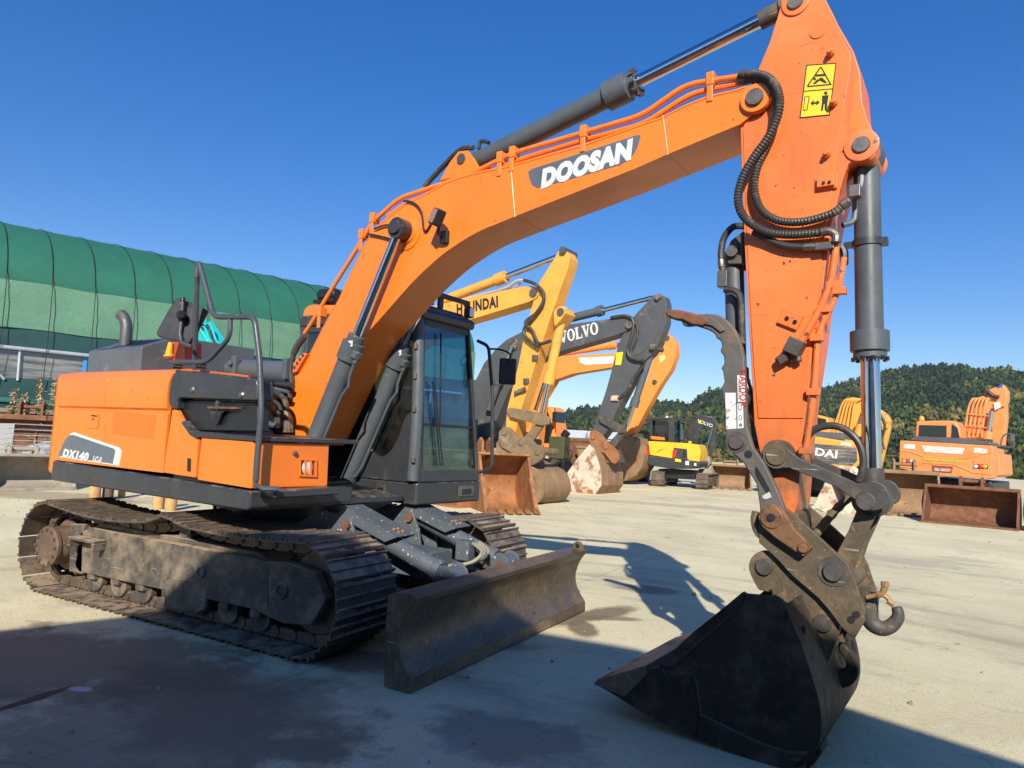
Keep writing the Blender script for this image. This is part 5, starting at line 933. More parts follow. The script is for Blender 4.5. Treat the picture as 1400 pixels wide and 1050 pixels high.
hz = M().box((-950, -750, -1.4), (950, 1550, 75)); hm = bpy.data.materials.new('air haze'); hm.use_nodes = True; N = hm.node_tree.nodes; N.remove(N['Principled BSDF']); pv = N.new('ShaderNodeVolumePrincipled'); pv.inputs['Color'].default_value = (.75, .86, 1, 1); pv.inputs['Density'].default_value = .00020; pv.inputs['Anisotropy'].default_value = .2
hm.node_tree.links.new(pv.outputs[0], N['Material Output'].inputs['Volume']); tag(obj('haze', hz, hm), 'thin pale haze over the far hillside', 'haze', kind='stuff')
# ================================================================== OTHER MACHINES
YHY = mat('yellow ochre paint', (.72, .34, .055), .45, var=.1, dirt=(.38, .25, .12), damt=.34, ds=1.2, dr=.3, chips=(.12, .06, .03), camt=.22, cs=7, bump=.1, bs=20)
YMN = mat('bright yellow paint', (.80, .44, .02), .42, var=.06, dirt=(.4, .3, .15), damt=.25, ds=1.5, bump=.05, bs=20)
OR4 = mat('orange machine paint', (.80, .27, .05), .45, var=.08, dirt=(.4, .22, .12), damt=.28, ds=1.3, bump=.05, bs=20)
ORW = mat('dusty orange paint', (.72, .26, .075), .5, var=.12, dirt=(.36, .22, .13), damt=.36, ds=1.2, dr=.3, chips=(.1, .05, .03), camt=.12, cs=9, bump=.1, bs=20, streak=(.3, .16, .1), samt=.2)
GVO = mat('slate machine paint', (.075, .078, .082), .45, var=.15, dirt=(.2, .17, .13), damt=.3, ds=1.5, chips=(.4, .38, .34), camt=.05, cs=9, bump=.05)
TEA = mat('teal machine paint', (.02, .42, .44), .45, var=.1, bump=.05)
DTR = mat('dusty tracks', (.12, .09, .065), .75, .2, var=.3, vs=5, dirt=(.3, .23, .15), damt=.5, ds=2, bump=.4, bs=20)
BRN = mat('muddy brown steel', (.25, .155, .08), .75, .1, var=.3, vs=2, dirt=(.42, .31, .19), damt=.45, ds=1.6, dr=.3, chips=(.1, .05, .03), camt=.2, cs=8, bump=.4, bs=14, streak=(.2, .09, .03), samt=.35)
RBK = mat('orange rust steel', (.30, .125, .045), .7, .1, var=.35, vs=2.5, dirt=(.17, .085, .045), damt=.52, ds=2.8, dr=.3, chips=(.5, .38, .25), camt=.2, cs=9, bump=.4, bs=14, streak=(.44, .19, .05), samt=.35, sstr=(.5, .5, .12))
PAL = mat('crusted pale steel', (.55, .46, .36), .85, 0, var=.15, vs=3, dirt=(.27, .15, .08), damt=.48, ds=3.2, dr=.08, chips=(.2, .1, .05), camt=.2, cs=7, bump=.8, bs=12)
GBK = mat('dried cement steel', (.33, .29, .23), .85, 0, var=.2, vs=2, dirt=(.2, .15, .1), damt=.45, ds=2, bump=.5, bs=15)
def loose(M0):                                     # split one kit mesh into touching groups
    return M0
def bgtrack(par, L, w, y, h=.85, mt=None, rot=0, n=None):
    R = h/2; T = L/2-R; n = n or int((2*(L-h)+math.pi*h)/.2); per = 4*T+2*math.pi*R; m = M()
    for i in range(n):
        s = per*i/n
        if s < 2*T: x, z, a = -T+s, 0, 0
        elif s < 2*T+math.pi*R: a = (s-2*T)/R; x, z = T+R*math.sin(a), R-R*math.cos(a)
        elif s < 4*T+math.pi*R: x, z, a = T-(s-2*T-math.pi*R), 2*R, math.pi
        else: a = math.pi+(s-4*T-math.pi*R)/R; x, z = -T+R*math.sin(a), R-R*math.cos(a)
        hp = per/n/2; ca, sa = math.cos(a), math.sin(a)
        pr = [(-hp-.01, .05), (-hp-.01, .02), (-hp+.04, .0), (-hp+.06, .022), (hp-.02, .022), (hp+.01, .05)]
        m.prism([(x+u*ca-v*sa, z+u*sa+v*ca) for u, v in pr], y-w/2, y+w/2)
    t = obj('crawler_track', m, mt or DTR, par, rot=rot)
    f = M(); f.prism([(-T, R*.45), (-T-.1, R), (-T, R*1.45), (T, R*1.45), (T+.1, R), (T, R*.45)], y-w*.42, y+w*.42)
    for i in range(6): xx = -T+2*T*(i+.5)/6; f.cyl((xx, y-w*.44, .17), (xx, y+w*.44, .17), .12, n=12)
    for sx in (-1, 1): f.cyl((sx*T, y-w*.43, R), (sx*T, y+w*.43, R), R*.78, n=20)
    obj('track_frame', f, FRM, par, rot=rot); return t
def win(par, m, rot, mt=None, name='window', loc=(0, 0, 0)): return obj(name, m, mt or GLD, par, rot=rot, loc=loc)
def body(par, rot, S, col, cwcol, cab=True, track=True):
    s = lambda *a: tuple(v*S for v in a)
    if track:
        for y in (-1.2, 1.2): bgtrack(par, 4.3*S, .6*S, y*S, .92*S, rot=rot)
        obj('undercarriage', M().box(s(-1.2, -.95, .35), s(1.2, .95, .75)).cyl(s(0, 0, .75), s(0, 0, 1.02), .65*S), FRM, par, .02, rot=rot)
    b = M().box(s(-1.9, -1.33, 1.02), s(1.6, 1.33, 1.22)); obj('deck', b, DGR, par, .03, rot=rot)
    b = M().prism([(-1.9*S, -1.33*S), (-1.9*S, 1.33*S), (-2.45*S, 1.2*S), (-2.75*S, .6*S), (-2.8*S, 0), (-2.75*S, -.6*S), (-2.45*S, -1.2*S)], 1.08*S, 2.15*S, ax='z'); obj('counterweight', b, cwcol, par, .06, rot=rot)
    obj('engine_hood', M().box(s(-1.9, -1.33, 1.22), s(-.4, 1.33, 2.2)), col, par, .06, rot=rot); obj('side_box', M().box(s(-.4, -1.33, 1.22), s(1.5, -.55, 1.75)), col, par, .04, rot=rot)
    if cab: cabin(par, rot, S, col)
def cabin(par, rot, S, col, x0=.1, x1=1.85, y0=.38, y1=1.36, z0=1.2, z1=2.95):
    P = [(x0, z0), (x0, z1-.08), (x0+.1, z1), (x1-.35, z1), (x1-.18, z1-.1), (x1, z0+.8), (x1, z0)]; c = M(); c.prism([(a*S, b*S) for a, b in P], y0*S, y1*S); obj('cab', c, col, par, .06*S, rot=rot)
    w = [(x0+.12, z0+.75), (x0+.12, z1-.2), (x1-.42, z1-.2), (x1-.12, z0+.85), (x1-.3, z0+.2), (x0+.9, z0+.2), (x0+.7, z0+.75)]
    for y in (y0, y1): m = M(); m.prism([(a*S, b*S) for a, b in w], (y-.006 if y == y0 else y-.002)*S, (y+.002 if y == y0 else y+.006)*S); win(par, m, rot, MATS['cab interior black'])
    m = M(); m.prism([(y0+.1, z0+.25), (y0+.1, z1-.2), (y1-.1, z1-.2), (y1-.1, z0+.25)], (x1-.01), (x1+.004), ax='x'); m.v = [((a-max(0, (c-(z0+.8)))*.135)*S, b*S, c*S) for a, b, c in m.v]; win(par, m, rot, MATS['cab interior black'], 'windshield')
mat('cab interior black', (.014, .018, .022), .08, var=.05, bump=0, spec=.6)
class Rig:                                         # a machine whose boom and arm lie in a plane y = const of its own frame
    def __init__(s, name, label, cat, psi, Y, loc, group=None):
        s.psi, s.Y, s.F = psi, Y, Frame(psi); s.L = Vector(loc); s.root = empty(name, loc); tag(s.root, label, cat, group)
    def part(s, name, m, mt, b=0, par=None, **k): return obj(name, m, mt, par or s.root, b, rot=0 if par else s.psi, loc=(0, 0, 0) if par else -s.L, **k)
    def o(s, pts, dy=0): return oy(s.F, s.Y+dy, pts)
    def p(s, q, dy=0): return s.F.Y(q[0], q[1], s.Y+dy)
    def plate(s, name, pts, w, mt, b=.01, dy=0, k=0):
        pts = sm2(pts, k) if k else pts; return s.part(name, M().prism(s.o(pts, dy-w/2), s.Y+dy-w/2, s.Y+dy+w/2), mt, b)
    def ram(s, a, b, c, r, mt, dy=0, name='ram'):
        A, B, D = s.p(a, dy), s.p(b, dy), s.p(c, dy); d = (D-A); t = (B-A).length/d.length
        s.part(name, M().lathe(A, A+d*t, [(0, r*.5), (0, r), (.85, r), (.86, r*1.3), (1, r*1.3), (1, r*.6)], n=20), mt); s.part(name+'_rod', M().cyl(A+d*t, D, r*.55, n=16), CHR)
    def pin(s, q, r, w, mt=None, dy=0): v = s.p(q, -w/2+dy); s.part('pin', M().lathe(v-Vector((0, .02, 0)), v+Vector((0, w+.04, 0)), [(0, r*.6), (0, r), (1, r), (1, r*.6)], n=18), mt or STL)
    def hose(s, pts, r, dy, mt=None, k=5): s.part('hose', M().tube([s.p(q, dy) for q in pts], r, n=8, k=k), mt or RUB)
# ---- yellow machine beside the cab
HX, HYY = FW.Z(500, 700).x, 0
R = Rig('yellow_excavator', 'ochre yellow excavator with black lettered boom, standing directly behind the nearest cab', 'excavator', -.1, 10.6, (-11.6, 11.8, 0))
w = .52
R.plate('boom', [(430, 590), (440, 560), (470, 500), (510, 452), (560, 428), (609, 414), (641, 407), (693, 396), (713, 392), (727, 391), (736, 394), (738, 402), (732, 408), (722, 413), (660, 432), (629, 441), (600, 452), (565, 478), (530, 530), (500, 590)], w, YHY, .015)
R.part('boom_lettering', text_mesh('HYUNDAI', .40, frame_on(R.p((652, 418.5), -w/2-.006), R.p((680, 413))-R.p((624, 424)), (0, 0, 1)), bold=.016, ext=.002, sx=.74, font_space=1.08), INK)
arm_ = [(764, 342), (769, 338), (774, 341), (779, 353), (776, 368), (768, 390), (758, 418), (749, 444), (736, 484), (723, 525), (712, 560), (704, 592), (702, 600), (691, 588), (693, 560), (708, 501), (717, 456), (729, 412), (737, 386), (752, 362), (760, 349)]
R.plate('arm', arm_, .42, YHY, .015); R.plate('arm_side_plate', [(760, 352), (768, 348), (774, 358), (764, 388), (752, 420), (740, 456), (728, 495), (712, 540), (699, 575), (712, 505), (722, 455), (733, 414), (742, 386)], .45, YHY, .008); R.plate('ram_ear', sm2([(757, 436), (757, 424), (763, 419), (770, 421), (773, 428), (768, 436), (758, 446)], 1), .5, YHY, .01)
R.ram((606, 411), (691, 376), (760, 352), .13, YHY, name='arm_ram'); R.ram((771, 420), (747, 524), (740, 570), .12, YHY, name='bucket_ram', dy=0)
for q, r in (((729, 400), .11), ((769, 342), .09), ((766, 426), .09)): R.pin(q, r, .56)
for dy, o_ in ((-.34, 0), (-.30, 4)): R.hose([(716, 383), (731, 388), (743, 400), (742, 414), (733, 428), (722-o_, 441), (716+o_*3, 452), (720+o_*3, 462), (730+o_*2, 470), (737+o_*4, 474-o_*2)], .042, dy)
R.hose([(622, 412), (660, 402), (690, 394), (706, 384), (716, 383)], .03, -.2, mat('pale pipe', (.5, .38, .28), .5)); R.hose([(622, 415), (662, 406), (695, 396), (712, 387)], .03, -.1, MATS['pale pipe'])
for q in ((731, 489), (719, 521)): v = R.p(q, -.25); R.part('hose_bracket', M().box((v.x-.07, v.y-.03, v.z-.07), (v.x+.07, v.y+.05, v.z+.07)), STL, .01)
v = R.p((711, 534), -.28); R.part('coupling', M().cyl((v.x-.15, v.y, v.z-.06), (v.x+.15, v.y, v.z+.04), .06, n=10), FRM)
GRM = mat('earthy link steel', (.2, .14, .075), .75, .1, var=.3, dirt=(.3, .23, .14), damt=.4, ds=3, bump=.4, bs=20)
for dy in (-.3, .3): R.plate('side_link', [(692, 560), (697, 557), (742, 565), (752, 572), (750, 580), (740, 582), (697, 570)], .08, GRM, .01, dy=dy); R.plate('bucket_link', [(736, 575), (746, 577), (727, 606), (712, 618), (704, 612)], .07, GRM, .01, dy=dy*.8)
for dy in (-.34, .34): R.plate('coupler', [(682, 590), (690, 583), (700, 588), (706, 598), (722, 598), (731, 607), (742, 612), (741, 626), (728, 636), (712, 634), (704, 622), (686, 612), (681, 602)], .1, GRM, .015, dy=dy, k=2)
R.part('coupler_block', M().prism(R.o([(690, 600), (735, 610), (738, 626), (715, 632), (695, 615)]), R.Y-.3, R.Y+.3), GRM, .03)
for q in ((689, 590), (712, 604), (735, 617)): R.pin(q, .09, .8, GRM)
R.plate('bucket', sm2([(650, 640), (660, 618), (676, 612), (692, 620), (712, 632), (733, 643), (741, 656), (743, 671), (737, 684), (724, 691), (705, 693), (690, 692), (675, 690), (652, 688)], 2), 1.35, BRN, .03, dy=.35)
for dy in (-.32, .35, 1.02): R.plate('wear_rib', sm2([(692, 619.5), (712, 631), (734, 642), (742, 656), (744, 671), (738, 685.5), (725, 692), (716, 688), (733, 672), (731, 655), (712, 638)], 2), .07, BRN, .01, dy=dy)
R.plate('bucket_ear', [(679, 620), (678, 606), (686, 598), (698, 604), (708, 622), (706, 634), (695, 640)], .1, GRM, .02, dy=-.28, k=2)
body(R.root, -.1, 1.25, YHY, mat('grey blue paint', (.07, .085, .1), .45, dirt=(.3, .25, .18), damt=.3, ds=1.5))
# ---- slate grey machine
R = Rig('slate_excavator', 'slate grey excavator with white lettered boom and pale crusted bucket', 'excavator', -.1, 16.0, (-9.6, 16.8, 0))
w = .55
R.plate('boom', [(618, 600), (632, 560), (650, 520), (662, 496), (679, 476), (693, 464), (713, 454), (740, 448), (773, 444), (826, 437), (852, 433), (863, 433), (870, 440), (866, 449), (840, 459), (764, 481), (740, 490), (718, 505), (695, 535), (668, 600)], w, GVO, .015, k=0)
def serif(m, ch, x, T):
    def q(pts): m.prism([(x+a, b) for a, b in pts], 0, .004, ax='z', T=T)
    def ring(cx, rx, ry, tx, ty):
        n = 24
        for i in range(n):
            a, b = 2*math.pi*i/n, 2*math.pi*(i+1)/n; q([(cx+rx*math.cos(a), .5+ry*math.sin(a)), (cx+rx*math.cos(b), .5+ry*math.sin(b)), (cx+(rx-tx)*math.cos(b), .5+(ry-ty)*math.sin(b)), (cx+(rx-tx)*math.cos(a), .5+(ry-ty)*math.sin(a))])
    if ch == 'V': q([(.10, .9), (.38, 0), (.60, 0), (.36, .9)]); q([(.60, 0), (.38, 0), (.47, .2), (.78, .9), (.88, .9)]); q([(0, .88), (.46, .88), (.46, 1), (0, 1)]); q([(.64, .88), (1.0, .88), (1.0, 1), (.64, 1)]); return 1.02
    if ch == 'O': ring(.5, .5, .52, .26, .12); return 1.06
    if ch == 'L': q([(.08, .1), (.36, .1), (.36, .9), (.08, .9)]); q([(0, .88), (.46, .88), (.46, 1), (0, 1)]); q([(0, 0), (.82, 0), (.82, .12), (0, .12)]); q([(.72, .1), (.82, .1), (.82, .36), (.76, .36)]); return .88
a, b = R.p((766, 470), -w/2-.004), R.p((819, 456), -w/2-.004); ex = (b-a); T = frame_on(a, ex, (0, 0, 1)) @ Matrix.Diagonal((ex.length/5.0, .40, 1, 1)); m = M(); x = 0
for ch in 'VOLVO': x += serif(m, ch, x, T)
R.part('boom_lettering', m, WHT)
R.plate('arm', [(893, 404), (900, 401), (908, 405), (911, 415), (910, 441), (904, 459), (900, 470), (891, 484), (877, 497), (860, 530), (843, 561), (834, 584), (822, 600), (808, 598), (811, 585), (819, 562), (829, 532), (840, 492), (847, 466), (856, 450), (866, 433), (878, 420)], .44, GVO, .015)
R.plate('arm_side_plate', [(893, 410), (903, 410), (905, 440), (895, 466), (878, 482), (862, 488), (856, 478), (862, 452), (872, 430)], .48, GVO, .01)
R.ram((773, 437), (824, 424), (893, 407), .14, GRY, name='arm_ram'); R.ram((893, 474), (866, 556), (857, 584), .11, GRY, name='bucket_ram'); R.ram((668, 560), (684, 520), (700, 472), .13, GVO, name='boom_ram', dy=-.45)
for q, r in (((860, 444), .12), ((899, 406), .09), ((892, 474), .09), ((701, 471), .2)): R.pin(q, r, .66, FRM)
R.hose([(835, 434), (856, 432), (866, 440), (863, 462), (858, 480), (864, 490), (880, 493)], .05, -.32); R.hose([(866, 436), (872, 450), (868, 470), (862, 484), (872, 492)], .04, -.28); R.hose([(880, 500), (868, 515), (858, 535), (845, 545)], .05, -.26)
v = R.p((846, 489), -.25); R.part('warning_sticker', M().prism(R.o([(843, 482), (852, 481), (849, 499), (841, 499)], -.23), R.Y-.232, R.Y-.226), YEL)
v = R.p((840, 545), -.3); R.part('coupling', M().box((v.x-.15, v.y, v.z-.08), (v.x+.12, v.y+.1, v.z+.1)), PAL, .03)
for dy in (-.3, .3): R.plate('side_link', [(818, 570), (823, 567), (848, 580), (856, 583), (855, 592), (846, 592), (820, 577)], .08, LNK, .01, dy=dy); R.plate('bucket_link', [(848, 588), (856, 590), (838, 615), (828, 620), (826, 612)], .08, LNK, .01, dy=dy*.8)
for dy in (-.34, .34): R.plate('coupler', [(806, 592), (811, 588), (820, 592), (832, 606), (843, 615), (846, 628), (840, 634), (834, 630), (826, 620), (811, 612), (805, 603)], .09, RBK, .012, dy=dy, k=2)
R.part('coupler_block', M().prism(R.o([(815, 600), (845, 616), (850, 632), (830, 634), (812, 615)]), R.Y-.3, R.Y+.3), LNK, .03)
for q in ((811, 597), (829, 610)): R.pin(q, .09, .8, RBK)
sd = [(806, 606), (812, 612), (818, 628), (823, 646), (823, 664), (813, 679), (790, 680), (761, 677), (757, 670), (772, 650), (790, 625)]
R.part('bucket', M().prism(R.o(sd, -.75), R.Y-.75, R.Y+.75), BRN, .03); sdp = R.part('bucket_side', M().prism(R.o([(a+(795-a)*.04, b+(650-b)*.04) for a, b in sd], -.765), R.Y-.775, R.Y-.74), PAL, .01)
for q in ([(763, 665), (770, 656), (774, 658), (768, 668)], [(776, 673), (782, 667), (782, 673)], [(788, 669), (796, 669), (796, 675), (788, 675)], [(802, 670), (810, 669), (811, 676), (803, 676)]): R.part('wear_patch', M().prism(R.o(q, -.78), R.Y-.79, R.Y-.77), RBK)
R.plate('bucket_ear', [(806, 612), (806, 602), (815, 596), (828, 604), (833, 622), (825, 632), (812, 628)], .1, BRN, .02, dy=-.25, k=2)
body(R.root, -.1, 1.25, GVO, GVO)
# ---- orange machine with the white boom plate
R = Rig('orange_excavator', 'orange excavator with a blank white boom plate, behind the slate grey one', 'excavator', -.1, 22.0, (FW.Z(752, 654).x-2.3, 23.2, 0))
R.plate('boom', [(700, 610), (706, 560), (716, 522), (735, 497), (757, 487), (840, 483), (900, 455), (908, 452), (914, 462), (905, 475), (850, 500), (783, 511), (757, 520), (742, 545), (735, 610)], .5, OR4, .015)
R.part('boom_plate', M().prism(R.o([(791, 489), (840, 487), (838, 497), (800, 499), (793, 496)], -.25), R.Y-.262, R.Y-.245), WHT)
R.plate('arm', [(900, 458), (908, 456), (918, 460), (924, 470), (924, 485), (917, 505), (903, 526), (892, 545), (868, 590), (852, 600), (862, 560), (884, 520), (896, 480)], .42, OR4, .015)
R.ram((770, 483), (843, 471), (905, 462), .13, OR4, name='arm_ram'); R.ram((901, 520), (868, 575), (858, 590), .11, OR4, name='bucket_ram'); R.ram((722, 590), (728, 560), (745, 520), .13, OR4, dy=-.4, name='boom_ram')
for q, r in (((912, 462), .1), ((895, 522), .09)): R.pin(q, r, .5)
R.part('warning_sticker', M().prism(R.o([(901, 488), (908, 484), (910, 490), (903, 496)], -.21), R.Y-.222, R.Y-.205), mat('pale sticker', (.8, .65, .25), .5))
R.plate('bucket', [(850, 596), (870, 600), (880, 625), (870, 650), (840, 660), (825, 650)], 1.2, BRN, .03, k=2)
body(R.root, -.1, 1.05, OR4, OR4)
v = R.root; obj('mirror_bracket', M().tube([(2.0, .3, 2.0), (2.05, .1, 3.0), (2.1, 0, 2.95)], .02).box((2.05, -.1, 2.45), (2.15, .06, 2.85)), BLK, v, rot=-.1)
# ================================================================== REAR VIEWS: traced on the rear plane, extruded along the heading
class Rear:
    def __init__(s, name, label, cat, psi, px, py_, depth, group=None):
        s.psi, s.F = psi, Frame(psi); v = s.F.D(px, py_, depth); s.Y = v.y; w = Matrix.Rotation(psi, 3, 'Z') @ v; s.L = Vector((w.x, w.y, 0))-Matrix.Rotation(psi, 3, 'Z') @ Vector((0, -1.5, 0)); s.L.z = 0
        s.root = empty(name, s.L); tag(s.root, label, cat, group)
    def part(s, name, m, mt, b=0, par=None, **k): return obj(name, m, mt, par or s.root, b, rot=0 if par else s.psi, loc=(0, 0, 0) if par else -s.L, **k)
    def o(s, pts, dy=0): return oy(s.F, s.Y+dy, pts)
    def p(s, q, dy=0): return s.F.Y(q[0], q[1], s.Y+dy)
    def slab(s, name, pts, d0, d1, mt, b=.03, par=None): return s.part(name, M().prism(s.o(pts, d0), s.Y+d0, s.Y+d1), mt, b, par)
    def at(s, q, dy=0): return s.p(q, dy)
# ---- mini digger
R = Rear('mini_excavator', 'small yellow and black excavator seen from behind, cab empty', 'mini excavator', .06, 915, 640, 27.5)
R.slab('counterweight', [(877, 626), (880, 622), (955, 630), (957, 634), (956, 639), (944, 641), (918, 641), (893, 637), (876, 632)], 0, 2.0, DGR, .04)
R.slab('engine_cover', [(886, 603), (940, 606), (942, 628), (921, 627), (888, 622)], -.02, .5, YMN, .03); R.slab('side_cover', [(938, 606), (955, 608), (958, 618), (956, 632), (941, 630)], .0, 1.5, YMN, .05)
R.slab('side_grille', [(921, 612), (939, 614), (940, 630), (922, 628)], -.05, .1, DGR, .01)
for k in range(3): R.slab('louvre', [(934, 616+3.4*k), (938, 616.3+3.4*k), (938, 618+3.4*k), (934, 617.7+3.4*k)], -.07, -.04, BLK, 0)
tr = M(); rl = mat('red tail lamp', (.6, .03, .02), .3)
R.slab('tail_lamp', [(882, 612), (886, 611), (887, 623), (884, 622)], -.06, .02, rl, .01); R.slab('tail_lamp', [(920, 615), (926, 615), (923, 625), (919, 626)], -.08, .02, rl, .01)
R.slab('cover_emblem', [(895, 620), (902, 615), (910, 612.5), (902, 616.5)], -.035, -.015, GRY, 0)
for q in ([(877, 622), (882, 623), (882, 627), (877, 626)], [(923, 627), (931, 628), (931, 632), (923, 631)]): R.slab('yellow_sticker', q, -.06, -.01, YEL, 0)
for q in ([(937, 630), (942, 630), (942, 636), (937, 635.5)], [(949, 633), (952, 633), (952, 637), (949, 636.5)]): R.slab('white_sticker', q, -.02, .0, WHT, 0)
cbb = [(888, 574), (892, 571), (921, 573), (934, 577), (936, 604), (888, 602)]
m = M(); P = lambda a, b, c, d, y0, y1: m.prism(R.o([(a, b), (c, b), (c, d), (a, d)], y0), R.Y+y0, R.Y+y1)
P(888, 573, 891, 604, .3, .4); P(913.5, 573, 921, 604, .28, .42); P(888, 571, 921, 575, .3, .4); P(933, 578, 935.5, 606, 1.4, 1.5); P(889, 572, 935, 574.5, .3, 1.5); P(890, 574, 893, 606, 1.4, 1.5); P(926, 574, 928, 606, 1.2, 1.5); R.part('cab_frame', m, DGR, .02)
R.slab('cab_window', [(892, 575), (913, 576), (913, 603), (891, 602)], .6, .64, MATS['cab interior black'], 0); R.slab('cab_window', [(921, 577), (934, 580), (934, 604), (921, 603)], .9, .93, GLA, 0)
R.slab('seat', [(897, 590), (909, 591), (909, 603), (897, 602)], .45, .55, BLK, .04); R.slab('roof_beacon', [(910, 568.5), (913, 568.5), (913, 572), (910, 572)], .5, .6, WHT, .02); R.slab('cargo_bundle', [(889.5, 596), (908, 598), (908, 602), (889.5, 600.5)], .1, .3, ORG, .02)
R.slab('fuel_cap', [(941, 603), (945, 603), (945, 608), (941, 607)], .1, .2, YMN, .02)
for a, b in ((889.5, 909), (951, 969)):
    q0, q1 = R.p((a, 650), .1), R.p((b, 650), .1); m_ = M(); bg0 = (q0.x+q1.x)/2
    h_ = Frame(R.psi); o_ = empty('crawler_undercarriage') if False else None
    t = M(); L_, Rr = 2.6, .30; wv = (q1.x-q0.x)/2*.92
    n = 34
    for i in range(n):
        per = 4*(L_/2-Rr)+2*math.pi*Rr; s_ = per*i/n; T_ = L_/2-Rr
        if s_ < 2*T_: x, z, aa = -T_+s_, 0, 0
        elif s_ < 2*T_+math.pi*Rr: aa = (s_-2*T_)/Rr; x, z = T_+Rr*math.sin(aa), Rr-Rr*math.cos(aa)
        elif s_ < 4*T_+math.pi*Rr: x, z, aa = T_-(s_-2*T_-math.pi*Rr), 2*Rr, math.pi
        else: aa = math.pi+(s_-4*T_-math.pi*Rr)/Rr; x, z = -T_+Rr*math.sin(aa), Rr-Rr*math.cos(aa)
        ca, sa = math.cos(aa), math.sin(aa); hp = per/n/2
        t.prism([(R.Y+1.3+x+u*ca-v*sa, z+u*sa+v*ca) for u, v in [(-hp, .05), (-hp, .01), (-hp+.03, 0), (-hp+.05, .02), (hp, .02), (hp, .05)]], bg0-wv, bg0+wv, ax='x')
    R.part('crawler_track', t, DTR); R.part('track_frame', M().box((bg0-wv*.8, R.Y+.25, .1), (bg0+wv*.8, R.Y+2.4, .48)), FRM, .03)
R.slab('undercarriage', [(900, 641), (950, 644), (950, 656), (900, 653)], .4, 1.8, BLK, .03)
bmp = [(938, 606), (944, 585), (948, 573), (953, 567), (962, 568), (975, 572), (978, 578), (974, 584), (962, 582), (957, 583), (954, 590), (951, 606)]; R.slab('boom', bmp, 1.9, 2.15, DGR, .02)
R.slab('arm', [(971, 575), (977, 574), (979, 590), (977, 610), (972, 626), (968, 624), (971, 604), (972, 588)], 1.95, 2.15, DGR, .02)
R.part('arm_ram', M().cyl(R.p((955, 569), 2.0), R.p((974, 571), 2.0), .06), GRY); R.part('bucket_ram', M().cyl(R.p((974, 585), 1.9), R.p((966, 615), 1.9), .05), CHR)
m = M()
for k in range(3): m.tube([R.p((936+2.5*k, 600), 1.85), R.p((943+2*k, 578), 1.85), R.p((949+2*k, 569), 1.85)], .025, k=3)
R.part('boom_hose', m, RUB)
R.slab('quick_coupler', [(960, 625), (970, 624), (971, 634), (966, 641), (960, 638)], 1.8, 2.2, GBK, .03); R.slab('bucket', [(955, 641), (972, 641), (974, 648), (968, 662), (954, 660)], 1.6, 2.5, GBK, .03)
R.slab('boom_sticker', [(954.5, 574.5), (958, 574.5), (958, 579), (955, 578.5)], 1.87, 1.9, YEL, 0)
R.part('boom_lettering', text_mesh('VOLVO', .19, frame_on(R.p((964, 579), 1.88), R.p((970, 581), 1.88)-R.p((959, 577), 1.88), (0, 0, 1)), bold=.003), WHT)
# ---- yellow machine with the dark rear panel
R = Rear('lettered_yellow_excavator', 'yellow excavator facing away with dark lettered rear panel, beyond the chrome rod', 'excavator', -.13, 1140, 640, 24)
R.slab('counterweight', sm2([(1068, 590), (1072, 586), (1110, 596), (1176, 606), (1181, 610), (1180, 630), (1172, 638), (1160, 643), (1140, 644), (1090, 636), (1066, 628)], 1), 0, .9, YHY, .05); R.slab('rear_panel', [(1069, 599), (1104, 605), (1171, 612), (1172, 630), (1165, 637), (1120, 632), (1068, 622)], -.02, .1, mat('scraped slate panel', (.06, .07, .085), .5, dirt=(.42, .3, .16), damt=.36, ds=1.6, dr=.1, streak=(.5, .36, .2), samt=.5, sstr=(.1, .1, 1)), .01)
R.part('panel_lettering', text_mesh('HYUNDAI', .36, frame_on(R.p((1103, 616), -.03), R.p((1140, 622))-R.p((1080, 613)), (0, 0, 1)), bold=.012, sx=1.25), WHT)
R.slab('rear_sticker', [(1150, 604), (1164, 605.5), (1164, 610), (1149, 608)], -.01, .02, WHT, 0)
R.slab('house', [(1070, 588), (1178, 604), (1181, 640), (1066, 632)], .8, 4.0, YHY, .05); R.slab('deck', [(1075, 634), (1180, 642), (1180, 648), (1075, 640)], .3, 4.2, BLK, .03)
R.slab('engine_hood', [(1075, 586), (1108, 589), (1154, 592), (1154, 602), (1075, 594)], .6, 1.9, GRY, .04)
R.slab('cab', sm2([(1083, 596), (1083, 570), (1088, 566), (1118, 567), (1130, 570), (1134, 578), (1134, 598)], 1), 2.2, 3.8, YHY, .06); R.slab('cab_window', [(1118, 571), (1129, 573), (1131, 586), (1118, 584)], 2.17, 2.2, MATS['cab interior black'], 0); R.slab('cab_window', [(1088, 571), (1113, 572), (1113, 592), (1088, 590)], 2.17, 2.2, MATS['cab interior black'], 0)
R.slab('boom', [(1138, 594), (1150, 560), (1156, 545), (1165, 543), (1180, 545), (1181, 556), (1176, 575), (1168, 594)], 3.0, 3.6, YHY, .03)
R.slab('boom_head', [(1160, 546), (1183, 546), (1212, 566), (1217, 575), (1214, 585), (1204, 590), (1196, 578), (1182, 560)], 5.5, 6.1, YHY, .04); R.slab('arm', [(1201, 570), (1216, 570), (1217, 585), (1211, 610), (1204, 640), (1199, 640), (1203, 605)], 5.7, 6.1, YHY, .03)
for k in range(5): R.part('boom_pipe', M().tube(smooth_corner([R.p((1138+6*k, 592), 2.9), R.p((1152+4*k, 550), 2.9), R.p((1158+5*k, 545), 2.9), R.p((1164+6*k, 548), 3.2)], .2), .036, n=8), YHY)
R.part('boom_ram', M().cyl(R.p((1172, 596), 2.8), R.p((1176, 580), 2.8), .13), YHY); R.part('boom_ram_rod', M().cyl(R.p((1176, 582), 2.8), R.p((1183, 560), 2.8), .07), CHR)
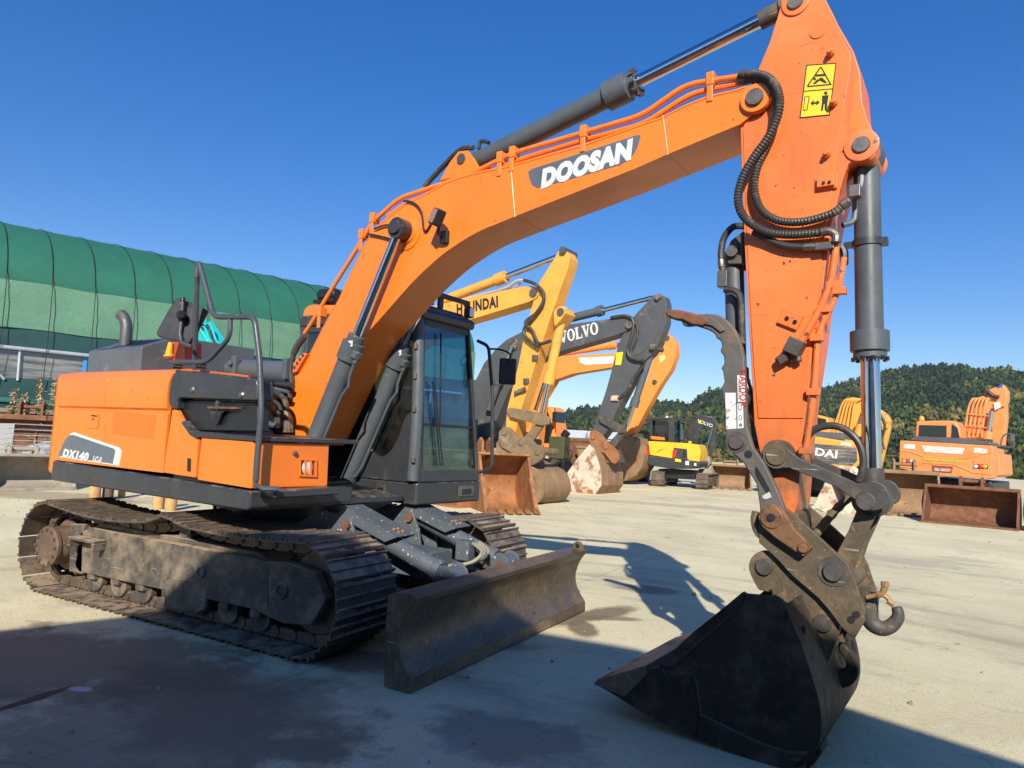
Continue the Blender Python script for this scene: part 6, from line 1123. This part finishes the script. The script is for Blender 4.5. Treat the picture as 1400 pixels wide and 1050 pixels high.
R.part('arm_hose', M().tube([R.p(q, 5.5) for q in ((1200, 562), (1210, 580), (1206, 600), (1209, 615))], .05, k=4), RUB); R.slab('arm_guard', [(1196, 572), (1204, 576), (1206, 590), (1198, 588)], 5.4, 5.7, BLK, .03)
for q0, q1 in ((1074, 1098), (1150, 1176)):
    a, b = R.p((q0, 660), .6), R.p((q1, 660), .6); m = M()
    for k in range(22): z = .04+.9*(k % 11)/11; m.box((a.x, R.Y+(.45 if k < 11 else 4.4), z), (b.x, R.Y+(.6 if k < 11 else 4.55), z+.06))
    for k in range(18): y_ = R.Y+.55+.22*k; m.box((a.x, y_, .9), (b.x, y_+.16, .96)).box((a.x, y_, .0), (b.x, y_+.16, .05))
    R.part('crawler_track', m, DTR); R.part('track_frame', M().box((a.x+.08, R.Y+.6, .1), (b.x-.08, R.Y+4.4, .85)), FRM, .03)
R.slab('undercarriage', [(1098, 650), (1150, 655), (1150, 672), (1098, 668)], 1.2, 3.5, BLK, .03)
R.slab('side_marker', [(1203, 625), (1207, 625), (1207, 632), (1203, 632)], 1.0, 1.05, WHT, 0) if False else None
# ---- wheeled orange machine
R = Rear('wheeled_orange_excavator', 'dusty orange wheeled excavator facing away with beacon and number plate, far right', 'excavator', -.235, 1293, 640, 20.5)
R.slab('counterweight', [(1230, 603), (1232, 602), (1355, 609), (1357, 611), (1356, 654), (1349, 655), (1307, 652), (1263, 649), (1229, 640)], 0, .8, ORW, .04)
R.slab('house', [(1231, 604), (1352, 611), (1355, 653), (1231, 640)], .8, 3.6, ORW, .04)
m = M(); m.tube([R.p(q, -.0) for q in ((1231, 617), (1242, 617), (1262, 624), (1300, 628), (1325, 626), (1356, 618))], .02).tube([R.p(q, -.0) for q in ((1231, 638), (1248, 640), (1262, 633), (1303, 635), (1330, 646), (1356, 649))], .02); R.part('pressed_ridge', m, ORW)
R.slab('white_panel', [(1260, 609), (1319, 612.5), (1315, 621), (1264, 618)], -.012, .01, mat('scuffed white panel', (.62, .6, .55), .6, dirt=(.35, .2, .1), damt=.3, ds=4), 0); R.slab('white_panel', [(1236, 607), (1251, 607.5), (1251, 614), (1235.5, 613)], -.012, .01, MATS['scuffed white panel'], 0); R.slab('white_panel', [(1331, 612), (1349, 613.5), (1350, 620.5), (1331, 619)], -.012, .01, MATS['scuffed white panel'], 0)
R.slab('yellow_strip', [(1260, 624), (1317, 629), (1318, 633), (1262, 629)], -.012, .01, mat('faded yellow strip', (.5, .38, .03), .6, dirt=(.3, .2, .1), damt=.3, ds=4), 0)
for a, cs in ((1233, ((1236, .0), (1241, .1), (1246.5, .2))), (1331, ((1334, .2), (1340.5, .1), (1346.5, .0)))):
    R.slab('lamp_recess', [(a, 627), (a+17, 628), (a+20, 631), (a+16, 634), (a, 633)] if a < 1300 else [(a, 634.5), (a+19, 635), (a+20, 641), (a+3, 641)], -.008, .02, BLK, 0)
    for cx, hh in cs:
        v = R.p((cx, 630.3 if a < 1300 else 637.8), -.01); R.part('tail_lamp', M().lathe(v, v-Vector((0, .03, 0)), [(0, .055), (.6, .055), (1, .035)], n=14), {.0: mat('amber lamp', (.8, .35, .03), .3), .1: rl, .2: LENS}[hh])
R.slab('plate_recess', [(1274, 636), (1303, 638), (1301, 647), (1275, 645)], -.01, .02, mat('lamp recess', (.25, .06, .02)), .0); R.slab('number_plate', [(1276, 639), (1301, 641), (1300, 646), (1276, 644)], -.022, -.01, ORA, 0)
R.part('plate_lettering', text_mesh('02-0097', .115, frame_on(R.p((1288, 642.6), -.026), R.p((1300, 643.5))-R.p((1276, 641.5)), (0, 0, 1)), bold=.002, sx=1.0), WHT)
R.slab('rear_hood', [(1245, 600), (1249, 596.5), (1320, 599), (1353, 604), (1356, 608.5), (1300, 606), (1245, 602)], .1, 1.6, GRY, .03)
R.slab('cab', sm2([(1251, 598), (1252, 580), (1256, 575.5), (1300, 575), (1308, 578), (1313, 590), (1313, 600)], 2), 1.7, 3.3, ORW, .06); R.slab('cab_window', [(1257, 581), (1294, 582), (1294, 597), (1256, 596)], 1.67, 1.7, MATS['cab interior black'], .0); R.slab('cab_window', [(1302, 580), (1309, 585), (1312, 598), (1301, 598)], 1.67, 1.72, MATS['cab interior black'], .0)
v = R.p((1260, 573), 1.9); R.part('beacon', M().lathe(v-Vector((0, 0, .05)), v+Vector((0, 0, .09)), [(0, .08), (.6, .08), (1, .05)], n=16), MATS['amber lamp'])
R.slab('boom', [(1318, 600), (1326, 565), (1333, 545), (1343, 541), (1350, 545), (1352, 600)], 2.8, 3.3, ORW, .03)
for k in range(5): R.part('boom_pipe', M().tube(smooth_corner([R.p((1318+6*k, 598), 2.6), R.p((1324+5.4*k, 556), 2.6), R.p((1330+5*k, 544), 2.6), R.p((1337+4*k, 546), 2.9)], .2), .036, n=8), ORW)
m = M()
for q in ((1322, 582), (1325, 566)): m.tube([R.p(q, 2.52), R.p((q[0]+27, q[1]+3), 2.52)], .02)
R.part('pipe_clamp', m, ORW)
R.slab('boom_head', [(1340, 545), (1352, 533), (1360, 529), (1368, 530), (1371, 525), (1377, 534), (1377, 545), (1374, 556), (1350, 560)], 4.0, 4.6, ORW, .04); R.slab('arm', [(1352, 545), (1375, 543), (1376, 570), (1372, 609), (1357, 611), (1355, 575)], 4.1, 4.6, ORW, .03)
R.slab('head_plate', [(1358, 551), (1367, 549), (1368, 557), (1360, 561)], 3.96, 4.02, WHT, 0); R.part('boom_ram', M().cyl(R.p((1350, 600), 2.7), R.p((1351, 590), 2.7), .15), ORW); R.part('boom_ram_rod', M().cyl(R.p((1351, 592), 2.7), R.p((1356, 562), 2.7), .07), CHR)
R.part('head_hose', M().tube([R.p(q, 3.9) for q in ((1341, 543), (1350, 536), (1358, 541), (1366, 543))], .06, k=4), RUB); R.slab('head_cap', [(1362, 530), (1369, 525), (1370, 529), (1364, 532)], 4.0, 4.5, mat('blue sheet', (.03, .08, .4), .5), .01)
m = M()
m.tube(smooth_corner([R.p(q, 3.2) for q in ((1368, 610), (1370, 598), (1375, 593), (1386, 594), (1386, 612), (1370, 610))], .08), .025); R.part('mirror_frame', m, GRY); R.slab('mirror', [(1381, 593), (1387, 594), (1386, 604), (1381, 603)], 3.1, 3.15, GRY, .01)
R.slab('side_lettering_panel', [(1371, 640), (1380, 640), (1380, 643), (1371, 643)], .5, .52, WHT, 0) if False else None
R.slab('side_tank', [(1358, 620), (1366, 620), (1368, 650), (1358, 653)], .9, 3.2, ORW, .04)
R.slab('chassis', [(1250, 652), (1350, 660), (1350, 675), (1250, 668)], .5, 4.5, BLK, .04)
for q in (1246, 1345):
    for dy in (.6, 3.6):
        a = R.p((q, 680), dy); R.part('wheel', M().lathe((a.x-.22, a.y, .5), (a.x+.22, a.y, .5), [(0, .2), (0, .4), (.12, .5), (.88, .5), (1, .4), (1, .2)], n=26), mat('tyre rubber', (.02, .02, .02), .8, dirt=(.2, .16, .12), damt=.4, ds=5, bump=.4, bs=25))
# ---- teal machine behind the hood
R = Rig('teal_excavator', 'teal excavator partly hidden behind the grey engine hood of the nearest machine', 'excavator', -.1, 8.5, (-12.5, 9.3, 0))
R.plate('boom', [(193, 448), (196, 436), (203, 430), (210, 436), (212, 452), (208, 500), (196, 520)], .4, TEA, .015); R.plate('arm', [(262, 440), (275, 436), (284, 450), (300, 472), (318, 490), (330, 500), (335, 520), (268, 520), (258, 480)], .4, TEA, .015)
R.ram((212, 440), (228, 445), (262, 447), .10, mat('navy ram', (.03, .07, .2), .35), name='arm_ram'); R.ram((272, 447), (290, 475), (310, 505), .07, TEA, name='bucket_ram', dy=-.25)
for k in range(4): R.hose([(268+4*k, 444), (276+4*k, 450-2*k), (284+4*k, 466), (298+4*k, 478), (314+2*k, 490)], .035, -.25-.03*k, TEA if k % 2 else RUB)
body(R.root, -.1, .8, TEA, TEA)
# ---- yellow wheel loader
R = Rear('wheel_loader', 'mustard wheel loader with dusty tyre, left of the small excavator', 'loader', .2, 860, 640, 31)
R.slab('rear_frame', [(863, 601), (880, 601), (880, 612), (877, 614), (874, 644), (862, 643)], 0, .8, mat('mustard paint', (.7, .33, .05), .5, dirt=(.35, .22, .12), damt=.3, ds=2), .03); R.slab('lift_arm', [(845, 616), (863, 606), (864, 612), (850, 620)], .2, .5, MATS['mustard paint'], .02); R.slab('engine_cover', [(848, 618), (864, 618), (864, 636), (848, 634)], .2, 3, MATS['mustard paint'], .04)
R.slab('cab', [(857, 590), (884, 592), (884, 603), (857, 602)], .5, 1.8, GLD, .02); R.slab('cab_roof', [(855, 588), (886, 590), (886, 593), (855, 591)], .4, 1.9, RST, .02)
for q in (857, 880):
    for dy in (.3, 2.8): a = R.p((q, 650), dy); R.part('wheel', M().lathe((a.x-.25, a.y, .62), (a.x+.25, a.y, .62), [(0, .25), (0, .5), (.12, .62), (.88, .62), (1, .5), (1, .25)], n=26), mat('dusty tyre', (.14, .125, .11), .85, dirt=(.3, .26, .2), damt=.4, ds=4, bump=.5, bs=18))
# ================================================================== LOOSE BUCKETS AND YARD JUNK
def gbucket(label, loc, head, w, h, d, mt, teeth=5, sc=1, group=None, name='excavator_bucket', tl=.22, bar=1):
    r = empty(name, loc, head); tag(r, label, 'bucket', group)
    pr = sm2([(d*.5, .03), (0, .0), (-d*.35, .06), (-d*.5, h*.28), (-d*.48, h*.6), (-d*.3, h*.85), (-d*.05, h*.98)], 3)
    sd = pr+[(d*.02, h*.98), (d*.2, h*.6), (d*.5, .1)]
    obj('shell', M().sheet(pr, -w/2, w/2, .03), mt, r)
    for y in (-w/2, w/2-.03): obj('side_plate', M().prism(sd, y-.012, y+.042), mt, r, .008)
    obj('lip', M().box((d*.40, -w/2-.02, .0), (d*.56, w/2+.02, .05)), mt, r, .01); obj('top_bar', M().box((-d*.12, -w/2-.02, h*(.93 if bar else .97)), (d*.05, w/2+.02, h*1.02)), mt, r, .02)
    t0 = None
    for k in range(teeth):
        y = -w/2+.08+(w-.16)*k/max(1, teeth-1)
        if t0 is None: t0 = obj('tooth', M().prism([(0, .0), (tl*.5, -.012), (tl, .02), (tl*.5, .09), (0, .10)], -.06, .06), mt, r, .01); o = t0
        else: o = t0.copy(); C.collection.objects.link(o); o.parent = r
        o.location = (d*.5, y, .01)
    for y in ((-.25*sc, .25*sc) if bar else (-.5, -.3)): obj('ear', M().prism([(-d*.3, h*.85), (-d*.25, h*1.2), (-d*.12, h*1.28), (.02, h*1.2), (d*.02, h*.95)], y-.03, y+.03), mt, r, .01)
    obj('ear_pin', M().cyl((-d*.12, -.32*sc, h*1.15), (-d*.12, .32*sc if bar else -.3, h*1.15), .05, n=12), mt, r)
    if not bar:
        for y in (-w/2+.01, w/2-.04): obj('wear_plate', M().prism([(d*.1, h*.55), (d*.2, h*.6), (d*.5, h*.1), (d*.45, .05)], y-.03, y+.06), mt, r, .008)
    return r
def face(px, py_, extra=0): v = FW.Z(px, py_); d = (CAM-v); return v, math.atan2(d.y, d.x)+extra
v, a = face(1242, 706, .12); gbucket('big brown toothed bucket with pale mud inside, left of the rusty toothless one', (v.x-.1, v.y+.55, 0), a, 1.65, 1.2, 1.25, BRN, 6, group=None)
v, a = face(1330, 720, -.10); b2 = gbucket('wide rusty toothless bucket with dark inside, in front of the wheeled machine', (v.x, v.y+.5, 0), a, 1.95, .92, 1.1, RST, 0, sc=.9)
v, a = face(995, 669, .05); gbucket('muddy toothed bucket standing right of the small yellow excavator', (v.x, v.y+.5, 0), a, 1.5, .95, 1.1, BRN, 5)
v, a = face(1150, 702, -.9); gbucket('pale crusted bucket half hidden behind the dark link arm', (v.x, v.y+.6, 0), a, 1.2, 1.0, 1.0, PAL, 3)
v, a = face(664, 701, .55); gbucket('bright rusty bucket with a row of teeth, below the nearest cab mirror', (v.x-.05, v.y+.75, 0), a-.25, 1.15, 1.22, 1.35, RBK, 6, tl=.28, bar=0)
v, a = face(612, 692, -.9); gbucket('rusty side-on bucket mostly hidden under the nearest cab', (v.x+.1, v.y+.6, 0), a, 1.0, .45, 1.3, RBK, 0)
v, a = face(18, 660, .25); v = v+(CAM-v)*.075; gbucket('grey cement-crusted bucket at the left edge of the yard', (v.x+.1, v.y+.1, 0), a, 1.75, .72, 1.1, GBK, 0)
v, a = face(30, 643, -.2); v = FW.D(38, 600, 18.3); gbucket('tall dark rusty bucket behind the wire cage', (v.x, v.y, 0), a, 1.9, 1.55, 1.1, RST, 0)
v, a = face(1404, 728, 0); gbucket('ochre bucket cut off by the right edge', (v.x+.62, v.y+.4, 0), a+.3, 1.0, 1.0, 1.0, mat('ochre bucket paint', (.5, .28, .07), .6, dirt=(.25, .12, .05), damt=.4, ds=3), 2)
# skips beyond the slate machine's bucket
def skip(label, loc, rot, w, d, h, mt):
    r = empty('scrap_skip', loc, rot); tag(r, label, 'skip'); t = .06
    obj('front_wall', M().prism([(-w/2, 0), (-w/2-.15, h), (w/2+.15, h), (w/2, 0)], -d/2, -d/2+t), mt, r, .01); obj('back_wall', M().prism([(-w/2, 0), (-w/2-.15, h), (w/2+.15, h), (w/2, 0)], d/2-t, d/2), mt, r, .01)
    for s in (-1, 1): obj('side_wall', M().prism([(s*w/2, 0), (s*(w/2+.15), h), (s*(w/2+.09), h), (s*(w/2-.06), 0)], -d/2+t, d/2-t), mt, r, .01)
    obj('floor', M().box((-w/2, -d/2, .02), (w/2, d/2, .08)), mt, r); obj('rim', M().box((-w/2-.2, -d/2-.05, h-.08), (w/2+.2, -d/2, h+.04)), mt, r, .01)
    for k in range(3): obj('rib', M().box((-w/2+w*(k+.5)/3-.04, -d/2-.06, 0), (-w/2+w*(k+.5)/3+.04, -d/2, h-.08)), mt, r, .01)
v = FW.D(795, 625, 34); skip('dark red rusty skip beyond the pale bucket of the slate machine', (v.x, v.y, 0), .1, 2.2, 2, 1.7, RST); v = FW.D(822, 628, 33); skip('open brown skip right of the dark red one', (v.x, v.y, 0), .2, 1.6, 2.0, 1.4, BRN)
# olive generator on the orange machine's right
v = FW.D(765, 610, 27); r = empty('engine_unit', (v.x, v.y, 0)); tag(r, 'dark olive engine unit on a stand right of the orange cab', 'engine')
obj('stand', M().box((-.35, -.3, 0), (.35, .3, .9)), BLK, r, .03); obj('block', M().box((-.33, -.3, .9), (.32, .3, 1.75)), mat('olive paint', (.06, .06, .025), .6), r, .05); obj('pulley', M().cyl((0, -.42, .75), (0, -.3, .75), .16), STL, r); obj('cap', M().cyl((.15, 0, 1.75), (.3, 0, 1.95), .15), BLK, r); obj('cable', M().tube([(.3, -.1, 1.4), (.55, -.1, 1.2), (.5, -.1, .9), (.3, -.1, .85)], .03, k=4), BLK, r)
# far roofs
for q, ww, dd, lab in (((800, 601), 9, 90, 'low pale roofed farm shed far beyond the yard'), ((770, 600), 5, 84, 'small far grey roofed hut left of the pale shed')):
    v = FW.D(q[0], q[1], dd); r = empty('far_shed', (v.x, v.y, -.4), .3); tag(r, lab, 'shed'); hz = max(1.0, v.z+.6)
    obj('wall', M().box((-ww/2, -2, 0), (ww/2, 2, hz)), mat('far wall', (.4, .4, .38), .8), r); obj('roof', M().prism([(-2.3, hz), (0, hz+.9), (2.3, hz)], -ww/2-.3, ww/2+.3, ax='x'), mat('far roof', (.5, .52, .52), .6), r)
# wire cage with rubble
v = FW.D(46, 620, 17.0); a = rad(-35)
cg = empty('wire_cage', (v.x, v.y, 0), a); tag(cg, 'grey wire mesh cage full of grey sacks and an orange ball, by the shed', 'cage')
m = M(); cw, chh = 1.9, 1.35
for k in range(19): x = -cw/2+cw*k/18; m.tube([(x, -.6, 0), (x, -.6, chh)], .011, n=4); m.tube([(x, .6, 0), (x, .6, chh)], .009, n=4)
for k in range(12): z = chh*k/11; m.tube([(-cw/2, -.6, z), (cw/2, -.6, z), (cw/2, .6, z), (-cw/2, .6, z), (-cw/2, -.6, z)], .004, n=4)
obj('mesh', m, mat('galvanised wire', (.45, .45, .45), .4, .5), cg)
def lump(name, lab, cat, loc, r, mt, sq=(1, 1, 1), seed=0, amp=.25):
    m = M(); n1, n2 = 14, 22
    for i in range(n1+1):
        th_ = math.pi*i/n1
        for j in range(n2):
            p = Vector((math.sin(th_)*math.cos(2*math.pi*j/n2), math.sin(th_)*math.sin(2*math.pi*j/n2), math.cos(th_))); k = 1+amp*NZ.noise(p*1.8+Vector((seed, 0, 0)))+amp*.4*NZ.noise(p*6+Vector((seed, 3, 0))); m.v.append((p.x*r*k*sq[0], p.y*r*k*sq[1], p.z*r*k*sq[2]+r*sq[2]))
    m.f = [(i*n2+j, i*n2+(j+1) % n2, (i+1)*n2+(j+1) % n2, (i+1)*n2+j) for i in range(n1) for j in range(n2)]; m.f = [f[::-1] for f in m.f]; m.m = [0]*len(m.f); o = obj(name, m, mt, smooth=180, loc=loc); return tag(o, lab, cat)
Rm_ = Matrix.Rotation(a, 3, 'Z'); cb = Vector((v.x, v.y, 0))
lump('sack', 'grey bulging sack heaped at the right in the wire cage', 'sack', (lambda q: Vector((q.x, q.y, 0)))(FW.D(60, 606, 16.9)), .42, mat('grey sacking', (.28, .28, .27), .9, var=.4, vs=9, bump=1, bs=20), (.95, 1, 1.1), 1); lump('sack', 'grey crumpled sack on top of the orange ball in the cage', 'sack', (lambda q: Vector((q.x, q.y, .5)))(FW.D(45, 590, 17.0)), .26, MATS['grey sacking'], (1.4, 1, .6), 4); lump('ball', 'faded orange ball behind the mesh of the wire cage', 'ball', (lambda q: Vector((q.x, q.y, .02)))(FW.D(38, 612, 16.6)), .30, mat('faded orange plastic', (.42, .2, .12), .7, var=.25, dirt=(.25, .18, .13), damt=.4), (1, 1, 1), 6, .03)
# pampas reeds
DRY = mat('dry reed', (.42, .33, .2), .9, var=.2, bump=0)
def reed(label, px, py_, depth, hh, seed):
    rr = random.Random(seed); v = FW.D(px, py_, depth); r = empty('pampas_reed', (v.x, v.y, 0)); tag(r, label, 'reed', 'dry reeds by the shed')
    obj('stem', M().tube([(0, 0, 0), (.03, 0, hh*.5), (0, .02, hh)], .016, n=6, k=3), DRY, r); m = M()
    for k in range(170):
        t = rr.random(); z = hh-.75+.85*t; a = rr.uniform(0, 6.28); l = .24*(1-.6*t)*rr.uniform(.5, 1.2); b = Vector((.02, 0, z)); e = b+Vector((math.cos(a)*l, math.sin(a)*l, rr.uniform(-.12, .10))); s = Vector((-math.sin(a), math.cos(a), rr.uniform(-1, 1))).normalized()*.022; m.add([b-s*.4, b+s*.4, b.lerp(e, .6)+s, e, b.lerp(e, .6)-s], [(0, 1, 2, 3, 4)])
    obj('plume', m, DRY, r)
    m = M()
    for k in range(7): a = rr.uniform(0, 6.28); z0 = rr.uniform(.2, hh-1.2); m.tube([(0, 0, z0), (math.cos(a)*.25, math.sin(a)*.25, z0+.5), (math.cos(a)*.7, math.sin(a)*.7, z0+.45)], .012, n=4, k=3)
    obj('leaf_blades', m, mat('dull reed leaf', (.22, .2, .09), .8), r)
for k, (px, top, lab) in enumerate(((20, 536, 'dry spiky reed head, leftmost by the shed'), (33, 545, 'short dry reed drooping between the two taller ones'), (55, 527, 'tall feathery pale reed above the wire cage'), (78, 520, 'reed plume peeping out beside the orange counterweight'))):
    v = FW.D(px, top, 18.9); reed(lab, px, top, 18.9, v.z, k+3)
# short timber posts seen under the machine
WD = mat('sawn timber', (.5, .3, .13), .8, var=.25, vs=8, dirt=(.3, .2, .12), damt=.3, ds=6, streak=(.3, .18, .08), samt=.4)
for k, (px, py_, lab) in enumerate(((129, 684, 'short timber post, leftmost under the machine body'), (147, 683, 'dark capped timber post second from the left under the body'), (166, 680, 'small timber post behind the sagging track'), (216, 696, 'thick timber post, left of the near pair under the body'), (233, 698, 'thick timber post, right of the near pair under the body'))):
    v = FW.Z(px, py_); r = .10 if k != 2 else .07; h_ = .55; o = obj('timber_post', M().lathe((0, 0, 0), (0, 0, h_), [(0, r*.9), (.05, r), (.9, r*1.05), (1, r*.9), (1, r*.3)], n=12), [DTR, WD][k != 1], loc=(v.x, v.y, 0), smooth=50); tag(o, lab, 'post', 'timber posts behind the machine')
# ================================================================== sub-parts: fittings belong to the part that carries them
bpy.context.view_layer.update()
def nm(o): return o.name.split('.')[0]
def centre(o):
    b = [Vector(c) for c in o.bound_box]; return o.matrix_world @ (sum(b, Vector())/8)
NEST = {'boom': 'boom_lettering logo_decal plate_seam boom_edge_weld boom_tip_boss ram_boss boom_plate boom_sticker hose_guard', 'boom_lamp': 'boom_lamp_lens lamp_bracket', 'work_light': 'work_light_lens',
 'rear_door': 'door_latch model_decal model_decal_panel model_lettering suffix_lettering', 'middle_door': 'sun_bleached_patch', 'front_door': 'door_grip', 'engine_hood': 'hood_slot hood_vent intake_plate exhaust_pipe', 'storage_front': 'lamp_recess headlight lamp_grille key_lock',
 'cab_roof': 'roof_hatch light_guard', 'windshield_frame': 'glass_seal wiper hinge', 'side_mirror': 'mirror_clamp', 'cab_mirror': 'mirror_stay', 'cab_base': 'tie_down_plate', 'arm': 'arm_side_plate safety_sticker sticker_pictogram sticker_box_inset blank_label arm_boss cable_port hose_bracket bracket_bolt warning_sticker ram_ear head_plate',
 'thumb': 'thumb_label label_lettering label_small_print label_symbol label_symbol_inner thumb_slot thumb_hole slot_grease thumb_rib thumb_tooth', 'cab': 'window windshield cab_window cab_roof', 'counterweight': 'tail_lamp white_panel yellow_strip lamp_recess plate_recess number_plate pressed_ridge rear_panel rear_sticker yellow_sticker white_sticker',
 'engine_cover': 'cover_emblem', 'side_grille': 'louvre', 'bucket': 'bucket_ear bucket_side wear_patch wear_rib', 'shell': 'lip top_bar ear', 'lock_bar': 'lock_bar_pin', 'coupler_plate': 'coupler_hole', 'recess_panel': 'recess_bracket'}
INV = {c: p for p, cs in NEST.items() for c in cs.split()}
for root in [o for o in C.objects if o.parent is None and o.type == 'EMPTY']:
    kids = list(root.children)
    for c in kids:
        p = INV.get(nm(c))
        if not p or c.children: continue
        cand = [k for k in kids if nm(k) == p and k is not c and k.parent is root]
        if not cand: continue
        k = min(cand, key=lambda q: (centre(q)-centre(c)).length); mw = c.matrix_world.copy(); c.parent = k; c.matrix_parent_inverse = Matrix(); c.matrix_basis = k.matrix_world.inverted() @ mw
